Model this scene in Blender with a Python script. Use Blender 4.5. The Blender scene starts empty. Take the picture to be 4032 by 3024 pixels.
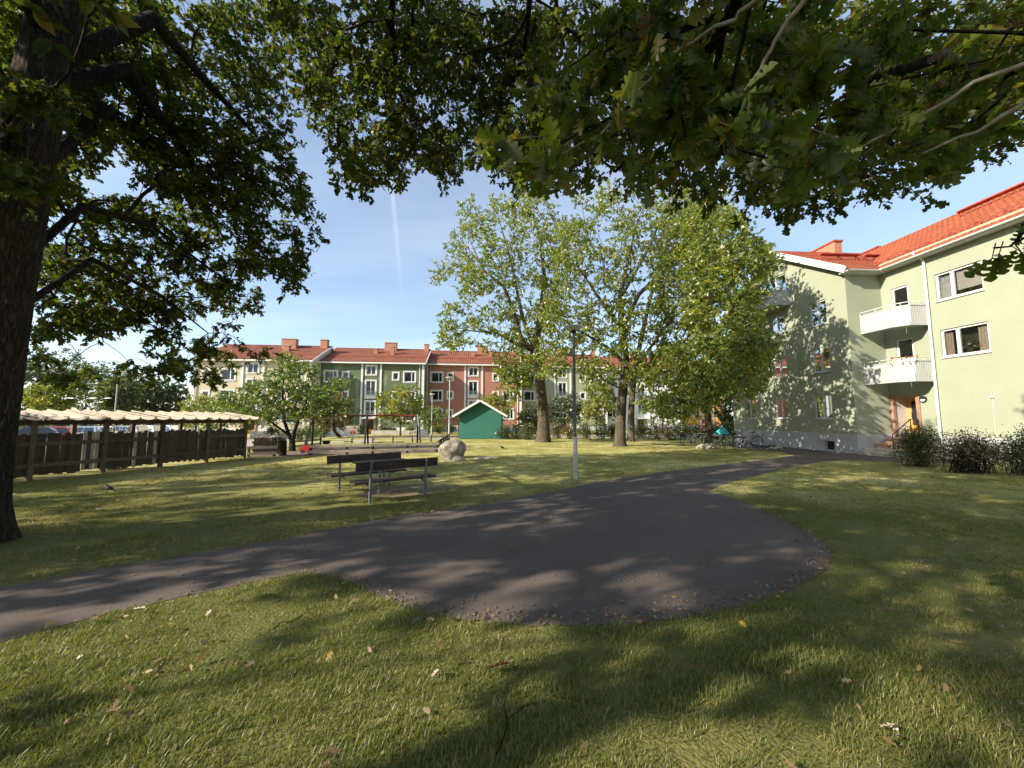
import bpy, bmesh, math, random
import numpy as np
from mathutils import Vector, Matrix, Quaternion
sc = bpy.context.scene
COL = sc.collection
rad = math.radians
random.seed(7)
rng = np.random.default_rng(7)

# ------------------------------------------------------------------ camera, light, exposure
H = 1.75                       # eye height
FPX = 1514.0                   # focal length in pixels of a 4032 px wide frame
PIT = math.atan(0.0898)
CP, SP = math.cos(PIT), math.sin(PIT)
cam = bpy.data.objects.new('camera', bpy.data.cameras.new('camera'))
COL.objects.link(cam)
cam.location = (0, 0, H)
cam.rotation_euler = (math.pi / 2 + PIT, 0, 0)
cam.data.sensor_fit = 'HORIZONTAL'
cam.data.sensor_width = 36.0
cam.data.lens = 36.0 * FPX / 4032.0
cam.data.clip_start = 0.05
cam.data.clip_end = 3000
sc.camera = cam

SUN_EL, SUN_AZ = rad(28), rad(25)          # light travels towards +X, turned SUN_AZ towards +Y
sun_dir = Vector((math.cos(SUN_EL) * math.cos(SUN_AZ), math.cos(SUN_EL) * math.sin(SUN_AZ), -math.sin(SUN_EL)))
sl = bpy.data.lights.new('sun', 'SUN')
sl.energy = 5.0
sl.angle = rad(0.53)
sl.color = (1.0, 0.91, 0.76)
so = bpy.data.objects.new('sun', sl)
COL.objects.link(so)
so.location = (-40, -20, 40)
so.rotation_euler = sun_dir.to_track_quat('-Z', 'Y').to_euler()

world = bpy.data.worlds.new('World')
sc.world = world
world.use_nodes = True
wn, wl = world.node_tree.nodes, world.node_tree.links
wn.clear()
w_out = wn.new('ShaderNodeOutputWorld')
w_bg = wn.new('ShaderNodeBackground')
w_bg.inputs['Strength'].default_value = 0.128
w_sky = wn.new('ShaderNodeTexSky')
w_sky.sky_type = 'NISHITA'
w_sky.sun_disc = False
w_sky.sun_elevation = SUN_EL
w_sky.sun_rotation = math.atan2(-sun_dir.x, -sun_dir.y)
w_sky.air_density = 1.0
w_sky.dust_density = 0.8
w_sky.ozone_density = 2.0
# thin high cloud streaks and one old vapour trail, all functions of the direction in the sky
w_tc = wn.new('ShaderNodeTexCoord')
w_sep = wn.new('ShaderNodeSeparateXYZ')
wl.new(w_tc.outputs['Generated'], w_sep.inputs[0])


def wmath(op, a, b=None, clamp=False):
    n = wn.new('ShaderNodeMath')
    n.operation = op
    n.use_clamp = clamp
    for i, v in enumerate((a, b)):
        if v is None:
            continue
        if isinstance(v, (int, float)):
            n.inputs[i].default_value = v
        else:
            wl.new(v, n.inputs[i])
    return n.outputs[0]


w_zz = wmath('ADD', wmath('MAXIMUM', w_sep.outputs['Z'], 0.0), 0.12)
w_cx = wmath('DIVIDE', w_sep.outputs['X'], w_zz)
w_cy = wmath('DIVIDE', w_sep.outputs['Y'], w_zz)
w_comb = wn.new('ShaderNodeCombineXYZ')
wl.new(wmath('MULTIPLY', w_cx, 0.35), w_comb.inputs[0])
wl.new(w_cy, w_comb.inputs[1])
w_noise = wn.new('ShaderNodeTexNoise')
w_noise.inputs['Scale'].default_value = 1.1
w_noise.inputs['Detail'].default_value = 7
w_noise.inputs['Roughness'].default_value = 0.55
wl.new(w_comb.outputs[0], w_noise.inputs['Vector'])
w_cloud = wmath('ADD', wmath('MULTIPLY', wmath('SUBTRACT', w_noise.outputs['Fac'], 0.42, True), 0.9, True), 0.13)
w_trx = wmath('ADD', wmath('MULTIPLY', wmath('SUBTRACT', w_cy, 1.35), -0.245), -0.438)
w_trd = wmath('ABSOLUTE', wmath('SUBTRACT', w_cx, w_trx))
w_trm = wmath('SUBTRACT', 1.0, wmath('MULTIPLY', w_trd, 75.0), True)
w_tre = wmath('MULTIPLY', wmath('MULTIPLY', w_trm, wmath('MULTIPLY', wmath('SUBTRACT', 2.3, w_cy, True), 1.0, True)), 0.22)
w_mask = wmath('ADD', w_cloud, w_tre, True)
w_mix = wn.new('ShaderNodeMixRGB')
w_mix.inputs['Color2'].default_value = (4.6, 4.9, 5.3, 1)
wl.new(w_mask, w_mix.inputs['Fac'])
wl.new(w_sky.outputs[0], w_mix.inputs['Color1'])
wl.new(w_mix.outputs[0], w_bg.inputs['Color'])
wl.new(w_bg.outputs[0], w_out.inputs['Surface'])

sc.view_settings.view_transform = 'Standard'
sc.view_settings.look = 'None'
sc.view_settings.exposure = 0.95
sc.view_settings.gamma = 1.0
sc.view_settings.use_curve_mapping = False
sc.render.engine = 'CYCLES'
sc.cycles.use_denoising = True
sc.cycles.denoiser = 'OPENIMAGEDENOISE'
sc.cycles.max_bounces = 8
sc.cycles.transparent_max_bounces = 16
sc.cycles.caustics_reflective = False
sc.cycles.caustics_refractive = False
sc.cycles.sample_clamp_indirect = 4.0

# ------------------------------------------------------------------ geometry of the view
S = 4032.0 / 2212.0


def at(px, py, Y):
    """point at depth Y seen at photograph pixel (px, py)"""
    u, v = (px - 2016) / FPX, (1512 - py) / FPX
    k = Y / (CP - SP * v)
    return Vector((u * k, Y, H + (SP + CP * v) * k))


def dat(x, y, Y):
    return at(x * S, y * S, Y)


def gnd(px, py):
    u, v = (px - 2016) / FPX, (1512 - py) / FPX
    k = -H / (SP + CP * v)
    return Vector((u * k, (CP - SP * v) * k, 0))


def dgnd(x, y):
    return gnd(x * S, y * S)


def proj(P):
    """pixels (4032 wide) of an (N,3) array; depth"""
    P = np.asarray(P, float)
    y, z = P[:, 1], P[:, 2] - H
    dep = y * CP + z * SP
    up = -y * SP + z * CP
    dd = np.where(dep > 0.05, dep, 0.05)
    return 2016 + FPX * P[:, 0] / dd, 1512 - FPX * up / dd, dep


def sstep(t):
    t = max(0.0, min(1.0, t))
    return t * t * (3 - 2 * t)


def gz(x, y):
    return -0.38 * sstep((-15.5 - x) / 5.0) * sstep((y - 20) / 8.0)


# ------------------------------------------------------------------ noise
def _hash(i, j, k):
    n = (i * 374761393 + j * 668265263 + k * 1440662683) & 0x7fffffff
    n = ((n ^ (n >> 13)) * 1274126177) & 0x7fffffff
    return ((n ^ (n >> 16)) & 0xffff) / 65535.0


def vnoise(P):
    P = np.asarray(P, float)
    f = np.floor(P).astype(np.int64)
    t = P - f
    t = t * t * (3 - 2 * t)
    out = 0
    for a in (0, 1):
        for b in (0, 1):
            for c in (0, 1):
                w = (t[:, 0] if a else 1 - t[:, 0]) * (t[:, 1] if b else 1 - t[:, 1]) * (t[:, 2] if c else 1 - t[:, 2])
                out = out + w * _hash(f[:, 0] + a, f[:, 1] + b, f[:, 2] + c)
    return out


def inpoly(x, y, poly):
    x, y = np.asarray(x, float), np.asarray(y, float)
    ins = np.zeros(x.shape, bool)
    n = len(poly)
    for i in range(n):
        x1, y1 = poly[i][0], poly[i][1]
        x2, y2 = poly[(i + 1) % n][0], poly[(i + 1) % n][1]
        c = (y1 > y) != (y2 > y)
        with np.errstate(divide='ignore', invalid='ignore'):
            xx = (x2 - x1) * (y - y1) / ((y2 - y1) if y2 != y1 else 1e-9) + x1
        ins ^= c & (x < xx)
    return ins


# ------------------------------------------------------------------ objects
def tag(o, label=None, cat=None, group=None, kind=None):
    if label:
        o['label'] = label
    if cat:
        o['category'] = cat
    if group:
        o['group'] = group
    if kind:
        o['kind'] = kind
    return o


def thing(name, label, cat, loc=(0, 0, 0), rz=0.0, group=None, rot=None):
    o = bpy.data.objects.new(name, None)
    o.empty_display_size = 0.2
    COL.objects.link(o)
    o.location = loc
    o.rotation_euler = rot if rot else (0, 0, rz)
    return tag(o, label, cat, group)


def link(name, me, mat=None, parent=None, world=False, label=None, kind=None):
    o = bpy.data.objects.new(name, me)
    COL.objects.link(o)
    if mat is not None and me is not None and not me.materials:
        for m in (mat if isinstance(mat, (list, tuple)) else (mat,)):
            me.materials.append(m)
    if parent is not None:
        o.parent = parent
        if world:
            o.matrix_parent_inverse = Matrix.Translation(-Vector(parent.location)) if parent.type == 'EMPTY' else Matrix.Identity(4)
    if label:
        o['label'] = label
    if kind:
        o['kind'] = kind
    return o


def np_mesh(name, V, loops, starts):
    me = bpy.data.meshes.new(name)
    V = np.ascontiguousarray(V, np.float32)
    me.vertices.add(len(V))
    me.vertices.foreach_set('co', V.ravel())
    me.loops.add(len(loops))
    me.loops.foreach_set('vertex_index', np.ascontiguousarray(loops, np.int32))
    me.polygons.add(len(starts))
    me.polygons.foreach_set('loop_start', np.ascontiguousarray(starts, np.int32))
    me.update(calc_edges=True)
    return me


class MB:
    """collects boxes, bars, tubes and lathes into one mesh"""

    def __init__(s):
        s.v, s.f, s.m, s.sm = [], [], [], []
        s.mi = 0

    def add(s, vs, fs, smooth=False):
        b = len(s.v)
        s.v += [tuple(p) for p in vs]
        for q in fs:
            s.f.append(tuple(b + i for i in q))
            s.m.append(s.mi)
            s.sm.append(smooth)
        return s

    def box(s, lo, hi):
        x0, y0, z0 = lo
        x1, y1, z1 = hi
        return s.hexa([(x0, y0, z0), (x1, y0, z0), (x1, y1, z0), (x0, y1, z0), (x0, y0, z1), (x1, y0, z1), (x1, y1, z1), (x0, y1, z1)])

    def hexa(s, p):
        return s.add(p, [(3, 2, 1, 0), (4, 5, 6, 7), (0, 1, 5, 4), (1, 2, 6, 5), (2, 3, 7, 6), (3, 0, 4, 7)])

    def cbox(s, c, d, rot=None):
        c = Vector(c)
        q = []
        for sx, sy, sz in ((-1, -1, -1), (1, -1, -1), (1, 1, -1), (-1, 1, -1), (-1, -1, 1), (1, -1, 1), (1, 1, 1), (-1, 1, 1)):
            p = Vector((sx * d[0] / 2, sy * d[1] / 2, sz * d[2] / 2))
            q.append(c + (rot @ p if rot else p))
        return s.hexa(q)

    def bar(s, a, b, w, h, up=(0, 0, 1)):
        """rectangular bar from a to b, w sideways, h along up"""
        a, b = Vector(a), Vector(b)
        d = (b - a).normalized()
        sd = d.cross(Vector(up))
        if sd.length < 1e-5:
            sd = d.cross(Vector((1, 0, 0)))
        sd.normalize()
        u = sd.cross(d).normalized()
        q = []
        for e in (a, b):
            for i, j in ((-1, -1), (1, -1), (1, 1), (-1, 1)):
                q.append(e + sd * (i * w / 2) + u * (j * h / 2))
        return s.hexa(q)

    def tube(s, pts, r, k=8, caps=True, smooth=True):
        pts = [Vector(p) for p in pts]
        n = len(pts)
        rs = r if isinstance(r, (list, tuple)) else [r] * n
        vs, fs = [], []
        ref = None
        for i, p in enumerate(pts):
            d = (pts[min(i + 1, n - 1)] - pts[max(i - 1, 0)])
            if d.length < 1e-9:
                d = Vector((0, 0, 1))
            d.normalize()
            if ref is None:
                ref = d.cross(Vector((0.13, 0.21, 1))) if abs(d.z) < 0.95 else d.cross(Vector((1, 0.1, 0)))
            ref = (ref - d * ref.dot(d))
            ref.normalize()
            b = d.cross(ref)
            for j in range(k):
                t = 2 * math.pi * j / k
                vs.append(p + ref * (math.cos(t) * rs[i]) + b * (math.sin(t) * rs[i]))
        for i in range(n - 1):
            for j in range(k):
                j2 = (j + 1) % k
                fs.append((i * k + j, i * k + j2, (i + 1) * k + j2, (i + 1) * k + j))
        s.add(vs, fs, smooth)
        if caps:
            s.add([vs[j] for j in range(k)], [tuple(range(k - 1, -1, -1))])
            s.add([vs[(n - 1) * k + j] for j in range(k)], [tuple(range(k))])
        return s

    def lathe(s, prof, c=(0, 0, 0), k=24, smooth=True):
        """prof: (radius, z) pairs round the vertical through c"""
        vs, fs = [], []
        n = len(prof)
        for r, z in prof:
            for j in range(k):
                t = 2 * math.pi * j / k
                vs.append((c[0] + r * math.cos(t), c[1] + r * math.sin(t), c[2] + z))
        for i in range(n - 1):
            for j in range(k):
                j2 = (j + 1) % k
                fs.append((i * k + j, i * k + j2, (i + 1) * k + j2, (i + 1) * k + j))
        return s.add(vs, fs, smooth)

    def ring(s, c, ax, R_, r_, k=24, kk=6):
        """torus round axis ax"""
        c, ax = Vector(c), Vector(ax).normalized()
        a = ax.cross(Vector((0, 0, 1)))
        if a.length < 1e-4:
            a = ax.cross(Vector((1, 0, 0)))
        a.normalize()
        b = ax.cross(a)
        vs, fs = [], []
        for i in range(k):
            t = 2 * math.pi * i / k
            e = a * math.cos(t) + b * math.sin(t)
            for j in range(kk):
                q = 2 * math.pi * j / kk
                vs.append(c + e * (R_ + r_ * math.cos(q)) + ax * (r_ * math.sin(q)))
        for i in range(k):
            for j in range(kk):
                i2, j2 = (i + 1) % k, (j + 1) % kk
                fs.append((i * kk + j, i2 * kk + j, i2 * kk + j2, i * kk + j2))
        return s.add(vs, fs, True)

    def mesh(s, name):
        me = bpy.data.meshes.new(name)
        me.from_pydata(s.v, [], s.f)
        if any(s.m):
            me.polygons.foreach_set('material_index', s.m)
        if any(s.sm):
            me.polygons.foreach_set('use_smooth', s.sm)
        me.update()
        return me

    def build(s, name, mat, parent=None, world=False, label=None, kind=None, bevel=0.0):
        o = link(name, s.mesh(name), mat, parent, world, label, kind)
        if bevel:
            b = o.modifiers.new('bevel', 'BEVEL')
            b.width = bevel
            b.segments = 2
            b.limit_method = 'ANGLE'
        return o


def copy_tree(o, parent=None):
    c = o.copy()
    COL.objects.link(c)
    if parent is not None:
        c.parent = parent
    for ch in list(o.children):
        copy_tree(ch, c)
    return c


# ------------------------------------------------------------------ materials
def new_mat(name):
    m = bpy.data.materials.new(name)
    m.use_nodes = True
    nt = m.node_tree
    nt.nodes.clear()
    out = nt.nodes.new('ShaderNodeOutputMaterial')
    return m, nt, nt.nodes, nt.links, out


def ramp(nodes, stops):
    r = nodes.new('ShaderNodeValToRGB')
    el = r.color_ramp.elements
    while len(el) < len(stops):
        el.new(0.5)
    for e, (p, c) in zip(el, stops):
        e.position = p
        e.color = (*c[:3], 1)
    return r


def mul(c, k):
    return tuple(min(1.0, x * k) for x in c[:3])


def surf(name, c, rough=0.7, var=0.12, scale=6.0, bump=0.0, bscale=60.0, metal=0.0, spec=0.4, stretch=(1, 1, 1), c2=None,
         fine=0.0, fscale=90.0, island=0.0, coat=0.0):
    """a painted, plastered, wooden or stone surface: base colour with broad and fine variation and relief"""
    m, nt, N, L, out = new_mat(name)
    b = N.new('ShaderNodeBsdfPrincipled')
    L.new(b.outputs[0], out.inputs['Surface'])
    tc = N.new('ShaderNodeTexCoord')
    mp = N.new('ShaderNodeMapping')
    mp.inputs['Scale'].default_value = stretch
    L.new(tc.outputs['Object'], mp.inputs['Vector'])
    n1 = N.new('ShaderNodeTexNoise')
    n1.inputs['Scale'].default_value = scale
    n1.inputs['Detail'].default_value = 6
    n1.inputs['Roughness'].default_value = 0.6
    L.new(mp.outputs[0], n1.inputs['Vector'])
    c2 = c2 or c
    r = ramp(N, [(0.28, mul(c, 1 - var)), (0.72, mul(c2, 1 + var))])
    L.new(n1.outputs['Fac'], r.inputs['Fac'])
    col = r.outputs['Color']
    if fine:
        n3 = N.new('ShaderNodeTexNoise')
        n3.inputs['Scale'].default_value = fscale
        n3.inputs['Detail'].default_value = 3
        L.new(mp.outputs[0], n3.inputs['Vector'])
        r3 = ramp(N, [(0.3, (1 - fine,) * 3), (0.7, (1 + fine,) * 3)])
        L.new(n3.outputs['Fac'], r3.inputs['Fac'])
        mx = N.new('ShaderNodeMixRGB')
        mx.blend_type = 'MULTIPLY'
        mx.inputs['Fac'].default_value = 1
        L.new(col, mx.inputs['Color1'])
        L.new(r3.outputs['Color'], mx.inputs['Color2'])
        col = mx.outputs['Color']
    if island:
        g = N.new('ShaderNodeObjectInfo')
        hs = N.new('ShaderNodeHueSaturation')
        mr = N.new('ShaderNodeMapRange')
        mr.inputs['To Min'].default_value = 1 - island
        mr.inputs['To Max'].default_value = 1 + island
        L.new(g.outputs['Random'], mr.inputs['Value'])
        L.new(mr.outputs[0], hs.inputs['Value'])
        L.new(col, hs.inputs['Color'])
        col = hs.outputs['Color']
    L.new(col, b.inputs['Base Color'])
    b.inputs['Roughness'].default_value = rough
    b.inputs['Metallic'].default_value = metal
    b.inputs['Specular IOR Level'].default_value = spec
    if coat:
        b.inputs['Coat Weight'].default_value = coat
        b.inputs['Coat Roughness'].default_value = 0.08
    if bump:
        n2 = N.new('ShaderNodeTexNoise')
        n2.inputs['Scale'].default_value = bscale
        n2.inputs['Detail'].default_value = 5
        L.new(mp.outputs[0], n2.inputs['Vector'])
        bp = N.new('ShaderNodeBump')
        bp.inputs['Strength'].default_value = bump
        bp.inputs['Distance'].default_value = 0.02
        L.new(n2.outputs['Fac'], bp.inputs['Height'])
        L.new(bp.outputs[0], b.inputs['Normal'])
    return m


def leafmat(name, stops, trans=0.42, tmul=(1.9, 2.1, 0.9), gloss=0.06, rand='island'):
    m, nt, N, L, out = new_mat(name)
    if rand == 'object':
        g = N.new('ShaderNodeObjectInfo')
        rnd = g.outputs['Random']
    else:
        g = N.new('ShaderNodeNewGeometry')
        rnd = g.outputs['Random Per Island']
    r = ramp(N, stops)
    L.new(rnd, r.inputs['Fac'])
    tc = N.new('ShaderNodeTexCoord')
    n1 = N.new('ShaderNodeTexNoise')
    n1.inputs['Scale'].default_value = 0.9
    n1.inputs['Detail'].default_value = 2
    L.new(tc.outputs['Object'], n1.inputs['Vector'])
    rr = ramp(N, [(0.35, (0.8, 0.85, 0.9)), (0.65, (1.2, 1.12, 1.0))])
    L.new(n1.outputs['Fac'], rr.inputs['Fac'])
    mx = N.new('ShaderNodeMixRGB')
    mx.blend_type = 'MULTIPLY'
    mx.inputs['Fac'].default_value = 1
    L.new(r.outputs['Color'], mx.inputs['Color1'])
    L.new(rr.outputs['Color'], mx.inputs['Color2'])
    d = N.new('ShaderNodeBsdfDiffuse')
    L.new(mx.outputs[0], d.inputs['Color'])
    t = N.new('ShaderNodeBsdfTranslucent')
    m2 = N.new('ShaderNodeMixRGB')
    m2.blend_type = 'MULTIPLY'
    m2.inputs['Fac'].default_value = 1
    m2.inputs['Color2'].default_value = (*tmul, 1)
    L.new(mx.outputs[0], m2.inputs['Color1'])
    L.new(m2.outputs[0], t.inputs['Color'])
    a = N.new('ShaderNodeMixShader')
    a.inputs['Fac'].default_value = trans
    L.new(d.outputs[0], a.inputs[1])
    L.new(t.outputs[0], a.inputs[2])
    gl = N.new('ShaderNodeBsdfGlossy')
    gl.inputs['Roughness'].default_value = 0.42
    b = N.new('ShaderNodeMixShader')
    b.inputs['Fac'].default_value = gloss
    L.new(a.outputs[0], b.inputs[1])
    L.new(gl.outputs[0], b.inputs[2])
    L.new(b.outputs[0], out.inputs['Surface'])
    return m


def barkmat(name, c, scale=1.0):
    """bark with long upright ridges and dark cracks between them"""
    m, nt, N, L, out = new_mat(name)
    b = N.new('ShaderNodeBsdfPrincipled')
    L.new(b.outputs[0], out.inputs['Surface'])
    b.inputs['Roughness'].default_value = 0.95
    b.inputs['Specular IOR Level'].default_value = 0.1
    tc = N.new('ShaderNodeTexCoord')
    mp = N.new('ShaderNodeMapping')
    mp.inputs['Scale'].default_value = (13 * scale, 13 * scale, 2.4 * scale)
    L.new(tc.outputs['Object'], mp.inputs['Vector'])
    n = N.new('ShaderNodeTexNoise')
    n.inputs['Scale'].default_value = 1.5
    n.inputs['Detail'].default_value = 8
    n.inputs['Roughness'].default_value = 0.62
    n.inputs['Distortion'].default_value = 0.6
    L.new(mp.outputs[0], n.inputs['Vector'])
    sb = N.new('ShaderNodeMath')
    sb.operation = 'SUBTRACT'
    sb.inputs[1].default_value = 0.5
    L.new(n.outputs['Fac'], sb.inputs[0])
    ab = N.new('ShaderNodeMath')
    ab.operation = 'ABSOLUTE'
    L.new(sb.outputs[0], ab.inputs[0])
    r = ramp(N, [(0.0, mul(c, 0.30)), (0.04, mul(c, 0.7)), (0.12, mul(c, 1.1)), (0.3, mul(c, 1.5))])
    L.new(ab.outputs[0], r.inputs['Fac'])
    n2 = N.new('ShaderNodeTexNoise')
    n2.inputs['Scale'].default_value = 1.6
    n2.inputs['Detail'].default_value = 5
    L.new(tc.outputs['Object'], n2.inputs['Vector'])
    r2 = ramp(N, [(0.3, (0.72, 0.74, 0.70)), (0.7, (1.25, 1.22, 1.15))])
    L.new(n2.outputs['Fac'], r2.inputs['Fac'])
    mx = N.new('ShaderNodeMixRGB')
    mx.blend_type = 'MULTIPLY'
    mx.inputs['Fac'].default_value = 1
    L.new(r.outputs['Color'], mx.inputs['Color1'])
    L.new(r2.outputs['Color'], mx.inputs['Color2'])
    L.new(mx.outputs[0], b.inputs['Base Color'])
    mn = N.new('ShaderNodeMath')
    mn.operation = 'MINIMUM'
    mn.inputs[1].default_value = 0.14
    L.new(ab.outputs[0], mn.inputs[0])
    bp = N.new('ShaderNodeBump')
    bp.inputs['Strength'].default_value = 1.0
    bp.inputs['Distance'].default_value = 0.16
    L.new(mn.outputs[0], bp.inputs['Height'])
    L.new(bp.outputs[0], b.inputs['Normal'])
    return m


def glassmat(name, tint, clear, rough=0.02, refl=1.4):
    """window glass: mirrors by angle, otherwise lets light through (clear) or shows a dark room (tint)"""
    m, nt, N, L, out = new_mat(name)
    fr = N.new('ShaderNodeFresnel')
    fr.inputs['IOR'].default_value = 1.55
    mr = N.new('ShaderNodeMath')
    mr.operation = 'MULTIPLY_ADD'
    mr.inputs[1].default_value = refl
    mr.inputs[2].default_value = 0.02
    mr.use_clamp = True
    L.new(fr.outputs[0], mr.inputs[0])
    gl = N.new('ShaderNodeBsdfGlossy')
    gl.inputs['Roughness'].default_value = rough
    tr = N.new('ShaderNodeBsdfTransparent')
    df = N.new('ShaderNodeBsdfDiffuse')
    df.inputs['Color'].default_value = (*tint, 1)
    mx = N.new('ShaderNodeMixShader')
    mx.inputs['Fac'].default_value = clear
    L.new(df.outputs[0], mx.inputs[1])
    L.new(tr.outputs[0], mx.inputs[2])
    m2 = N.new('ShaderNodeMixShader')
    L.new(mr.outputs[0], m2.inputs['Fac'])
    L.new(mx.outputs[0], m2.inputs[1])
    L.new(gl.outputs[0], m2.inputs[2])
    L.new(m2.outputs[0], out.inputs['Surface'])
    return m


def brickmat(name, c, c2, mortar, scale=1.0):
    m, nt, N, L, out = new_mat(name)
    b = N.new('ShaderNodeBsdfPrincipled')
    L.new(b.outputs[0], out.inputs['Surface'])
    b.inputs['Roughness'].default_value = 0.85
    tc = N.new('ShaderNodeTexCoord')
    se = N.new('ShaderNodeSeparateXYZ')
    L.new(tc.outputs['Object'], se.inputs[0])
    ad = N.new('ShaderNodeMath')
    ad.operation = 'ADD'
    L.new(se.outputs['X'], ad.inputs[0])
    L.new(se.outputs['Y'], ad.inputs[1])
    cb = N.new('ShaderNodeCombineXYZ')
    L.new(ad.outputs[0], cb.inputs[0])
    L.new(se.outputs['Z'], cb.inputs[1])
    t = N.new('ShaderNodeTexBrick')
    t.inputs['Scale'].default_value = scale
    t.inputs['Color1'].default_value = (*c, 1)
    t.inputs['Color2'].default_value = (*c2, 1)
    t.inputs['Mortar'].default_value = (*mortar, 1)
    t.inputs['Brick Width'].default_value = 0.25
    t.inputs['Row Height'].default_value = 0.075
    t.inputs['Mortar Size'].default_value = 0.010
    L.new(cb.outputs[0], t.inputs['Vector'])
    L.new(t.outputs['Color'], b.inputs['Base Color'])
    return m


def groundmat(name, stops, sc1, sc2, bump, bs, speck=None, dry=None):
    m, nt, N, L, out = new_mat(name)
    b = N.new('ShaderNodeBsdfPrincipled')
    L.new(b.outputs[0], out.inputs['Surface'])
    b.inputs['Roughness'].default_value = 0.95
    b.inputs['Specular IOR Level'].default_value = 0.2
    tc = N.new('ShaderNodeTexCoord')
    n1 = N.new('ShaderNodeTexNoise')
    n1.inputs['Scale'].default_value = sc1
    n1.inputs['Detail'].default_value = 5
    L.new(tc.outputs['Object'], n1.inputs['Vector'])
    n2 = N.new('ShaderNodeTexNoise')
    n2.inputs['Scale'].default_value = sc2
    n2.inputs['Detail'].default_value = 6
    n2.inputs['Roughness'].default_value = 0.78
    n2.inputs['Detail'].default_value = 9
    L.new(tc.outputs['Object'], n2.inputs['Vector'])
    ad = N.new('ShaderNodeMath')
    ad.operation = 'MULTIPLY_ADD'
    ad.inputs[1].default_value = 0.5
    L.new(n2.outputs['Fac'], ad.inputs[0])
    hf = N.new('ShaderNodeMath')
    hf.operation = 'MULTIPLY'
    hf.inputs[1].default_value = 0.5
    L.new(n1.outputs['Fac'], hf.inputs[0])
    L.new(hf.outputs[0], ad.inputs[2])
    r = ramp(N, stops)
    L.new(ad.outputs[0], r.inputs['Fac'])
    col = r.outputs['Color']
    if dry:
        # open lawn: drier grass, its colour also lifted to stand for full sun
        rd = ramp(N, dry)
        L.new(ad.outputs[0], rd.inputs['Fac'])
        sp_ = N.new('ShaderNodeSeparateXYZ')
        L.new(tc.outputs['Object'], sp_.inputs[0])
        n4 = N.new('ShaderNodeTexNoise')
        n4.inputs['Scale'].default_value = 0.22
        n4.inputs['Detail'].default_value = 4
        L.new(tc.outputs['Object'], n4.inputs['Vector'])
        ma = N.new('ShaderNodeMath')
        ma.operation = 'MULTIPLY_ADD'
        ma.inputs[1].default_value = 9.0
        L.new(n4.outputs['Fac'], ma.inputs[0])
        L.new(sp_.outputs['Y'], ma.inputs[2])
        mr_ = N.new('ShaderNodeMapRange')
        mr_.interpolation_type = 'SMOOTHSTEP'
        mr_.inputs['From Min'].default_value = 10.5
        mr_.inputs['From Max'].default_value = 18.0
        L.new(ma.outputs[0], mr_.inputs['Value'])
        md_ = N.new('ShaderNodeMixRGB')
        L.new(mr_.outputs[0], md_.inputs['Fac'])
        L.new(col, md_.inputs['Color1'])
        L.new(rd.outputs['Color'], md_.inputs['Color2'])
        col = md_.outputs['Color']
    if speck:
        v = N.new('ShaderNodeTexVoronoi')
        v.inputs['Scale'].default_value = speck[0]
        L.new(tc.outputs['Object'], v.inputs['Vector'])
        r3 = ramp(N, [(0.0, (1 - speck[1],) * 3), (1.0, (1 + speck[1],) * 3)])
        L.new(v.outputs['Color'], r3.inputs['Fac'])
        mx = N.new('ShaderNodeMixRGB')
        mx.blend_type = 'MULTIPLY'
        mx.inputs['Fac'].default_value = 1
        L.new(col, mx.inputs['Color1'])
        L.new(r3.outputs['Color'], mx.inputs['Color2'])
        col = mx.outputs['Color']
    L.new(col, b.inputs['Base Color'])
    n3 = N.new('ShaderNodeTexNoise')
    n3.inputs['Scale'].default_value = bs
    n3.inputs['Detail'].default_value = 4
    L.new(tc.outputs['Object'], n3.inputs['Vector'])
    bp = N.new('ShaderNodeBump')
    bp.inputs['Strength'].default_value = bump
    bp.inputs['Distance'].default_value = 0.03
    L.new(n3.outputs['Fac'], bp.inputs['Height'])
    L.new(bp.outputs[0], b.inputs['Normal'])
    return m


M = {}
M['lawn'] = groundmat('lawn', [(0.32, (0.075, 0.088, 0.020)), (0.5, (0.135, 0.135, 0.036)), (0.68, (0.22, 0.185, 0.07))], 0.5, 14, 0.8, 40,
                     dry=[(0.38, (0.15, 0.15, 0.038)), (0.5, (0.36, 0.335, 0.105)), (0.60, (0.56, 0.49, 0.21))])  # dry grass tone, brightened further to carry the sunlight
M['asphalt'] = groundmat('asphalt', [(0.3, (0.100, 0.081, 0.069)), (0.7, (0.150, 0.122, 0.104))], 0.8, 30, 0.35, 160, (220, 0.35))
M['road'] = groundmat('road', [(0.3, (0.30, 0.26, 0.23)), (0.7, (0.40, 0.35, 0.31))], 0.8, 30, 0.2, 60)
M['sand'] = groundmat('sand', [(0.3, (0.16, 0.115, 0.085)), (0.7, (0.24, 0.18, 0.14))], 1.2, 25, 0.5, 60)
M['dirt'] = groundmat('dirt', [(0.3, (0.13, 0.10, 0.06)), (0.7, (0.25, 0.20, 0.13))], 2.0, 25, 0.7, 60)
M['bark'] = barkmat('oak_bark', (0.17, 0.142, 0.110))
M['bark_shaded'] = barkmat('shaded_furrowed_oak_bark', (0.085, 0.066, 0.050))  # darker copy of the oak bark, the trunk's shade put into the colour
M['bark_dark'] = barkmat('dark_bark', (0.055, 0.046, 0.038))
M['bark_twig'] = surf('twig_bark', (0.060, 0.048, 0.036), 0.9, 0.3, 20)
M['twig_lit'] = surf('sunlit_twig_bark', (0.24, 0.21, 0.17), 0.85, 0.3, 30)  # twig bark lightened to stand for sun on the branches
M['oak_leaf'] = leafmat('oak_leaf', [(0.0, (0.034, 0.052, 0.010)), (0.5, (0.058, 0.078, 0.014)), (0.85, (0.095, 0.110, 0.018)), (0.96, (0.14, 0.13, 0.022)), (1.0, (0.15, 0.08, 0.025))], gloss=0.025)
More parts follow.
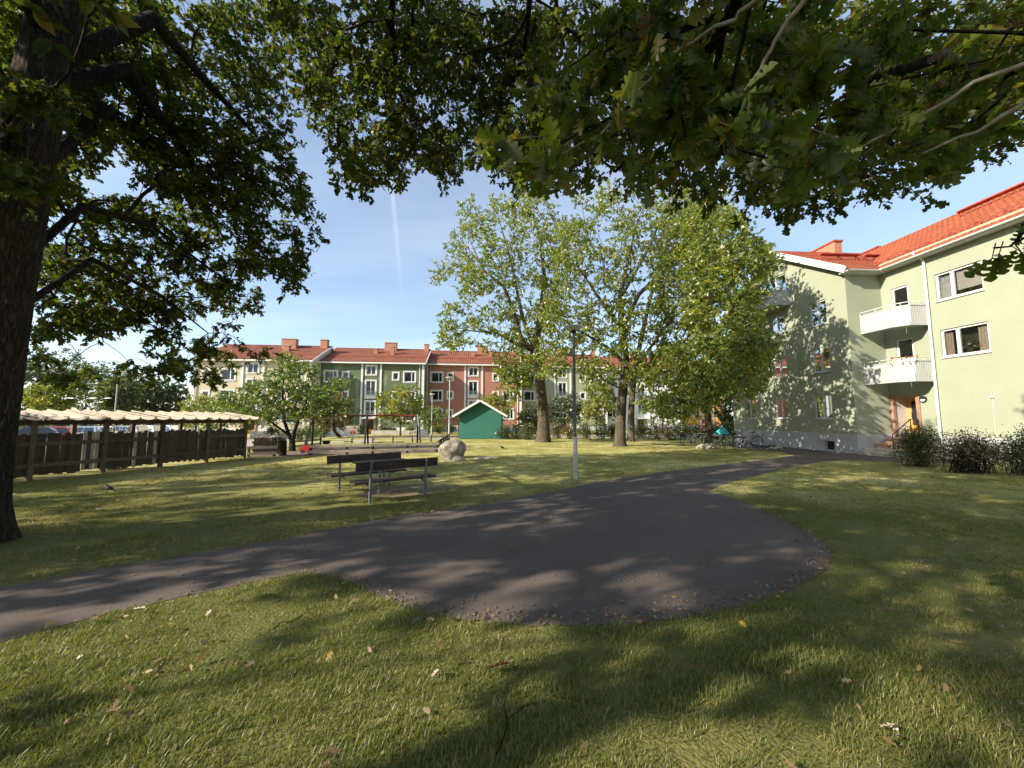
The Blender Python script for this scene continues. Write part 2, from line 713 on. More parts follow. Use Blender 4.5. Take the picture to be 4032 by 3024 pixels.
M['oak_leaf_sun'] = leafmat('sunlit_oak_leaf', [(0.0, (0.085, 0.125, 0.022)), (0.5, (0.155, 0.19, 0.036)), (0.85, (0.24, 0.255, 0.050)), (0.95, (0.32, 0.29, 0.05)), (1.0, (0.22, 0.12, 0.03))])
M['oak_leaf_near_lit'] = leafmat('near_lit_oak_leaf', [(0.0, (0.045, 0.068, 0.011)), (0.5, (0.080, 0.105, 0.016)), (0.85, (0.13, 0.15, 0.022)), (0.96, (0.17, 0.14, 0.025)), (1.0, (0.17, 0.085, 0.025))], 0.48, gloss=0.03)  # brighter copy of oak_leaf, sun on the closest leaves put into the colour
M['cherry_leaf'] = leafmat('small_tree_leaf', [(0.0, (0.065, 0.10, 0.026)), (0.6, (0.115, 0.155, 0.040)), (1.0, (0.20, 0.225, 0.065))])
M['yellow_leaf'] = leafmat('yellow_green_leaf', [(0.0, (0.10, 0.13, 0.024)), (0.5, (0.175, 0.195, 0.036)), (0.85, (0.27, 0.255, 0.045)), (1.0, (0.34, 0.24, 0.04))])
M['red_leaf'] = leafmat('reddening_leaf', [(0.0, (0.075, 0.075, 0.022)), (0.5, (0.13, 0.105, 0.03)), (0.85, (0.19, 0.11, 0.035)), (1.0, (0.24, 0.09, 0.035))])
M['dark_leaf'] = leafmat('dark_green_leaf', [(0.0, (0.032, 0.050, 0.018)), (0.6, (0.055, 0.076, 0.025)), (1.0, (0.095, 0.11, 0.035))])
M['bush_leaf'] = leafmat('bush_leaf', [(0.0, (0.050, 0.066, 0.024)), (0.6, (0.085, 0.10, 0.034)), (1.0, (0.16, 0.165, 0.06))])
M['brown_bush'] = leafmat('russet_bush_leaf', [(0.0, (0.075, 0.05, 0.028)), (0.5, (0.12, 0.085, 0.04)), (0.8, (0.11, 0.115, 0.036)), (1.0, (0.19, 0.10, 0.045))], 0.25)
M['dead_leaf'] = leafmat('fallen_leaf', [(0.0, (0.10, 0.06, 0.035)), (0.45, (0.20, 0.125, 0.07)), (0.8, (0.34, 0.235, 0.14)), (0.94, (0.36, 0.24, 0.07)), (1.0, (0.30, 0.10, 0.035))], 0.12, (1.2, 1.1, 0.9), 0.05)
M['grass'] = leafmat('grass_blade', [(0.0, (0.065, 0.100, 0.018)), (0.5, (0.115, 0.145, 0.030)), (0.85, (0.18, 0.19, 0.048)), (1.0, (0.30, 0.25, 0.11))], 0.35, (1.7, 1.8, 0.8), 0.03)
M['grass_dry_sunlit'] = leafmat('dry_sunlit_grass_blade', [(0.0, (0.15, 0.165, 0.035)), (0.4, (0.25, 0.24, 0.065)), (0.75, (0.36, 0.32, 0.11)), (1.0, (0.46, 0.38, 0.19))], 0.3, (1.4, 1.4, 0.9), 0.03)  # dry blades, also paled in colour for the sunlit lawn
M['acorn'] = surf('acorn', (0.15, 0.105, 0.062), 0.5, 0.4, 40)
M['stucco'] = surf('pale_green_stucco', (0.315, 0.335, 0.240), 0.92, 0.05, 0.7, 0.55, 45, fine=0.05, fscale=60)
M['plinth'] = surf('grey_plinth', (0.42, 0.42, 0.42), 0.9, 0.08, 1.5, 0.3, 60)
M['white'] = surf('white_paint', (0.68, 0.68, 0.66), 0.5, 0.04, 3)
M['offwhite'] = surf('aged_white_paint', (0.70, 0.69, 0.65), 0.6, 0.08, 2, fine=0.06, fscale=20)
M['greyframe'] = surf('grey_white_frame', (0.55, 0.55, 0.53), 0.55, 0.08, 3)
M['tile'] = surf('red_clay_tile', (0.34, 0.095, 0.042), 0.75, 0.22, 2.2, fine=0.15, fscale=18, island=0.2)
M['tile_far'] = surf('weathered_clay_tile', (0.23, 0.080, 0.042), 0.8, 0.3, 1.2, fine=0.3, fscale=9)
M['redmetal'] = surf('red_sheet_metal', (0.36, 0.075, 0.045), 0.5, 0.15, 3)
M['brick'] = brickmat('chimney_brick', (0.46, 0.16, 0.07), (0.36, 0.11, 0.05), (0.42, 0.30, 0.22))
M['glass'] = glassmat('clear_window_glass', (0.02, 0.022, 0.025), 0.9)
M['glass_far'] = glassmat('dark_window_glass', (0.018, 0.020, 0.024), 0.0, 0.04, 0.9)
M['room'] = surf('dark_room', (0.025, 0.022, 0.020), 0.9, 0.3, 2)
M['curtain'] = surf('beige_curtain', (0.42, 0.34, 0.26), 0.9, 0.2, 30, stretch=(6, 6, 0.2))
M['curtain_pink'] = surf('pink_curtain', (0.30, 0.17, 0.15), 0.9, 0.2, 20, stretch=(6, 6, 0.3))
M['curtain_white'] = surf('white_net_curtain', (0.62, 0.62, 0.62), 0.9, 0.1, 20, stretch=(6, 6, 0.3))
M['blind'] = surf('pale_roller_blind', (0.60, 0.57, 0.50), 0.9, 0.06, 40)
M['wood_old'] = surf('weathered_board', (0.47, 0.385, 0.29), 0.85, 0.25, 2.5, 0.4, 30, stretch=(1, 1, 1), fine=0.2, fscale=14, island=0.12)
M['wood_dark'] = surf('dark_stained_wood', (0.085, 0.062, 0.046), 0.8, 0.3, 4, 0.4, 30, fine=0.2, fscale=20, island=0.25)
M['wood_mid'] = surf('brown_fence_wood', (0.115, 0.084, 0.058), 0.85, 0.3, 4, 0.4, 30, fine=0.2, fscale=20, island=0.3)
M['bench_wood'] = surf('brown_black_plank', (0.048, 0.031, 0.024), 0.75, 0.35, 5, 0.5, 30, fine=0.3, fscale=20)
M['roof_board'] = surf('bleached_roof_board', (0.55, 0.45, 0.34), 0.85, 0.14, 3, 0.4, 30, fine=0.2, fscale=10, island=0.1)
M['galv'] = surf('galvanised_steel', (0.15, 0.16, 0.155), 0.55, 0.25, 6, metal=0.3)
M['galv_pale'] = surf('pale_galvanised_steel', (0.42, 0.43, 0.42), 0.55, 0.12, 6)
M['picket'] = surf('dark_brown_picket', (0.085, 0.060, 0.041), 0.85, 0.3, 4, 0.4, 30, fine=0.2, fscale=20, island=0.3)
M['balcony'] = surf('chalky_balcony_steel', (0.42, 0.42, 0.40), 0.6, 0.06, 1.5, fine=0.05, fscale=20)
M['darkpole'] = surf('dark_grey_pole_paint', (0.10, 0.105, 0.11), 0.5, 0.15, 6)
M['shed'] = surf('green_shed_paint', (0.026, 0.140, 0.108), 0.7, 0.07, 1.4, 0.15, 40, fine=0.05)
M['black'] = surf('black_metal', (0.02, 0.02, 0.022), 0.45, 0.2, 8)
M['rubber'] = surf('black_rubber', (0.016, 0.016, 0.016), 0.8, 0.2, 20)
M['steel'] = surf('bright_steel', (0.55, 0.55, 0.56), 0.3, 0.1, 20, metal=0.9)
M['stone'] = surf('granite_boulder', (0.17, 0.15, 0.125), 0.9, 0.45, 3.5, 0.9, 18, c2=(0.27, 0.24, 0.18), fine=0.45, fscale=26)
M['limestone'] = surf('pale_limestone', (0.50, 0.44, 0.37), 0.85, 0.18, 3, 0.4, 30, fine=0.15, fscale=14, island=0.1)
M['redstone'] = surf('red_stone_step', (0.42, 0.26, 0.19), 0.8, 0.15, 4, 0.3, 30, fine=0.15)
M['portal'] = surf('reddish_stone_portal', (0.34, 0.20, 0.14), 0.6, 0.2, 8, fine=0.3, fscale=30)
M['door_wood'] = surf('honey_wood_door', (0.60, 0.33, 0.09), 0.45, 0.15, 3, stretch=(3, 3, 0.6))
M['niche'] = surf('pale_niche_plaster', (0.62, 0.55, 0.50), 0.85, 0.05, 2, 0.3, 50)
M['concrete'] = surf('grey_concrete', (0.40, 0.36, 0.31), 0.9, 0.15, 4, 0.3, 40, fine=0.15)
M['beige'] = surf('beige_plaster', (0.58, 0.49, 0.33), 0.9, 0.07, 0.5, 0.3, 30, fine=0.07, fscale=10)
M['greenwall'] = surf('dark_green_plaster', (0.118, 0.150, 0.080), 0.9, 0.12, 0.5, 0.3, 30, fine=0.10, fscale=8)
M['greenpatch'] = surf('faded_green_plaster', (0.18, 0.22, 0.13), 0.9, 0.08, 0.8, 0.3, 30)
M['salmon'] = surf('salmon_plaster', (0.37, 0.165, 0.112), 0.9, 0.09, 0.5, 0.3, 30, fine=0.10, fscale=8)
M['olive'] = surf('olive_plaster', (0.30, 0.31, 0.20), 0.9, 0.08, 0.5, 0.3, 30, fine=0.08, fscale=8)
M['orange'] = surf('ochre_orange_plaster', (0.60, 0.28, 0.07), 0.9, 0.08, 0.5, 0.3, 30, fine=0.08, fscale=8)
M['swing_red'] = surf('swing_red_paint', (0.27, 0.032, 0.028), 0.45, 0.15, 5)
M['redplastic'] = surf('red_plastic', (0.55, 0.03, 0.03), 0.4, 0.1, 5)
M['turq'] = surf('turquoise_cover', (0.05, 0.50, 0.58), 0.5, 0.1, 5)
M['pink'] = surf('pink_fabric', (0.75, 0.35, 0.38), 0.7, 0.15, 9)
M['lamp_white'] = surf('lamp_diffuser', (0.75, 0.75, 0.72), 0.35, 0.03, 5)
M['bird'] = surf('blue_black_feathers', (0.012, 0.014, 0.020), 0.55, 0.3, 30)
M['bird_grey'] = surf('grey_nape_feathers', (0.06, 0.065, 0.07), 0.7, 0.3, 30)
M['bird_white'] = surf('white_feathers', (0.78, 0.77, 0.74), 0.7, 0.05, 30)
M['flower_red'] = surf('red_petals', (0.62, 0.05, 0.03), 0.6, 0.2, 20)

# ------------------------------------------------------------------ ground, paths
def flat_poly(name, pts, z, mat, label=None, wob=0.0, step=0.0, seed=1):
    """a level sheet with the outline pts; wob makes the edge ragged"""
    r = random.Random(seed)
    P = []
    n = len(pts)
    for i in range(n):
        a, b = Vector((pts[i][0], pts[i][1], 0)), Vector((pts[(i + 1) % n][0], pts[(i + 1) % n][1], 0))
        k = max(1, int((b - a).length / step)) if step else 1
        nr = Vector((-(b - a).y, (b - a).x, 0))
        if nr.length > 0:
            nr.normalize()
        for j in range(k):
            q = a.lerp(b, j / k)
            if wob:
                q += nr * r.uniform(-wob, wob)
            P.append((q.x, q.y))
    bm = bmesh.new()
    vs = [bm.verts.new((x, y, z + gz(x, y))) for x, y in P]
    f = bm.faces.new(vs)
    if f.normal.z < 0:
        f.normal_flip()
    bmesh.ops.triangulate(bm, faces=[f])
    me = bpy.data.meshes.new(name)
    bm.to_mesh(me)
    bm.free()
    o = link(name, me, mat, kind='structure')
    if label:
        o['label'] = label
    return o, P


def smooth_closed(pts, n=3):
    for _ in range(n):
        q = []
        for i in range(len(pts)):
            a, b = pts[i], pts[(i + 1) % len(pts)]
            q.append((0.75 * a[0] + 0.25 * b[0], 0.75 * a[1] + 0.25 * b[1]))
            q.append((0.25 * a[0] + 0.75 * b[0], 0.25 * a[1] + 0.75 * b[1]))
        pts = q
    return pts


def axis_steps(a):
    out, x = [0.0], 0.0
    st = 1.0
    while x < a:
        x += st
        st *= 1.0 if x < 45 else 1.35
        out.append(x)
    return np.array(out)


gx = np.concatenate([-axis_steps(700)[:0:-1], axis_steps(700)])
gy = np.concatenate([-axis_steps(120)[:0:-1], axis_steps(900)])
GV = np.array([(x, y, gz(x, y)) for y in gy for x in gx])
nx, ny = len(gx), len(gy)
qi = np.array([(j * nx + i, j * nx + i + 1, (j + 1) * nx + i + 1, (j + 1) * nx + i) for j in range(ny - 1) for i in range(nx - 1)])
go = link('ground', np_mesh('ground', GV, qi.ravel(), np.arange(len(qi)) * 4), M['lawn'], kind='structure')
go['label'] = 'lawn ground of short grass under the trees'

path_d = [(-260, 1300), (0, 1271), (110, 1250), (300, 1216), (470, 1190), (640, 1160), (860, 1115), (1040, 1090), (1180, 1065), (1300, 1040),
          (1420, 1021), (1560, 1004), (1660, 992), (1716, 985), (1690, 977), (1600, 968), (1560, 962)]
path_px = [dgnd(*q) for q in path_d]
# along the gable wall, round its corner and in front of the door
path_px += [Vector((p[0], p[1], 0)) for p in ((16.9, 28.5), (17.02, 19.6), (19.0, 19.35), (19.0, 15.8), (17.3, 15.0), (16.3, 15.2))]
path_px += [dgnd(*q) for q in ((1880, 997), (1830, 994), (1770, 998), (1690, 1014), (1610, 1034), (1548, 1052), (1530, 1062),
                               (1600, 1081), (1680, 1116), (1750, 1150), (1796, 1186), (1797, 1215), (1780, 1236), (1720, 1272), (1600, 1311), (1450, 1341),
                               (1300, 1353), (1150, 1353), (1000, 1340), (900, 1320), (830, 1291), (760, 1262), (712, 1243), (660, 1238), (600, 1246), (480, 1273),
                               (250, 1322), (0, 1386), (-220, 1450))]
PATH = [(p.x, p.y) for p in path_px]
_, PATHR = flat_poly('path', PATH, 0.005, M['asphalt'], 'dark asphalt path widening into a rounded turning place', 0.022, 0.12, 3)

SAND = [(p.x, p.y) for p in [gnd(*q) for q in ((980, 1800), (1215, 1797), (1730, 1782), (1775, 1741), (1420, 1748), (1160, 1775), (1010, 1784))]]
flat_poly('playground_sand', SAND, 0.004, M['sand'], 'brown gravel bed under the swings', 0.06, 0.5, 4)
DIRT = [(p.x, p.y) for p in [gnd(*q) for q in ((1380, 1945), (1480, 1925), (1560, 1918), (1640, 1905), (1750, 1908), (1790, 1918), (1700, 1945), (1560, 1958), (1450, 1962))]]
flat_poly('worn_soil', smooth_closed(DIRT, 2), 0.003, M['dirt'], 'worn bare soil under the picnic benches', 0.04, 0.12, 5)
FARWALK = [(p.x, p.y) for p in [gnd(*q) for q in ((1180, 1746), (1420, 1742), (1500, 1741), (1460, 1733), (1500, 1716), (1380, 1714), (1310, 1716), (1370, 1726), (1340, 1734), (1180, 1737))]]
flat_poly('footpath', FARWALK, 0.004, M['road'], 'pale footpath leading to the door of the dark green house')
flat_poly('pavement', [(1.5, 36.2), (30, 36.6), (30, 41), (1.5, 40.2)], 0.004, M['road'], 'sunlit pavement behind the hedge')
flat_poly('paved_walk', [(-9.5, 34.0), (-4.8, 33.2), (-4.8, 35.5), (-9.2, 37)], 0.006, M['road'], 'pale walk beside the green shed')
PARK = [(-80, 26), (-17, 26), (-19, 40), (-38, 42), (-80, 60)]
flat_poly('parking_ground', PARK, 0.006, M['road'], 'car park behind the wooden fence', 0, 2.0)

# ------------------------------------------------------------------ building helpers
class Face:
    """a wall plane: origin o, horizontal direction u, outward normal n"""

    def __init__(s, o, u, n):
        s.o, s.u, s.n = Vector(o), Vector(u).normalized(), Vector(n).normalized()

    def p(s, a, z, d=0.0):
        return s.o + s.u * a + s.n * d + Vector((0, 0, z))

    def slab(s, mb, a0, a1, z0, z1, d0, d1):
        """box on the wall between depths d0 and d1 (positive is outwards)"""
        return mb.hexa([s.p(a0, z0, d1), s.p(a1, z0, d1), s.p(a1, z0, d0), s.p(a0, z0, d0), s.p(a0, z1, d1), s.p(a1, z1, d1), s.p(a1, z1, d0), s.p(a0, z1, d0)])


def wall_holes(mb, F, a0, a1, z0, z1, holes, rec=0.12):
    A = sorted({a0, a1, *[h[0] for h in holes], *[h[1] for h in holes]})
    Z = sorted({z0, z1, *[h[2] for h in holes], *[h[3] for h in holes]})
    A = [a for a in A if a0 <= a <= a1]
    Z = [z for z in Z if z0 <= z <= z1]
    for i in range(len(A) - 1):
        for j in range(len(Z) - 1):
            ca, cz = (A[i] + A[i + 1]) / 2, (Z[j] + Z[j + 1]) / 2
            if any(h[0] < ca < h[1] and h[2] < cz < h[3] for h in holes):
                continue
            mb.add([F.p(A[i], Z[j]), F.p(A[i + 1], Z[j]), F.p(A[i + 1], Z[j + 1]), F.p(A[i], Z[j + 1])], [(0, 1, 2, 3)])
    for h in holes:
        b0, b1, y0, y1 = h[:4]
        r = h[4] if len(h) > 4 else rec
        for (p, q) in (((b0, y0), (b1, y0)), ((b1, y0), (b1, y1)), ((b1, y1), (b0, y1)), ((b0, y1), (b0, y0))):
            mb.add([F.p(*p), F.p(*q), F.p(*q, -r), F.p(*p, -r)], [(0, 1, 2, 3)])


def window(F, par, a0, a1, z0, z1, mull=(0.5,), rec=0.09, fw=0.06, casing=0.0, frame='white', glass='glass_far', sill=True, inside=None, depth=0.5, label=None, lattice=0.0):
    """window part of a building: frame (casing), panes, sill, curtains or a dark room behind"""
    mb = MB()
    if casing:
        c = casing
        F.slab(mb, a0 - c, a1 + c, z1, z1 + c, -0.02, 0.04)
        F.slab(mb, a0 - c, a1 + c, z0 - c, z0, -0.02, 0.05)
        F.slab(mb, a0 - c, a0, z0, z1, -0.02, 0.04)
        F.slab(mb, a1, a1 + c, z0, z1, -0.02, 0.04)
    d0, d1 = -rec - 0.03, -rec + 0.03
    F.slab(mb, a0, a1, z1 - fw, z1, d0, d1)
    F.slab(mb, a0, a1, z0, z0 + fw, d0, d1)
    F.slab(mb, a0, a0 + fw, z0 + fw, z1 - fw, d0, d1)
    F.slab(mb, a1 - fw, a1, z0 + fw, z1 - fw, d0, d1)
    xs = [a0 + fw]
    for m_ in mull:
        x = a0 + (a1 - a0) * m_
        F.slab(mb, x - fw * 0.75, x + fw * 0.75, z0 + fw, z1 - fw, d0, d1 + 0.012)
        xs += [x - fw * 0.75, x + fw * 0.75]
    xs.append(a1 - fw)
    w = mb.build('window', M[frame], par, True, label)
    for i in range(0, len(xs), 2):
        pm = MB()
        F.slab(pm, xs[i], xs[i + 1], z0 + fw, z1 - fw, -rec - 0.008, -rec + 0.004)
        pm.build('pane', M[glass], w)
    if sill:
        sm = MB()
        F.slab(sm, a0 - 0.03, a1 + 0.03, z0 - 0.05, z0 - 0.003, -rec + 0.03, 0.06 + (0.03 if casing else 0))
        sm.build('sill', M[frame], w)
    if lattice:
        # low iron balconette in front of a tall window
        lm = MB()
        n = max(6, int((a1 - a0) / 0.16))
        zt = z0 + lattice
        for z in (z0 + 0.06, (z0 + zt) / 2, zt):
            lm.bar(F.p(a0, z, 0.05), F.p(a1, z, 0.05), 0.022, 0.022)
        for i in range(n):
            xa, xb = a0 + (a1 - a0) * i / n, a0 + (a1 - a0) * (i + 1) / n
            lm.bar(F.p(xa, z0 + 0.06, 0.05), F.p(xb, zt, 0.05), 0.014, 0.014)
            lm.bar(F.p(xb, z0 + 0.06, 0.05), F.p(xa, zt, 0.05), 0.014, 0.014)
        lm.build('balconette', M['white'], w)
    if glass == 'glass':
        rm = MB()
        q = [F.p(a0, z0, -rec - 0.04), F.p(a1, z0, -rec - 0.04), F.p(a1, z1, -rec - 0.04), F.p(a0, z1, -rec - 0.04),
             F.p(a0, z0, -depth), F.p(a1, z0, -depth), F.p(a1, z1, -depth), F.p(a0, z1, -depth)]
        rm.add(q, [(4, 5, 6, 7), (0, 1, 5, 4), (1, 2, 6, 5), (2, 3, 7, 6), (3, 0, 4, 7)])
        rm.build('interior', M['room'], w)
        for (f0, f1, g0, g1, mt, nm) in (inside or ()):
            cm = MB()
            x0, x1 = a0 + (a1 - a0) * f0, a0 + (a1 - a0) * f1
            y0, y1 = z0 + (z1 - z0) * g0, z0 + (z1 - z0) * g1
            n = max(2, int((x1 - x0) / 0.045)) if nm == 'curtain' else 1
            vs, fs = [], []
            for i in range(n + 1):
                x = x0 + (x1 - x0) * i / n
                d = -rec - 0.10 - (0.035 if i % 2 and nm == 'curtain' else 0)
                vs += [F.p(x, y0, d), F.p(x, y1, d)]
            for i in range(n):
                fs.append((2 * i, 2 * i + 2, 2 * i + 3, 2 * i + 1))
            cm.add(vs, fs)
            cm.build(nm, M[mt], w)
    return w


def wavy_roof(mb, P0, U, L, V, SL, wave=0.30, amp=0.035, course=0.38, lip=0.025, sub=4):
    """clay tiled slope: P0 eave corner, U along the eave over length L, V up the slope over SL"""
    U, V = Vector(U).normalized(), Vector(V).normalized()
    Nn = U.cross(V).normalized()
    if Nn.z < 0:
        Nn = -Nn
    P0 = Vector(P0)
    nu = max(2, int(L / wave * sub))
    nc = max(1, int(SL / course))
    vs, fs = [], []
    for c in range(nc):
        for e in (0, 1):
            v = SL * (c + e) / nc
            for i in range(nu + 1):
                a = L * i / nu
                h = amp * (0.5 + 0.5 * math.cos(2 * math.pi * a / wave)) + (lip if e == 0 else 0.0)
                vs.append(P0 + U * a + V * v + Nn * h)
    w = nu + 1
    for c in range(nc):
        b = 2 * c * w
        for i in range(nu):
            fs.append((b + i, b + i + 1, b + w + i + 1, b + w + i))
        if c + 1 < nc:
            for i in range(nu):
                fs.append((b + w + i, b + w + i + 1, b + 2 * w + i + 1, b + 2 * w + i))
    # thickness under the eave
    for i in range(nu):
        pass
    mb.add(vs, fs, False)
    q = [P0, P0 + U * L, P0 + U * L + V * SL, P0 + V * SL]
    q2 = [p - Nn * 0.06 for p in q]
    mb.add([*[p - Nn * 0.004 for p in q], *q2], [(4, 5, 6, 7), (0, 1, 5, 4), (1, 2, 6, 5), (2, 3, 7, 6), (3, 0, 4, 7)])


def chimney(F, par, a, d, z0, z1, w, dp, cap=0.1):
    mb = MB()
    F.slab(mb, a - w / 2, a + w / 2, z0, z1, d - dp / 2, d + dp / 2)
    c = mb.build('chimney', M['brick'], par, True)
    m2 = MB()
    F.slab(m2, a - w / 2 - 0.06, a + w / 2 + 0.06, z1, z1 + cap, d - dp / 2 - 0.06, d + dp / 2 + 0.06)
    m2.build('cap', M['concrete'], c)
    return c


# ------------------------------------------------------------------ the row of rendered houses across the green
EH = rad(6)
EU = Vector((math.cos(EH), math.sin(EH), 0))
EN = Vector((math.sin(EH), -math.cos(EH), 0))          # towards the camera


def row_house(label, corner, eave, wall, big, small, chims, w=12.6, dep=11.0, rise=2.45, stair=True, patches=(), col=(4.9, 7.15), balcony=False):
    root = thing('row_house', label, 'apartment house', (corner[0], corner[1], 0), 0, 'row of three storey houses across the green')
    F = Face((corner[0], corner[1], 0), EU, EN)
    base = -1.2 if corner[0] < -20 else -0.1
    holes = []
    c0, c1 = col
    sw0, sw1 = c0 + 0.62, c1 - 0.52
    top = eave - 0.57
    wins = []
    if stair:
        wins += [(sw0, sw1, top - 1.05, top, (0.5,), 0), (sw0, sw1, top - 3.62, top - 1.85, (0.5,), 0.52), (sw0, sw1, top - 6.02, top - 4.40, (0.5,), 0.52)]
    for k in range(3):
        zt = eave - 1.27 - 2.42 * k
        for (b0, b1, m_) in big:
            wins.append((b0, b1, zt - 1.22, zt, (m_,), 0))
        for (b0, b1) in small:
            wins.append((b0, b1, zt - 0.95, zt - 0.12, (), 0))
    holes = [(q[0], q[1], q[2], q[3]) for q in wins]
    door = (c0 + 0.45, c1 - 0.45, 0.0, 1.72)
    if stair:
        holes.append((*door, 0.35))
    mb = MB()
    wall_holes(mb, F, 0, w, base, eave, holes, 0.10)
    # sides and back
    for a in (0, w):
        mb.add([F.p(a, base), F.p(a, base, -dep), F.p(a, eave, -dep), F.p(a, eave + rise, -dep / 2), F.p(a, eave)], [(0, 1, 2, 3, 4)])
    mb.add([F.p(0, base, -dep), F.p(w, base, -dep), F.p(w, eave, -dep), F.p(0, eave, -dep)], [(0, 1, 2, 3)])
    mb.build('wall', M[wall], root, True)
    pb = MB()
    for (x0, x1) in ((0.0, c0 + 0.2), (c1, w)):
        F.slab(pb, x0, x1, base, 0.66, 0.003, 0.05)
    pb.build('plinth', M['white'], root, True)
    for (x0, x1) in ((c0, c0 + 0.22), (c1, c1 + 0.22), (w - 0.36, w - 0.05)):
        q = MB()
        F.slab(q, x0, x1, 0.665 if x0 != c0 else 0.0, eave - 0.02, 0.002, 0.09)
        q.build('pilaster', M['white'], root, True)
    for (x, zlo) in ((w - 0.62, 0.3), (0.06, 0.3)):
        q = MB()
        q.tube([F.p(x, eave - 0.05, 0.36), F.p(x, eave - 0.35, 0.12), F.p(x, eave - 0.6, 0.10), F.p(x, zlo, 0.10)], 0.05, 8)
        q.build('drainpipe', M['offwhite'], root, True)
    for (x0, x1, z0, z1, m_, lat) in wins:
        window(F, root, x0, x1, z0, z1, m_, 0.07, 0.07, 0.16, lattice=lat)
        if lat:
            q = MB()
            F.slab(q, x0 - 0.16, x1 + 0.16, z0 - 0.42, z0 - 0.165, -0.01, 0.045)
            q.build('window_panel', M['white'], root, True)
    if stair:
        q = MB()
        x0, x1, z0, z1 = door
        F.slab(q, x0 + 0.05, x0 + 0.22, z0, z1, -0.33, -0.25)
        F.slab(q, x1 - 0.22, x1 - 0.05, z0, z1, -0.33, -0.25)
        F.slab(q, x0 + 0.22, x1 - 0.22, z1 - 0.14, z1, -0.33, -0.25)
        F.slab(q, x0 + 0.22, x1 - 0.22, z0, z0 + 0.45, -0.33, -0.25)
        d = q.build('door', M['door_wood'], root, True)
        q = MB()
        F.slab(q, x0 + 0.22, x1 - 0.22, z0 + 0.45, z1 - 0.14, -0.31, -0.28)
        q.build('door_glass', M['glass_far'], d)
        q = MB()
        F.slab(q, x0 - 0.12, x1 + 0.12, z1 + 0.02, z1 + 0.14, -0.05, 0.5)
        q.build('door_canopy', M['white'], root, True)
        q = MB()
        F.slab(q, x0 - 0.1, x0, z0, z1, 0.003, 0.06)
        q.build('door_jamb', M['portal'], root, True)
        q = MB()
        F.slab(q, x1, x1 + 0.1, z0, z1, 0.003, 0.06)
        q.build('door_jamb', M['portal'], root, True)
    # roof: two tiled slopes, white eaves and verges
    mb = MB()
    oh = 0.38
    sl = math.hypot(dep / 2 + oh, rise * (dep / 2 + oh) / (dep / 2))
    drop = rise * oh / (dep / 2)
    V = (F.p(0, eave + rise, -dep / 2) - F.p(0, eave - drop, oh))
    wavy_roof(mb, F.p(-0.12, eave - drop + 0.09, oh), EU, w + 0.24, V, sl, course=0.42, sub=3)
    V2 = (F.p(0, eave + rise, -dep / 2) - F.p(0, eave - drop, -dep - oh))
    wavy_roof(mb, F.p(-0.12, eave - drop + 0.09, -dep - oh), EU, w + 0.24, V2, sl, wave=1.0, course=1.5, sub=2)
    mb.bar(F.p(-0.1, eave + rise + 0.13, -dep / 2), F.p(w + 0.1, eave + rise + 0.13, -dep / 2), 0.24, 0.12)
    roof = mb.build('roof', M['tile_far'], root, True)
    q = MB()
    q.bar(F.p(0.1, eave + rise * 0.30 + 0.22, -dep * 0.15), F.p(w - 0.1, eave + rise * 0.30 + 0.22, -dep * 0.15), 0.08, 0.07)
    q.build('snow_guard', M['redmetal'], roof)
    q = MB()
    F.slab(q, -0.14, w + 0.14, eave - drop - 0.14, eave - drop + 0.04, oh - 0.02, oh + 0.10)
    q.build('gutter', M['offwhite'], roof)
    q = MB()
    F.slab(q, 0.01, w - 0.01, eave - drop - 0.09, eave - drop - 0.03, 0.002, oh - 0.03)
    q.build('soffit', M['offwhite'], roof)
    for a in (-0.17, w + 0.17):
        q = MB()
        q.bar(F.p(a, eave - drop - 0.02, oh + 0.05), F.p(a, eave + rise + 0.02, -dep / 2), 0.06, 0.26)
        q.bar(F.p(a, eave - drop - 0.02, -dep - oh), F.p(a, eave + rise + 0.02, -dep / 2), 0.06, 0.26)
        q.build('verge', M['white'], roof)
    for (a, d, h, cw, cd) in chims:
        zr = eave + rise * (1 - abs(-dep / 2 - d) / (dep / 2))
        chimney(F, root, a, d, zr - 0.5, zr + h, cw, cd)
    for q_ in patches:
        q = MB()
        r = random.Random(int(q_[0] * 100))
        n = 14
        vs = [F.p(q_[0] + q_[2] * math.cos(2 * math.pi * i / n) * r.uniform(0.6, 1.15), q_[1] + q_[3] * math.sin(2 * math.pi * i / n) * r.uniform(0.7, 1.1), 0.004) for i in range(n)]
        q.add(vs, [tuple(range(n))])
        q.build('faded_patch', M['greenpatch'], root, True)
    return root, F


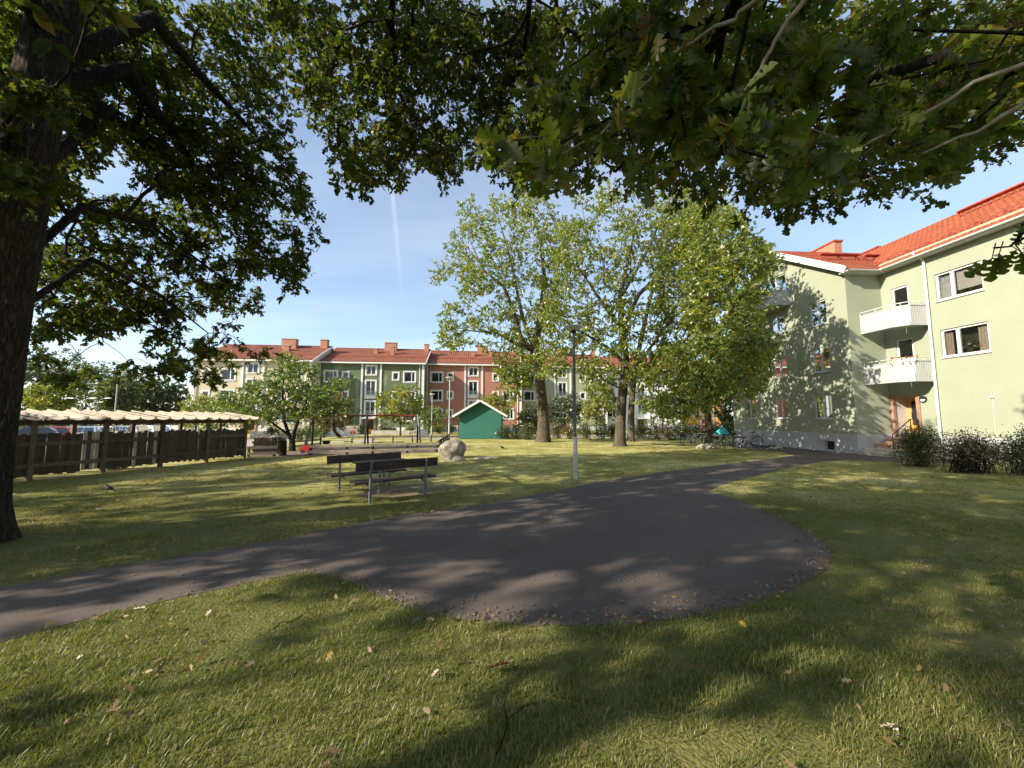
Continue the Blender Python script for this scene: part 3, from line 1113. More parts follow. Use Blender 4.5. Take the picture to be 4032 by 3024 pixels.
bigs = [(0.6, 2.0, 0.68), (10.1, 11.4, 0.68)]
smalls = [(2.75, 3.35), (8.75, 9.35)]
CG = Vector((-17.7, 47.3, 0)) - EU * 5.82
SET = -EN * 2.2
CB = CG + EU * 0 - SET - EU * 12.6
CS = CG + EU * 12.6 + SET
CO = CS + EU * 12.6 + SET
CW = CO + EU * 12.6 + SET
CR = CW + EU * 12.6 + SET
row_house('beige three storey house with red tiled roof, left end of the row', CB, 8.6, 'beige', [(2.8, 4.15, 0.66), (10.1, 11.4, 0.68)], [(0.9, 1.5), (8.75, 9.35)],
          [(7.9, -4.6, 1.15, 1.7, 0.8), (8.2, -3.2, 0.7, 0.7, 0.5), (12.0, -5.0, 1.05, 0.85, 0.7)])
row_house('dark green house with faded plaster patches and white window frames', CG, 8.8, 'greenwall', bigs, smalls,
          [(7.35, -5.0, 1.05, 1.55, 0.8), (5.75, -3.4, 0.65, 0.5, 0.5), (8.0, -2.9, 1.1, 0.45, 0.45), (12.2, -5.0, 0.95, 0.6, 0.6)],
          patches=((2.2, 7.9, 0.7, 0.5), (4.45, 5.9, 0.32, 1.2), (2.4, 5.3, 0.38, 0.38), (4.55, 3.6, 0.28, 1.0), (7.8, 6.5, 0.3, 0.8)))
row_house('salmon red house in the middle of the row behind the green shed', CS, 9.05, 'salmon', bigs, smalls,
          [(7.4, -5.0, 1.05, 1.5, 0.8), (6.0, -3.2, 0.7, 0.5, 0.5), (8.5, -3.0, 0.9, 0.45, 0.45), (12.2, -5.0, 0.9, 0.6, 0.6)])
row_house('olive green house mostly hidden behind the oak trunk', CO, 9.2, 'olive', bigs, smalls, [(7.4, -5.0, 1.0, 1.5, 0.8), (12.2, -5.0, 0.9, 0.6, 0.6)])
row_house('white house with an orange front door seen between the oak trunks', CW, 9.3, 'white', bigs, smalls, [(7.4, -5.0, 1.0, 1.5, 0.8)])
orr, orf = row_house('ochre orange house at the right end of the row behind the bicycles', CR, 9.3, 'orange', [(0.6, 1.9, 0.6)], [(2.75, 3.35)], [(4.4, -5.0, 1.0, 1.5, 0.8)], w=8.6, col=(4.0, 6.2))

# ------------------------------------------------------------------ pale green house on the right
GD = Vector((-0.06, 1, 0)).normalized()        # along the gable, away from the camera
GS = Vector((1, 0.06, 0)).normalized()         # to the right
PA = Vector((17.1, 19.2, 0))                   # outer corner of the wing
PB = PA + GS * 1.9                             # inner corner
house = thing('apartment_house', 'pale green three storey house with balconies and bright red tile roof on the right', 'apartment house', PA)
FG = Face(PA, GD, -GS)                         # gable wall of the wing
FR = Face(PA, GS, -GD)                         # return wall facing the camera
FM = Face(PB, -GD, -GS)                        # main wall coming towards the camera
EV, RISE, GW = 9.48, 2.9, 9.6
PITCH = RISE / (GW / 2)

gw = [(1.2, 2.3, 6.9, 8.25), (4.2, 5.3, 6.9, 8.25), (7.3, 8.2, 6.9, 8.25),
      (1.2, 2.3, 4.3, 5.65), (4.2, 5.3, 4.3, 5.65), (7.3, 8.2, 4.3, 5.65),
      (1.25, 2.4, 1.75, 3.05), (4.25, 5.35, 1.75, 3.05), (7.25, 8.2, 1.75, 3.05)]
cellar = (1.3, 1.95, 0.08, 0.56)
attic = (3.85, 5.85, EV, 10.75)
mb = MB()
wall_holes(mb, FG, 0, GW, 0.97, EV, gw, 0.12)
wall_holes(mb, FG, 3.6, 6.2, EV, 10.9, [(attic[0], attic[1], EV, attic[3])], 0.12)


def zr(a):
    return EV + PITCH * (a if a < GW / 2 else GW - a)


mb.add([FG.p(0, EV), FG.p(3.6, EV), FG.p(3.6, zr(3.6))], [(0, 1, 2)])
mb.add([FG.p(3.6, 10.9), FG.p(6.2, 10.9), FG.p(6.2, zr(6.2)), FG.p(GW / 2, zr(GW / 2)), FG.p(3.6, zr(3.6))], [(0, 1, 2, 3, 4)])
mb.add([FG.p(6.2, EV), FG.p(GW, EV), FG.p(6.2, zr(6.2))], [(0, 1, 2)])
wall_holes(mb, FR, 0, 1.9, 0.97, EV, [])
mb.add([FG.p(GW, -0.1), FG.p(GW, -0.1, -9), FG.p(GW, EV, -9), FG.p(GW, EV)], [(0, 1, 2, 3)])
mw = [(2.4, 4.06, 7.0, 8.23), (2.4, 4.06, 4.45, 5.68), (5.3, 6.95, 7.0, 8.23), (5.3, 6.95, 4.45, 5.68), (9, 10.6, 7.0, 8.23), (9, 10.6, 4.45, 5.68)]
bdoors = [(0.5, 1.28, 6.15, 8.2), (0.5, 1.28, 3.57, 5.62)]
niche = (0.14, 1.22, 0.80, 2.78)
wall_holes(mb, FM, 0, 14, 0.97, EV + 0.2, [*mw, *bdoors, (niche[0], niche[1], 0.97, niche[3], 0.02)], 0.12)
mb.add([FM.p(14, -0.1), FM.p(14, -0.1, -10), FM.p(14, EV, -10), FM.p(14, EV)], [(0, 1, 2, 3)])
mb.build('wall', M['stucco'], house, True)
mb = MB()
wall_holes(mb, FG, 0, GW, -0.1, 0.97, [cellar], 0.25)
wall_holes(mb, FR, 0, 1.9, -0.1, 0.97, [])
wall_holes(mb, FM, 0, 14, -0.1, 0.97, [(niche[0], niche[1], niche[2], 0.97, 0.02)], 0.02)
mb.build('plinth', M['plinth'], house, True)

cur2 = ((0.08, 0.46, 0.02, 0.98, 'curtain_pink', 'curtain'), (0.55, 0.93, 0.02, 0.98, 'curtain_pink', 'curtain'))
cur1 = ((0.06, 0.40, 0.02, 0.98, 'curtain', 'curtain'),)
curw = ((0.06, 0.48, 0.02, 0.98, 'curtain_white', 'curtain'), (0.52, 0.95, 0.02, 0.98, 'curtain_white', 'curtain'))
ins = [((0.06, 0.5, 0.02, 0.98, 'curtain_pink', 'curtain'),), curw, curw, cur1, cur2, cur2, ((0.06, 0.3, 0.02, 0.98, 'curtain_pink', 'curtain'), (0.72, 0.95, 0.02, 0.98, 'curtain_pink', 'curtain')), ((0.5, 0.95, 0.02, 0.98, 'curtain', 'curtain'),), cur2]
for q, i_ in zip(gw, ins):
    window(FG, house, *q, (0.5,), 0.09, 0.07, 0, 'greyframe', 'glass', True, i_)
window(FG, house, *attic, (0.42,), 0.09, 0.07, 0, 'greyframe', 'glass', False, ((0.45, 0.95, 0.02, 0.98, 'curtain_white', 'curtain'),))
q = MB()
FG.slab(q, cellar[0] + 0.04, cellar[1] - 0.04, cellar[2] + 0.02, cellar[3] - 0.03, -0.2, -0.17)
cw = q.build('cellar_window', M['room'], house, True)
q = MB()
FG.slab(q, cellar[0] - 0.03, cellar[1] + 0.03, cellar[2] - 0.06, cellar[2] - 0.002, -0.2, 0.05)
q.build('sill', M['concrete'], cw)
winm = [((0.02, 0.36, 0.03, 0.97, 'curtain_white', 'curtain'), (0.40, 0.97, 0.24, 0.98, 'blind', 'blind')),
        ((0.03, 0.2, 0.02, 0.98, 'curtain', 'curtain'), (0.72, 0.96, 0.02, 0.98, 'curtain', 'curtain'))]
for k, q in enumerate(mw):
    window(FM, house, *q, (0.36,), 0.09, 0.075, 0, 'white', 'glass', True, winm[k % 2] if k != 0 else winm[0])
# a pot plant on the lower window's sill
q = MB()
r = random.Random(3)
pc = FM.p(3.25, 4.85, -0.3)
for i in range(60):
    d = Vector((r.gauss(0, .10), r.gauss(0, .12), r.gauss(0, .14)))
    e = Vector((r.gauss(0, 1), r.gauss(0, 1), r.gauss(0, 1))).normalized() * 0.06
    f = e.cross(Vector((r.gauss(0, 1), r.gauss(0, 1), r.gauss(0, 1)))).normalized() * 0.05
    q.add([pc + d - e, pc + d + f, pc + d + e, pc + d - f], [(0, 1, 2, 3)])
q.build('pot_plant_leaves', M['bush_leaf'], house, True)
for (a0, a1, z0, z1), cm in zip(bdoors, ('curtain', 'curtain_white')):
    q = MB()
    F = FM
    F.slab(q, a0, a1, z1 - 0.08, z1, -0.11, -0.05)
    F.slab(q, a0, a0 + 0.09, z0, z1 - 0.08, -0.11, -0.05)
    F.slab(q, a1 - 0.09, a1, z0, z1 - 0.08, -0.11, -0.05)
    F.slab(q, a0 + 0.09, a1 - 0.09, z0, z0 + 0.5, -0.11, -0.05)
    d = q.build('balcony_door', M['white'], house, True)
    q = MB()
    F.slab(q, a0 + 0.09, a1 - 0.09, z0 + 0.5, z1 - 0.08, -0.085, -0.075)
    q.build('pane', M['glass'], d)
    q = MB()
    vs, fs = [], []
    for i in range(13):
        x = a0 + 0.09 + (a1 - a0 - 0.18) * i / 12
        vs += [F.p(x, z0 + 0.4, -0.16 - 0.03 * (i % 2)), F.p(x, z1 - 0.08, -0.16 - 0.03 * (i % 2))]
    for i in range(12):
        fs.append((2 * i, 2 * i + 2, 2 * i + 3, 2 * i + 1))
    q.add(vs, fs)
    q.build('curtain', M[cm] if z0 > 5 else M['room'], d)  # on the lower door a dark sheet stands in for the unlit room


def balcony(F, pts, zb, zt, hr, label=None):
    """pts: (along, out) corners of the balcony front from wall to wall; corrugated steel front, pipe rail above"""
    q = MB()
    top = [F.p(a, zb + 0.12, d) for a, d in pts]
    bot = [F.p(a, zb, d) for a, d in pts]
    n = len(pts)
    q.add(top + bot, [tuple(range(n)), tuple(range(2 * n - 1, n - 1, -1))] + [(i, (i + 1) % n, n + (i + 1) % n, n + i) for i in range(n)])
    b = q.build('balcony', M['plinth'], house, True, label)
    q = MB()
    for i in range(n - 1):
        A, B = Vector(F.p(pts[i][0], 0, pts[i][1])), Vector(F.p(pts[i + 1][0], 0, pts[i + 1][1]))
        L = (B - A).length
        d = (B - A) / L
        nr = Vector((d.y, -d.x, 0))
        if nr.dot(F.n) < 0 and abs(nr.dot(F.n)) > 0.2:
            nr = -nr
        m_ = max(2, int(L / 0.04))
        vs, fs = [], []
        for j in range(m_ + 1):
            o_ = 0.012 if j % 2 else 0.0
            p = A + d * (L * j / m_) + nr * (0.02 + o_)
            vs += [p + Vector((0, 0, zb - 0.03)), p + Vector((0, 0, zt))]
        for j in range(m_):
            fs.append((2 * j, 2 * j + 2, 2 * j + 3, 2 * j + 1))
        q.add(vs, fs)
        q.bar(A + Vector((0, 0, zt)) + nr * 0.02, B + Vector((0, 0, zt)) + nr * 0.02, 0.05, 0.04)
    q.build('balcony_front', M['balcony'], b)
    q = MB()
    rp = [F.p(a, zt + hr, d * 0.97) for a, d in pts]
    q.tube(rp, 0.022, 6)
    for (a, d) in pts[0:]:
        q.tube([F.p(a, zt, d * 0.97), F.p(a, zt + hr, d * 0.97)], 0.014, 6)
    for i in range(n - 1):
        a, d = (pts[i][0] + pts[i + 1][0]) / 2, (pts[i][1] + pts[i + 1][1]) / 2
        q.tube([F.p(a, zt, d * 0.97), F.p(a, zt + hr, d * 0.97)], 0.014, 6)
    q.build('railing', M['greyframe'], b)
    return b


bp_ = [(0.03, 1.28), (1.55, 1.28), (2.05, 0.95), (2.05, 0.02)]
balcony(FM, bp_, 6.03, 6.93, 0.16, 'upper balcony above the flower box')
bl = balcony(FM, bp_, 3.45, 4.36, 0.16, 'lower balcony over the door with red flowers')
balcony(FG, [(3.55, 0.02), (3.55, 0.85), (4.2, 1.15), (6.9, 1.15), (6.9, 0.02)], 8.62, 9.5, 0.16, 'attic balcony high on the gable')
# flower box with red blooms on the lower balcony rail
q = MB()
a0_, a1_ = FM.p(1.45, 4.42, 1.30), FM.p(2.1, 4.42, 0.9)
q.bar(a0_, a1_, 0.16, 0.14)
fb = q.build('flower_box', M['greyframe'], bl)
q, q2 = MB(), MB()
r = random.Random(5)
for i in range(190):
    c = Vector(a0_).lerp(Vector(a1_), r.random()) + Vector((r.gauss(0, .07), r.gauss(0, .07), r.uniform(-0.2 if i % 3 else 0.0, 0.17)))
    e = Vector((r.gauss(0, 1), r.gauss(0, 1), r.gauss(0, 1))).normalized()
    f = e.cross(Vector((r.gauss(0, 1), r.gauss(0, 1), r.gauss(0, 1)))).normalized()
    s_ = 0.035
    (q if i % 5 < 2 and c.z > 4.45 else q2).add([c - e * s_, c + f * s_, c + e * s_, c - f * s_], [(0, 1, 2, 3)])
q.build('flower_blooms', M['flower_red'], bl, kind='stuff')
q2.build('flower_foliage', M['bush_leaf'], bl, kind='stuff')

# entrance: niche, stone portal, wooden door with glass and house number
q = MB()
a0, a1, z0, z1 = niche
ND = 0.8
q.add([FM.p(a0, z0, 0), FM.p(a0, z0, -ND), FM.p(a0, z1, -ND), FM.p(a0, z1, 0)], [(0, 1, 2, 3)])
q.add([FM.p(a1, z0, 0), FM.p(a1, z0, -ND), FM.p(a1, z1, -ND), FM.p(a1, z1, 0)], [(0, 1, 2, 3)])
q.add([FM.p(a0, z1, 0), FM.p(a0, z1, -ND), FM.p(a1, z1, -ND), FM.p(a1, z1, 0)], [(0, 1, 2, 3)])
q.add([FM.p(a0, z0, 0), FM.p(a0, z0, -ND), FM.p(a1, z0, -ND), FM.p(a1, z0, 0)], [(0, 1, 2, 3)])
q.build('door_niche', M['niche'], house, True)
q = MB()
FM.slab(q, a0 - 0.11, a0 + 0.03, z0, z1 + 0.12, -0.1, 0.05)
FM.slab(q, a1 - 0.03, a1 + 0.13, z0, z1 + 0.12, -0.1, 0.05)
FM.slab(q, a0 + 0.03, a1 - 0.03, z1 - 0.03, z1 + 0.12, -0.1, 0.05)
q.build('portal', M['portal'], house, True)
q = MB()
D0 = -ND + 0.02
FM.slab(q, a0, a0 + 0.18, z0, z1, D0, D0 + 0.06)
FM.slab(q, a1 - 0.18, a1, z0, z1, D0, D0 + 0.06)
FM.slab(q, a0 + 0.18, a1 - 0.18, z1 - 0.16, z1, D0, D0 + 0.06)
FM.slab(q, a0 + 0.18, a1 - 0.18, z0, z0 + 0.62, D0, D0 + 0.05)
for i in range(7):
    x = a0 + 0.2 + (a1 - a0 - 0.4) * i / 6
    FM.slab(q, x - 0.012, x + 0.012, z0 + 0.04, z0 + 0.6, D0 + 0.05, D0 + 0.062)
ed = q.build('entrance_door', M['door_wood'], house, True)
q = MB()
FM.slab(q, a0 + 0.18, a1 - 0.18, z0 + 0.62, z1 - 0.16, D0 + 0.01, D0 + 0.03)
q.build('door_glass', M['glass_far'], ed)
q = MB()
q.tube([FM.p(a0 + 0.2, z0 + 0.95, D0 + 0.1), FM.p(a0 + 0.2, z0 + 1.25, D0 + 0.1)], 0.015, 6)
q.build('door_handle', M['steel'], ed)
fc = bpy.data.curves.new('house_number', 'FONT')
fc.body = '1A'
fc.size = 0.30
fc.extrude = 0.002
fo0 = bpy.data.objects.new('house_number', fc)
fo = link('house_number', bpy.data.meshes.new_from_object(fo0), M['white'], ed)
bpy.data.objects.remove(fo0)
fo.matrix_local = Matrix.Translation(FM.p(a0 + 0.42, z1 - 0.50, D0 + 0.034)) @ Matrix((
    (-GD.x, 0, -GS.x, 0), (-GD.y, 0, -GS.y, 0), (0, 1, 0, 0), (0, 0, 0, 1)))
# steps up to the door
zs = [0.16, 0.32, 0.48, 0.64, 0.80]
outs = [2.05, 1.72, 1.1, 0.78, 0.5]
ends = [1.9, 1.75, 1.5, 1.4, 1.35]
for i, (z, o_, e_) in enumerate(zip(zs, outs, ends)):
    q = MB()
    FM.slab(q, 0.003 + 0.002 * i, e_ + 0.3, z - 0.16 if i else -0.02, z - 0.05, 0.052, o_ - 0.03)
    q.build('step_riser', M['limestone'] if i < 2 else M['redstone'], house, True)
    n = 3 if i < 2 else 2
    for k in range(n):
        q = MB()
        c0, c1 = 0.004 + (e_ + 0.3) * k / n, (e_ + 0.3) * (k + 1) / n - 0.008
        FM.slab(q, c0, c1, z - 0.05, z, 0.054, o_ + random.uniform(-0.03, 0.03))
        q.build('step_slab', M['limestone'] if i < 2 else M['redstone'], house, True, bevel=0.008)
q = MB()
for x in (1.28, ):
    q.tube([FM.p(x, 0.3, 1.45), FM.p(x, 1.0, 1.45), FM.p(x, 1.72, 0.5), FM.p(x, 1.72, 0.15), FM.p(x, 0.8, 0.15)], 0.022, 6)
    q.tube([FM.p(x, 0.8, 0.5), FM.p(x, 1.72, 0.5)], 0.02, 6)
    q.tube([FM.p(x, 0.5, 1.45), FM.p(x, 1.25, 0.5), FM.p(x, 1.25, 0.15)], 0.012, 6)
q.build('handrail', M['black'], house, True)
# wall lamp: black ring with white lower half
lc = FM.p(1.50, 2.64, 0.05)
q = MB()
n = 20
for rr_, d0, d1 in ((0.15, 0.0, 0.05),):
    vs = []
    for d in (0.0, 0.06):
        for j in range(n):
            t = 2 * math.pi * j / n
            vs.append(FM.p(1.50 + rr_ * math.cos(t), 2.64 + rr_ * math.sin(t), d))
    q.add(vs, [(j, (j + 1) % n, n + (j + 1) % n, n + j) for j in range(n)] + [tuple(range(n, 2 * n))])
wlp = q.build('wall_lamp', M['black'], house, True)
q = MB()
vs = [FM.p(1.50, 2.62, 0.11)]
for j in range(11):
    t = math.pi + math.pi * j / 10
    vs.append(FM.p(1.50 + 0.11 * math.cos(t), 2.64 + 0.11 * math.sin(t), 0.066))
vs.append(FM.p(1.50, 2.64, 0.066))
q.add(vs, [(0, i, i + 1) for i in range(1, 11)] + [(0, 11, 12), (0, 12, 1)])
q.build('diffuser', M['lamp_white'], wlp)
q = MB()
q.tube([FM.p(3.95, 0.75, 0.02), FM.p(3.95, 2.58, 0.02)], 0.008, 5)
FM.slab(q, 3.90, 4.0, 2.58, 2.68, 0.002, 0.06)
q.tube([FM.p(3.95, 2.68, 0.04), FM.p(3.95, 2.78, 0.04)], 0.018, 6)
q.build('wall_socket', M['greyframe'], house, True)
q = MB()
q.tube([FM.p(1.98, EV + 0.02, 0.42), FM.p(1.98, EV - 0.16, 0.40), FM.p(2.1, EV - 0.42, 0.12), FM.p(2.1, EV - 0.6, 0.09), FM.p(2.1, 0.25, 0.09), FM.p(2.1, 0.08, 0.2)], 0.05, 10)
for z in (1.2, 3.2, 5.4, 7.4):
    q.ring(FM.p(2.1, z, 0.09), (0, 0, 1), 0.055, 0.012, 12, 5)
q.build('drainpipe', M['white'], house, True)

# roofs: main slope faces left, wing slope faces the camera
OV = 0.42
tile_me = None


def tile_mesh():
    q = MB()
    w_, l_ = 0.245, 0.40
    vs, fs = [], []
    n = 6
    for e, (y, lift) in enumerate(((0.0, 0.035), (l_, 0.0))):
        for i in range(n + 1):
            a = w_ * i / n
            vs.append((a, y, lift + 0.03 * (0.5 + 0.5 * math.cos(2 * math.pi * i / n))))
    for i in range(n):
        fs.append((i, i + 1, n + 2 + i, n + 1 + i))
    b = len(vs)
    for i in range(n + 1):
        a = w_ * i / n
        vs.append((a, 0.0, 0.012 + 0.03 * (0.5 + 0.5 * math.cos(2 * math.pi * i / n))))
    for i in range(n):
        fs.append((b + i, b + i + 1, i + 1, i))
    q.add(vs, fs)
    return q.mesh('tile')


tile_me = tile_mesh()
tile_me.materials.append(M['tile'])
roofs = []


def roof_slope(P0, U, L, V, SL, skip, prefer):
    """deck plus single tiles; returns tile frames sorted by prefer"""
    U, V = Vector(U).normalized(), Vector(V).normalized()
    Nn = U.cross(V).normalized()
    if Nn.z < 0:
        Nn = -Nn
    out = []
    nu, nv = int(L / 0.235), int(SL / 0.36)
    for j in range(nv):
        for i in range(nu):
            p = Vector(P0) + U * (L * i / nu) + V * (SL * j / nv) + Nn * 0.02
            if skip(p):
                continue
            m_ = Matrix(((U.x, V.x, Nn.x, p.x), (U.y, V.y, Nn.y, p.y), (U.z, V.z, Nn.z, p.z), (0, 0, 0, 1)))
            out.append((prefer(p), m_))
    return out


DR = PITCH * OV
rm = MB()
mainW = 10.0
mrise = 3.2
mp = mrise / (mainW / 2)
mdr = mp * OV
EM = EV + 0.04
# decks
Vm = FM.p(0, EM + mrise, -mainW / 2) - FM.p(0, EM - mdr, OV)
A0 = FM.p(-GW - 0.4, EM - mdr, OV)
slm = Vm.length


def deck(mb, P0, U, L, V, SL, t=0.08):
    U, V = Vector(U).normalized(), Vector(V).normalized()
    Nn = U.cross(V).normalized()
    if Nn.z < 0:
        Nn = -Nn
    P0 = Vector(P0)
    q = [P0, P0 + U * L, P0 + U * L + V * SL, P0 + V * SL]
    mb.hexa([p - Nn * t for p in q] + q)


deck(rm, A0, -GD, 14.4 + GW + 0.4, Vm, slm)
Vb = FM.p(0, EM + mrise, -mainW / 2) - FM.p(0, EM - mdr, -mainW - OV)
deck(rm, FM.p(-GW - 0.4, EM - mdr, -mainW - OV), -GD, 14.4 + GW + 0.4, Vb, slm)
Vw = FG.p(GW / 2, EV + RISE, 0) - FG.p(-OV, EV - DR, 0)
slw = Vw.length
deck(rm, FG.p(-OV, EV - DR + 0.01, 0.32), GS, 7.6, Vw, slw)
Vw2 = FG.p(GW / 2, EV + RISE, 0) - FG.p(GW + OV, EV - DR, 0)
deck(rm, FG.p(GW + OV, EV - DR + 0.01, 0.32), GS, 7.6, Vw2, slw)
rm.bar(FG.p(GW / 2, EV + RISE + 0.06, 0.33), FG.p(GW / 2, EV + RISE + 0.06, -6), 0.25, 0.12)
rm.bar(FM.p(0, EM + mrise + 0.06, -mainW / 2), FM.p(14, EM + mrise + 0.06, -mainW / 2), 0.25, 0.12)
groof = rm.build('roof', M['redmetal'], house, True)


def main_h(p):
    """height of the main deck above p's plan position (left slope)"""
    d = (p - PB).dot(FM.n)
    return EM - mdr + (OV - d) * mp


def wing_h(p):
    a = (p - PA).dot(GD)
    return EV - DR + (min(a, GW - a) + OV) * PITCH


dist = lambda p: (p - Vector((0, 0, H))).length + (4 if (p - PB).dot(-GD) < -1.5 else 0)
fr = roof_slope(A0 - GD * (GW + 0.4) + GD * 5.6, -GD, 14.4 + 5.5, Vm, slm, lambda p: (p - PB).dot(-GD) > 7.0 or wing_h(p) > p.z + 0.02 and (p - PA).dot(GS) < 7.4, lambda p: dist(p) + 0.6 * (p.z - EV))
fr2 = roof_slope(FG.p(-OV, EV - DR + 0.01, 0.34), GS, 7.4, Vw, slw, lambda p: main_h(p) > p.z + 0.02, lambda p: dist(p) - 2.0 + 0.3 * (p.z - EV))
allf = sorted(fr + fr2, key=lambda q: q[0])
for _, m_ in allf[:299]:
    o = bpy.data.objects.new('tile', tile_me)
    COL.objects.link(o)
    o.parent = groof
    o.matrix_local = m_
rest = MB()
tv = [v.co.copy() for v in tile_me.vertices]
tf = [tuple(p.vertices) for p in tile_me.polygons]
for _, m_ in allf[299:]:
    rest.add([m_ @ v for v in tv], tf)
rest.build('roof_tiles', M['tile'], groof, kind='stuff')
# white verge on the gable, gutters, soffits, valley sheet
q = MB()
q.bar(FG.p(-OV, EV - DR - 0.02, 0.36), FG.p(GW / 2, EV + RISE - 0.02, 0.36), 0.07, 0.30)
q.bar(FG.p(GW + OV, EV - DR - 0.02, 0.36), FG.p(GW / 2, EV + RISE - 0.02, 0.36), 0.07, 0.30)
q.bar(FG.p(-OV, EV - DR + 0.17, 0.38), FG.p(GW / 2, EV + RISE + 0.17, 0.38), 0.12, 0.05)
q.build('verge_board', M['white'], groof)
q = MB()


def gutter(q, a, b, r_=0.075):
    a, b = Vector(a), Vector(b)
    d = (b - a).normalized()
    s_ = d.cross(Vector((0, 0, 1)))
    n = 8
    vs, fs = [], []
    for e in (a, b):
        for j in range(n + 1):
            t = math.pi + math.pi * j / n
            vs.append(e + s_ * (math.cos(t) * r_) + Vector((0, 0, math.sin(t) * r_)))
    for j in range(n):
        fs.append((j, j + 1, n + 2 + j, n + 1 + j))
    q.add(vs, fs, True)


gutter(q, FM.p(-OV, EM - mdr - 0.01, OV + 0.07), FM.p(14.4, EM - mdr - 0.01, OV + 0.07))
gutter(q, FG.p(-OV - 0.07, EV - DR - 0.01, 0.3), FG.p(-OV - 0.07, EV - DR - 0.01, -1.9 + OV))
q.build('gutter', M['white'], groof)
q = MB()
FM.slab(q, -0.2, 14, EM - mdr - 0.10, EM - mdr - 0.06, -0.02, OV)
FR.slab(q, -0.3, 1.9, EV - DR - 0.10, EV - DR - 0.06, -0.02, OV)
q.build('soffit', M['greyframe'], groof)
q = MB()
v0 = FM.p(-OV * 0.9, EM - mdr + 0.09, OV)
q.bar(v0, FG.p(GW / 2 * 0.8, EV + RISE * 0.8 + 0.10, -5.6), 0.32, 0.012, up=Vector((-0.4, -0.4, 1)))
q.build('valley_sheet', M['redmetal'], groof)


def roof_rail(U, P, L, V, Nn, name='snow_guard'):
    q = MB()
    U, V, Nn = Vector(U).normalized(), Vector(V).normalized(), Vector(Nn).normalized()
    P = Vector(P)
    for h in (0.16, 0.26):
        q.tube([P + Nn * h, P + U * L + Nn * h], 0.017, 6)
    for i in range(int(L / 0.9) + 1):
        b = P + U * (i * 0.9)
        q.bar(b + Nn * 0.03, b + Nn * 0.28, 0.03, 0.02)
        q.bar(b + Nn * 0.05 + V * 0.3, b + Nn * 0.28, 0.03, 0.02)
    return q.build(name, M['redmetal'], groof)


NM = Vector((-mp * GS.x, -mp * GS.y, 1)).normalized()
NW = Vector((-PITCH * GD.x, -PITCH * GD.y, 1)).normalized()
roof_rail(-GD, FM.p(0.3, EM - mdr + mp * 0.7, OV - 0.7), 9, Vm, NM)
roof_rail(GS, FG.p(-OV + 0.75, EV - DR + PITCH * 0.75, -2.3), 3.6, Vw, NW)


def catwalk(U, P, L, Nn):
    q = MB()
    U, Nn = Vector(U).normalized(), Vector(Nn).normalized()
    P = Vector(P)
    q.bar(P + Vector((0, 0, 0.34)), P + U * L + Vector((0, 0, 0.34)), 0.34, 0.05)
    for i in range(int(L / 1.1) + 1):
        b = P + U * (i * 1.1)
        q.bar(b + Vector((0, 0, -0.02)), b + Vector((0, 0, 0.33)), 0.04, 0.04)
        q.bar(b + U * 0.35 + Vector((0, 0, -0.02)), b + Vector((0, 0, 0.30)), 0.03, 0.03)
    q.build('roof_walkway', M['redmetal'], groof)


catwalk(GS, FG.p(2.2, EV + PITCH * 2.2 + 0.05, -0.8), 2.4, NW)
catwalk(GS, FG.p(2.2, EV + PITCH * 2.2 + 0.05, -3.5), 2.3, NW)
catwalk(-GD, FM.p(0.9, EM + mp * 3.6, -3.6), 9, NM)


def roof_chimney(lo, hi, U, w_, V, d_, label):
    q = MB()
    U, V = Vector(U), Vector(V)
    P = Vector(lo)
    b = [P, P + U * w_, P + U * w_ + V * d_, P + V * d_]
    q.hexa(b + [p + Vector((0, 0, hi)) for p in b])
    c = q.build('chimney', M['brick'], groof, label=label)
    q = MB()
    e = 0.07
    b2 = [P - U * e - V * e, P + U * (w_ + e) - V * e, P + U * (w_ + e) + V * (d_ + e), P - U * e + V * (d_ + e)]
    q.hexa([p + Vector((0, 0, hi)) for p in b2] + [p + Vector((0, 0, hi + 0.10)) for p in b2])
    o = q.build('chimney_cap', M['redmetal'], groof)
    return c


roof_chimney(FG.p(4.4, 11.2, -3.9), 1.9, GS, 0.5, GD, 2.0, 'chimney on the wing roof')
roof_chimney(FG.p(5.3, 11.2, -7.8), 2.0, GS, 0.9, GD, 1.4, 'chimney beside the main roof')

# ------------------------------------------------------------------ wooden pergola with picket fence on the left
pf = [gnd(*q) for q in ((960, 1804), (809, 1817.6), (626, 1838), (402, 1860.5), (111, 1892))]
d_ = (pf[4] - pf[0]).normalized()
sp_ = (pf[4] - pf[0]).length / 4
posts = [pf[0] + d_ * sp_ * i for i in range(7)]
pn = Vector((-d_.y, d_.x, 0))
if pn.x > 0:
    pn = -pn                                        # away from the lawn
perg = thing('pergola', 'brown picket fence under a pale board pergola roof along the left lawn', 'pergola', posts[3])
ZB = 1.70
for i, p in enumerate(posts):
    q = MB()
    q.cbox(p + Vector((0, 0, ZB / 2)), (0.11, 0.11, ZB), Matrix.Rotation(math.atan2(d_.y, d_.x), 3, 'Z'))
    q.build('post', M['wood_mid'], perg, True)
    if i % 1 == 0:
        b = p + pn * 1.35 + d_ * 0.15
        q = MB()
        q.cbox(b + Vector((0, 0, 0.95)), (0.11, 0.11, 1.9), Matrix.Rotation(math.atan2(d_.y, d_.x), 3, 'Z'))
        q.build('post', M['wood_mid'], perg, True)
        q = MB()
        q.bar(p + Vector((0, 0, ZB + 0.02)) - pn * 0.12, b + Vector((0, 0, 1.93)) + pn * 0.12, 0.07, 0.12)
        q.build('rafter', M['wood_dark'], perg, True)
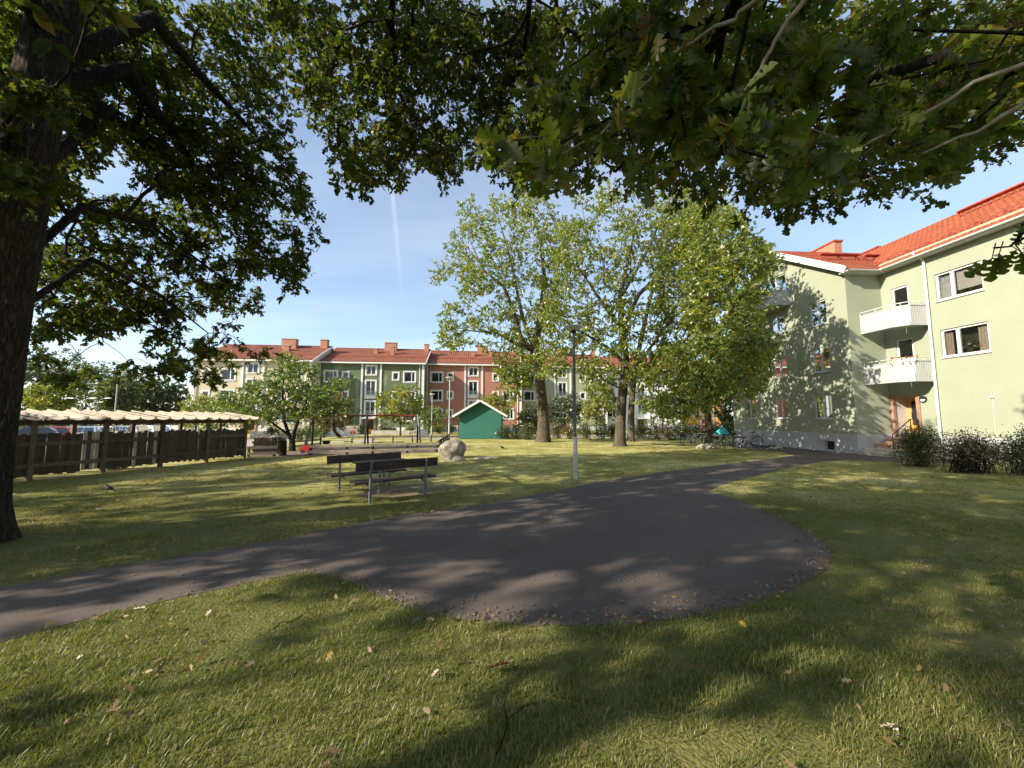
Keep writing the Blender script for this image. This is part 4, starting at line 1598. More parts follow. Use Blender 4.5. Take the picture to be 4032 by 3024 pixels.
for k, off in ((0, Vector((0, 0, 0))), (1, pn * 1.35)):
    for i in range(6):
        a, b = posts[i] + off, posts[i + 1] + off
        z = ZB - 0.07 if k == 0 else 1.80
        q = MB()
        q.bar(a + Vector((0, 0, z)) + pn * 0.085, b + Vector((0, 0, z)) + pn * 0.085 - d_ * 0.004, 0.05, 0.14)
        q.build('beam', M['wood_dark'], perg, True)
# roof boards: wide warped boards with battens over the joints, sloping up to the back
L_ = (posts[6] - posts[0]).length + 0.6
nb = 23
bw = L_ / nb
r = random.Random(11)
for i in range(nb):
    a = posts[0] - d_ * 0.35 + d_ * (bw * i)
    q = MB()
    vs, fs = [], []
    m_ = 6
    tw = r.uniform(-0.012, 0.012)
    for (f, z) in ((-0.34, 1.765), (0.7, 1.875 + r.uniform(-.01, .01)), (1.75, 2.02)):
        for j in range(m_ + 1):
            t = j / m_
            sag = -0.055 * math.sin(math.pi * t) * (1.0 if f < 0 else 0.8)
            vs.append(a + d_ * (0.012 + (bw - 0.024) * t) + pn * (f + (0.02 * tw * 50 if f < 0 else 0)) + Vector((0, 0, z + sag + tw * (t - 0.5))))
    n1 = m_ + 1
    for k in range(2):
        for j in range(m_):
            fs.append((k * n1 + j, k * n1 + j + 1, (k + 1) * n1 + j + 1, (k + 1) * n1 + j))
    b = len(vs)
    vs += [v - Vector((0, 0, 0.022)) for v in vs]
    fs += [tuple(b + x for x in reversed(f)) for f in fs]
    for j in range(m_):
        fs.append((j, j + 1, b + j + 1, b + j))
    q.add(vs, fs)
    q.build('roof_board', M['roof_board'], perg, True)
    q = MB()
    q.bar(a - pn * 0.33 + Vector((0, 0, 1.79)), a + pn * 1.75 + Vector((0, 0, 2.045)), 0.045, 0.035)
    q.build('batten', M['wood_old'], perg, True)
pick_me = None
q = MB()
q.box((-0.052, -0.011, 0), (0.052, 0.011, 1.0))
pick_me = q.mesh('picket')
pick_me.materials.append(M['picket'])
pick_new = q.mesh('picket_new')
pick_new.materials.append(M['wood_old'])
ang = math.atan2(d_.y, d_.x)
for i in range(6):
    a, b = posts[i], posts[i + 1]
    for z in (0.40, 1.02):
        q = MB()
        q.bar(a + Vector((0, 0, z)) + pn * 0.02, b + Vector((0, 0, z)) + pn * 0.02 - d_ * 0.003, 0.045, 0.115)
        q.build('rail', M['wood_mid'], perg, True)
    n = 16
    for k in range(n):
        p = a.lerp(b, (k + 0.6) / (n + 0.2)) + pn * 0.062
        new = (i == 3 and k in (1, 2, 4)) or (i == 2 and k in (1, 7))
        o = bpy.data.objects.new('picket', pick_new if new else pick_me)
        COL.objects.link(o)
        o.parent = perg
        zt = 1.30 + r.uniform(-0.03, 0.03)
        o.location = p - posts[3] + Vector((0, 0, 0.10 + r.uniform(-0.03, 0.05)))
        o.rotation_euler = (r.uniform(-0.01, 0.01), r.uniform(-0.012, 0.012), ang)
        o.scale = (r.uniform(0.82, 1.0), 1, zt - 0.12)

# low picket fence and rail corner beside the pergola
lf0, lf1 = gnd(972, 1801), gnd(1088, 1797)
low = thing('low_picket_fence', 'low dark picket fence with two grey rails next to the pergola end', 'fence', lf0)
dd = (lf1 - lf0).normalized()
nn = Vector((-dd.y, dd.x, 0))
Lf = (lf1 - lf0).length
for k in range(15):
    p = lf0 + dd * (0.12 + (Lf + 0.3 - 0.2) * k / 14) + nn * 0.9
    o = bpy.data.objects.new('picket', pick_me)
    COL.objects.link(o)
    o.parent = low
    o.location = p - lf0 + Vector((0, 0, 0.05))
    o.rotation_euler = (0, r.uniform(-0.015, 0.015), math.atan2(dd.y, dd.x))
    o.scale = (0.8, 1, 0.78 + r.uniform(-0.03, 0.03))
for z in (0.25, 0.62):
    q = MB()
    q.bar(lf0 + nn * 0.95 + Vector((0, 0, z)), lf1 + nn * 0.95 + dd * 0.3 + Vector((0, 0, z)), 0.04, 0.09)
    q.build('rail', M['wood_mid'], low, True)
for z in (0.16, 0.43):
    q = MB()
    q.bar(lf0 + Vector((0, 0, z)), lf1 + Vector((0, 0, z)), 0.045, 0.13)
    q.build('rail', M['wood_old'], low, True)
for p in (lf0 + dd * 0.05 + nn * 0.06, lf1 - dd * 0.1 + nn * 0.06):
    q = MB()
    q.tube([p + Vector((0, 0, -0.02)), p + Vector((0, 0, 0.46))], 0.06, 8)
    q.build('post', M['wood_dark'], low, True)
q = MB()
q.tube([lf1 + dd * 0.22 + nn * 0.3 + Vector((0, 0, -0.02)), lf1 + dd * 0.22 + nn * 0.3 + Vector((0, 0, 0.72))], [0.16, 0.15], 12)
q.build('gate_post', M['bark_dark'], low, True)


def rail_fence(name, label, pts, rails, ph, group='low rail fences round the playground', skip_posts=False, pr=0.055, wood='wood_old', side=None):
    t = thing(name, label, 'fence', pts[0], 0, group)
    for i, p in enumerate(pts):
        q = MB()
        q.tube([Vector(p) + Vector((0, 0, -0.03)), Vector(p) + Vector((0, 0, ph))], pr, 8)
        q.build('post', M['wood_dark'], t, True)
    for i in range(len(pts) - 1):
        a, b = Vector(pts[i]), Vector(pts[i + 1])
        d = (b - a).normalized()
        s_ = Vector((d.y, -d.x, 0)) * (pr + 0.026)
        if s_.y > 0:
            s_ = -s_
        for z in rails:
            q = MB()
            q.bar(a + s_ + Vector((0, 0, z)) - d * 0.03, b + s_ + Vector((0, 0, z + random.uniform(-.008, .008))) + d * 0.022, 0.045, 0.12)
            q.build('rail', M[wood], t, True)
    return t


def along(a, b, n):
    return [a.lerp(b, i / n) for i in range(n + 1)]


fa, fb_ = gnd(1222, 1793), gnd(1720, 1780)
fl = along(fa, fb_, 3)
ff = thing('rail_fence', 'long low fence of two pale plank rails in front of the swings', 'fence', fa, 0, 'low rail fences round the playground')
for p in (fa, fa.lerp(fb_, 0.27), fa.lerp(fb_, 0.47), fa.lerp(fb_, 0.75), fb_):
    q = MB()
    q.cbox(p + Vector((0, 0, 0.24)), (0.1, 0.1, 0.52))
    q.build('post', M['wood_dark'], ff, True)
df = (fb_ - fa).normalized()
sf = Vector((df.y, -df.x, 0)) * 0.078
for z in (0.165, 0.43):
    for (t0, t1) in ((-0.01, 0.468), (0.472, 1.015)):
        q = MB()
        q.bar(fa.lerp(fb_, t0) + sf + Vector((0, 0, z)), fa.lerp(fb_, t1) + sf + Vector((0, 0, z + random.uniform(0, .02))), 0.045, 0.125)
        q.build('rail', M['wood_old'], ff, True)
rail_fence('rail_fence', 'receding low rail fence between the swings and the big boulder', along(gnd(1726, 1778), gnd(1767, 1737), 5), (0.2, 0.46), 0.56, wood='wood_mid')
rail_fence('rail_fence', 'far low rail fence with dark posts behind the swings', along(gnd(1385, 1747), gnd(1768, 1738), 5), (0.42,), 0.52)
rail_fence('rail_fence', 'short rail fence between the small tree and the red toy', [gnd(1140, 1772), gnd(1207, 1767), gnd(1262, 1758)], (0.2, 0.46), 0.62)

# swing set
sw = thing('swing_set', 'swing set with red beam and black A frame legs', 'swing set', (-11.25, 22, 0))
bA, bB = Vector((-11.25, 22, 1.92)), Vector((-5.75, 23.3, 1.92))
bd = (bB - bA).normalized()
sd = Vector((bd.y, -bd.x, 0))
q = MB()
q.tube([bA, bB], 0.05, 10)
q.build('beam', M['swing_red'], sw, True)
for t in (0.0, 0.5, 1.0):
    c = bA.lerp(bB, t) + bd * (-0.06 if t == 0 else 0.06 if t == 1 else 0)
    for s_, mt in ((1, 'galv'), (-1, 'black')):
        q = MB()
        out = bd * (-0.22 if t == 0 else 0.22 if t == 1 else 0.0)
        q.tube([c + Vector((0, 0, 0.07)), Vector((c.x, c.y, -0.03)) + sd * (0.85 * s_) + out * (1 if t < 1 else s_ * 0.5 + 0.5)], 0.055, 8)
        q.build('leg', M[mt], sw, True)
for i, t in enumerate((0.12, 0.33, 0.62, 0.84)):
    c = bA.lerp(bB, t)
    w_ = 0.26
    sz = 0.42 if i < 2 else 0.36
    q = MB()
    for s_ in (-1, 1):
        p = c + bd * (w_ * s_)
        q.tube([p + Vector((0, 0, -0.05)), Vector((c.x, c.y, sz)) + bd * (0.22 * s_) + sd * 0.05], 0.008, 4)
    ch = q.build('chains', M['steel'], sw, True)
    q = MB()
    if i == 0:
        q.lathe([(0.17, 0.0), (0.2, 0.12), (0.2, 0.2), (0.17, 0.2), (0.15, 0.02)], Vector((c.x, c.y, sz - 0.12)) + sd * 0.05, 12)
    else:
        q.cbox(Vector((c.x, c.y, sz)) + sd * 0.05, (0.46, 0.17, 0.035), Matrix.Rotation(math.atan2(bd.y, bd.x), 3, 'Z'))
    q.build('swing_seat', M['rubber'], sw, True)
for t, sg in ((0.0, 1), (1.0, -1)):
    c = bA.lerp(bB, t)
    q = MB()
    q.tube([c + Vector((0, 0, -0.42)), c + bd * (0.25 * sg) + Vector((0, 0, -0.40)), c + bd * (0.40 * sg) + Vector((0, 0, -0.28)), c + bd * (0.46 * sg) + Vector((0, 0, -0.05))], 0.018, 6)
    q.build('brace', M['galv'], sw, True)

# picnic table and two benches on the lawn
BD = Vector((0.78, 0.62, 0)).normalized()
BN = Vector((-BD.y, BD.x, 0))                      # away from the camera


def bench(label, c, face):
    t = thing('park_bench', label, 'bench', c, 0, 'benches at the picnic table')
    c = Vector(c)
    for s_ in (-1, 1):
        b = c + BD * (0.62 * s_)
        q = MB()
        q.tube([b + Vector((0, 0, -0.03)), b + Vector((0, 0, 0.30)), b + face * -0.015 + Vector((0, 0, 0.44)), b + face * 0.005 + Vector((0, 0, 0.58)), b - face * 0.06 + Vector((0, 0, 0.86))], [0.03, 0.03, 0.03, 0.026, 0.024], 8)
        q.tube([b + Vector((0, 0, 0.30)), b + face * 0.12 + Vector((0, 0, 0.355)), b + face * 0.40 + Vector((0, 0, 0.385))], [0.022, 0.02, 0.018], 6)
        q.build('leg', M['galv'], t, True)
    for k, d in enumerate((0.10, 0.235, 0.37)):
        q = MB()
        q.bar(c + BD * -0.92 + face * d + Vector((0, 0, 0.42)), c + BD * 0.92 + face * d + Vector((0, 0, 0.42)), 0.115, 0.04)
        q.build('seat_plank', M['bench_wood'], t, True, bevel=0.004)
    up = (Vector((0, 0, 1)) - face * 0.2).normalized()
    q = MB()
    cc = c - face * (-0.015) + Vector((0, 0, 0.76))
    q.bar(cc - BD * 0.92, cc + BD * 0.92, 0.04, 0.19, up=up)
    q.build('backrest', M['bench_wood'], t, True, bevel=0.004)
    return t


bench('dark plank bench nearest the path, its back to the camera', (-2.45, 8.5, 0), BN)
bench('dark plank bench farther from the path, facing the table', (-3.72, 9.92, 0), -BN)
pt = thing('picnic_table', 'narrow dark plank table between the two benches', 'table', (-3.06, 9.2, 0))
tc_ = Vector((-3.06, 9.2, 0))
for k in (-1, 0, 1):
    q = MB()
    q.bar(tc_ - BD * 0.62 + BN * (0.185 * k) + Vector((0, 0, 0.74)), tc_ + BD * 0.62 + BN * (0.185 * k) + Vector((0, 0, 0.74)), 0.17, 0.04)
    q.build('table_plank', M['bench_wood'], pt, True, bevel=0.004)
for s_ in (-1, 1):
    q = MB()
    b = tc_ + BD * (0.05 * s_)
    q.tube([b + Vector((0, 0, -0.03)), b + Vector((0, 0, 0.70))], 0.028, 8)
    q.build('leg', M['galv'], pt, True)
q = MB()
q.bar(tc_ - BN * 0.26 + Vector((0, 0, 0.70)), tc_ + BN * 0.26 + Vector((0, 0, 0.70)), 0.05, 0.04)
q.build('table_bracket', M['galv'], pt, True)


# boulders
def boulder(label, c, dims, seed, group='boulders on the lawn', rz=0.0, cat='boulder', flat=0.0):
    bm = bmesh.new()
    bmesh.ops.create_icosphere(bm, subdivisions=5, radius=1.0)
    P = np.array([v.co for v in bm.verts])
    d = vnoise(P * 1.1 + seed * 7.1) * 0.38 + vnoise(P * 2.6 + seed) * 0.14 + vnoise(P * 8 + seed) * 0.045 + vnoise(P * 20 + seed) * 0.02
    P = P * (0.72 + d)[:, None]
    # cut a few flat facets
    rr_ = np.random.default_rng(seed)
    for _ in range(4):
        n = rr_.normal(size=3)
        n /= np.linalg.norm(n)
        h = P @ n - 0.84
        P = P - np.where(h > 0, h * 0.85, 0)[:, None] * n
    P = P * np.array(dims)
    ca, sa = math.cos(rz), math.sin(rz)
    P = np.stack([P[:, 0] * ca - P[:, 1] * sa, P[:, 0] * sa + P[:, 1] * ca, P[:, 2]], 1)
    for v, p in zip(bm.verts, P):
        v.co = p
    me = bpy.data.meshes.new('boulder')
    bm.to_mesh(me)
    bm.free()
    for p in me.polygons:
        p.use_smooth = True
    o = link('boulder', me, M['stone'])
    o.location = c
    return tag(o, label, cat, group)


boulder('big rounded granite boulder at the end of the rail fence', gnd(1773, 1808) + Vector((0, 0.55, 0.34)), (0.66, 0.55, 0.47), 3, rz=0.4)
boulder('small low pale rock lying against the big boulder', gnd(1785, 1817) + Vector((0, 0.2, 0.02)), (0.42, 0.30, 0.20), 5)
boulder('flat rock barely above the grass right of the big boulder', gnd(1918, 1809) + Vector((0, 0.3, -0.02)), (0.58, 0.40, 0.12), 8)
boulder('pale flat rock in the grass in front of the bicycles', gnd(2806, 1768) + Vector((0, 0.4, 0.0)), (0.62, 0.5, 0.30), 9)


# lamp posts
def lamp(label, base, h, head=0.29, group='park lamps with dish heads', dark=True, thick=0.052):
    t = thing('street_lamp', label, 'lamp post', base, 0, group)
    z1 = h * 0.26
    q = MB()
    q.tube([(0, 0, -0.05), (0, 0, z1)], thick, 12)
    q.lathe([(thick + 0.006, z1 - 0.03), (thick + 0.006, z1 + 0.01), (thick * 0.75, z1 + 0.05)], k=12)
    q.build('lower_pole', M['galv_pale'], t)
    q = MB()
    q.tube([(0, 0, z1 + 0.01), (0, 0, h - 0.15)], [thick * 0.72, thick * 0.62], 12)
    q.build('upper_pole', M['darkpole'] if dark else M['galv_pale'], t)
    q = MB()
    q.lathe([(0.03, h - 0.20), (0.075, h - 0.16), (0.085, h - 0.10), (0.06, h - 0.10)], k=20)
    q.build('lamp_neck', M['black'], t)
    q = MB()
    q.lathe([(0.07, h - 0.11), (head * 0.62, h - 0.045), (head, h + 0.005), (head, h + 0.02), (head * 0.6, h + 0.05), (0.0, h + 0.07)], k=28)
    q.lathe([(head * 0.98, h + 0.004), (head * 1.02, h + 0.012), (head * 0.98, h + 0.022)], k=28)
    q.build('lamp_head', M['offwhite'], t)
    q = MB()
    q.lathe([(0.05, h - 0.12), (0.05, h - 0.02)], k=12)
    q.build('lamp_bulb', M['lamp_white'], t)
    return t


lamp('tall dish headed lamp post standing beside the asphalt path', gnd(2267, 1887), 4.48, 0.285, thick=0.062)
lamp('slim pale lamp post on the far grass left of the taller one', gnd(1699, 1724), 3.97, 0.24, dark=False, thick=0.06)
lamp('pale lamp post just left of the green shed', gnd(1768, 1736), 5.0, 0.34, dark=False, thick=0.07)
pl = at(455, 1600, 22.4)
lamp('grey lamp post behind the pergola under the oak', (pl.x, pl.y, gz(pl.x, pl.y)), 4.5 - gz(pl.x, pl.y), 0.40, dark=False)


def double_lamp(label, base, h, single=False):
    t = thing('street_lamp', label, 'lamp post', base, 0, 'car park lamps')
    q = MB()
    q.tube([(0, 0, -0.05), (0, 0, h)], [0.09, 0.06], 10)
    q.build('pole', M['galv'], t)
    for s_ in ((-1, 1) if not single else (1,)):
        q = MB()
        q.tube([(0, 0, h - 0.05), (0.25 * s_, 0, h + 0.45), (0.6 * s_, 0, h + 0.62), (0.95 * s_, 0, h + 0.66)], 0.045, 8)
        q.build('arm', M['galv'], t)
        q = MB()
        q.hexa([(0.9 * s_, -0.11, h + 0.62), (1.55 * s_, -0.13, h + 0.66), (1.55 * s_, 0.13, h + 0.66), (0.9 * s_, 0.11, h + 0.62),
                (0.9 * s_, -0.09, h + 0.72), (1.55 * s_, -0.08, h + 0.73), (1.55 * s_, 0.08, h + 0.73), (0.9 * s_, 0.09, h + 0.72)])
        q.build('lamp_head', M['offwhite'], t)
    return t


for (px, py, Y, lab, sg) in ((322, 1592, 42, 'taller double armed grey lamp in the car park', False), (356, 1604, 49, 'smaller double armed grey lamp farther back in the car park', False), (384, 1590, 46, 'single armed grey car park lamp beside the pale green tree', True)):
    p = at(px, py, Y)
    double_lamp(lab, (p.x, p.y, gz(p.x, p.y)), p.z - gz(p.x, p.y), sg)

# green shed
S0 = gnd(1808, 1729)
SW_, SD_ = 3.6, 4.2
shed = thing('shed', 'small dark green panel shed with white gable boards', 'shed', S0)
FS = Face(S0, (1, 0, 0), (0, -1, 0))
SE, SAp = 2.12, 3.18
q = MB()
q.add([FS.p(0, -0.05, -0.02), FS.p(SW_, -0.05, -0.02), FS.p(SW_, SE, -0.02), FS.p(SW_ / 2, SAp, -0.02), FS.p(0, SE, -0.02)], [(0, 1, 2, 3, 4)])
q.add([FS.p(0, -0.05, -SD_), FS.p(SW_, -0.05, -SD_), FS.p(SW_, SE, -SD_), FS.p(SW_ / 2, SAp, -SD_), FS.p(0, SE, -SD_)], [(4, 3, 2, 1, 0)])
q.add([FS.p(0, -0.05, -0.02), FS.p(0, -0.05, -SD_), FS.p(0, SE, -SD_), FS.p(0, SE, -0.02)], [(0, 1, 2, 3)])
q.add([FS.p(SW_, -0.05, -0.02), FS.p(SW_, -0.05, -SD_), FS.p(SW_, SE, -SD_), FS.p(SW_, SE, -0.02)], [(0, 1, 2, 3)])
q.build('wall', M['shed'], shed, True)


def sh(x):
    return SE + (SAp - SE) * (1 - abs(x - SW_ / 2) / (SW_ / 2))


for (x0, x1) in ((0.0, 1.1), (1.108, 2.24), (2.248, SW_)):
    q = MB()
    xs = [x0] + ([SW_ / 2] if x0 < SW_ / 2 < x1 else []) + [x1]
    lo = [FS.p(x, 0.04, 0.0) for x in xs]
    hi = [FS.p(x, sh(x) - 0.02, 0.0) for x in xs]
    ring_ = lo + hi[::-1]
    n = len(ring_)
    back = [p + Vector((0, 0.015, 0)) for p in ring_]
    q.add(ring_ + back, [tuple(range(n))] + [(i, (i + 1) % n, n + (i + 1) % n, n + i) for i in range(n)])
    q.build('panel', M['shed'], shed, True)
q = MB()
e_ = 0.52
t_ = (SAp - SE) / (SW_ / 2)
for s_ in (-1, 1):
    cx = SW_ / 2
    a = FS.p(cx, SAp + 0.16, 0.42)
    b = FS.p(cx + s_ * (SW_ / 2 + e_), SAp + 0.16 - t_ * (SW_ / 2 + e_), 0.42)
    a2, b2 = a + Vector((0, SD_ + 0.75, 0)), b + Vector((0, SD_ + 0.75, 0))
    dn = Vector((0, 0, -0.06))
    q.hexa([a + dn, b + dn, b2 + dn, a2 + dn, a, b, b2, a2])
q.build('roof', M['darkpole'], shed, True)
for s_ in (-1, 1):
    q = MB()
    cx = SW_ / 2
    q.bar(FS.p(cx + s_ * 0.01, SAp + 0.09, 0.445), FS.p(cx + s_ * (SW_ / 2 + e_ + 0.02), SAp + 0.09 - t_ * (SW_ / 2 + e_), 0.445), 0.04, 0.17)
    q.build('verge_board', M['white'], shed, True)
    q = MB()
    q.bar(FS.p(cx + s_ * (SW_ / 2 + e_ + 0.04), SE - t_ * e_ + 0.10, 0.4), FS.p(cx + s_ * (SW_ / 2 + e_ + 0.04), SE - t_ * e_ + 0.10, -SD_ - 0.3), 0.09, 0.08)
    q.tube([FS.p(cx + s_ * (SW_ / 2 + e_ + 0.02), SE - t_ * e_ + 0.05, 0.2), FS.p(cx + s_ * (SW_ / 2 + e_ - 0.02), SE - 0.42, 0.12), FS.p(cx + s_ * (SW_ / 2 + 0.08), SE - 0.60, -0.1), FS.p(cx + s_ * (SW_ / 2 + 0.08), 0.15, -0.1), FS.p(cx + s_ * (SW_ / 2 + 0.22), 0.06, -0.05)], 0.035, 8)
    q.build('gutter', M['black'], shed, True)
q = MB()
FS.slab(q, 3.08, 3.2, 0.43, 0.56, 0.0, 0.05)
q.build('socket_box', M['lamp_white'], shed, True)
q = MB()
FS.slab(q, SW_ / 2 - 0.05, SW_ / 2 + 0.05, SAp - 0.22, SAp - 0.13, 0.0, 0.10)
q.build('outdoor_lamp', M['darkpole'], shed, True)


# birds
def bird(name, label, c, s_, rz, white=False, tail=1.0):
    t = thing(name, label, 'bird', c, rz, None)
    prof = [(-0.145, 0.085, 0.020), (-0.115, 0.098, 0.042), (-0.07, 0.112, 0.056), (-0.01, 0.126, 0.060), (0.045, 0.148, 0.052), (0.075, 0.178, 0.036), (0.10, 0.198, 0.030), (0.125, 0.203, 0.028), (0.148, 0.198, 0.017), (0.153, 0.196, 0.004)]
    q = MB()
    q.tube([(x * s_, 0, z * s_) for x, z, _ in prof], [r_ * s_ for *_, r_ in prof], 12)
    b = q.build('body', M['bird'], t)
    q = MB()
    q.tube([(0.145 * s_, 0, 0.197 * s_), (0.170 * s_, 0, 0.194 * s_), (0.192 * s_, 0, 0.186 * s_)], [0.012 * s_, 0.009 * s_, 0.001], 8)
    q.build('beak', M['black'], t)
    q = MB()
    q.hexa([(-0.10 * s_, -0.03 * s_, 0.085 * s_), (-0.10 * s_, 0.03 * s_, 0.085 * s_), (-0.27 * s_ * tail, 0.022 * s_, 0.040 * s_), (-0.27 * s_ * tail, -0.022 * s_, 0.040 * s_),
            (-0.10 * s_, -0.03 * s_, 0.10 * s_), (-0.10 * s_, 0.03 * s_, 0.10 * s_), (-0.27 * s_ * tail, 0.022 * s_, 0.050 * s_), (-0.27 * s_ * tail, -0.022 * s_, 0.050 * s_)])
    q.build('tail', M['bird'], t)
    for k in (-1, 1):
        q = MB()
        q.tube([(0.04 * s_, 0.050 * k * s_, 0.140 * s_), (-0.03 * s_, 0.060 * k * s_, 0.120 * s_), (-0.12 * s_, 0.042 * k * s_, 0.088 * s_), (-0.185 * s_, 0.015 * k * s_, 0.066 * s_)], [0.012 * s_, 0.026 * s_, 0.018 * s_, 0.003], 8)
        q.build('wing', M['bird'], t)
        q = MB()
        q.tube([(0.0, 0.022 * k * s_, 0.08 * s_), (-0.008 * s_, 0.022 * k * s_, 0.035 * s_), (0.004 * s_, 0.022 * k * s_, 0.0)], 0.005 * s_, 5)
        for a in (-0.5, 0, 0.5, 3.14):
            q.tube([(0.004 * s_, 0.022 * k * s_, 0.004), (0.004 * s_ + 0.03 * s_ * math.cos(a), (0.022 * k + 0.03 * math.sin(a)) * s_, 0.003)], 0.004 * s_, 4)
        q.build('leg', M['black'], t)
        q = MB()
        q.lathe([(0.0, -0.004 * s_), (0.004 * s_, 0), (0.0, 0.004 * s_)], (0.135 * s_, 0.024 * k * s_, 0.206 * s_), 8)
        q.build('eye', M['lamp_white'], t)
    q = MB()
    if white:
        q.tube([(0.045 * s_, 0, 0.10 * s_), (0.035 * s_, 0, 0.125 * s_), (0.06 * s_, 0, 0.155 * s_)], [0.020 * s_, 0.052 * s_, 0.024 * s_], 10)
        q.build('breast', M['bird_white'], t)
    else:
        q.tube([(0.058 * s_, 0, 0.176 * s_), (0.082 * s_, 0, 0.195 * s_), (0.10 * s_, 0, 0.206 * s_)], [0.032 * s_, 0.031 * s_, 0.024 * s_], 10)
        q.build('nape', M['bird_grey'], t)
    return t


bird('jackdaw', 'small black jackdaw walking on the shaded left lawn', gnd(424, 1937), 0.80, math.pi - 0.12)
bird('magpie', 'black and white magpie standing on the sunny far lawn', gnd(1977, 1771), 1.0, -2.35, True, 1.35)


# bicycles
def wheel(par, x, R_, mat='rubber', rim='steel', y=0.0, spokes=16):
    q = MB()
    q.ring((x, y, R_), (0, 1, 0), R_ - 0.02, 0.021, 28, 6)
    w = q.build('wheel', M[mat], par)
    q = MB()
    q.ring((x, y, R_), (0, 1, 0), R_ - 0.042, 0.011, 28, 5)
    for i in range(spokes):
        a = 2 * math.pi * i / spokes
        s_ = 0.03 if i % 2 else -0.03
        q.tube([(x, y + s_, R_), (x + math.cos(a) * (R_ - 0.045), y, R_ + math.sin(a) * (R_ - 0.045))], 0.0022, 3, caps=False)
    q.tube([(x, y - 0.045, R_), (x, y + 0.045, R_)], 0.02, 8)
    q.build('spokes', M[rim], w)
    return w


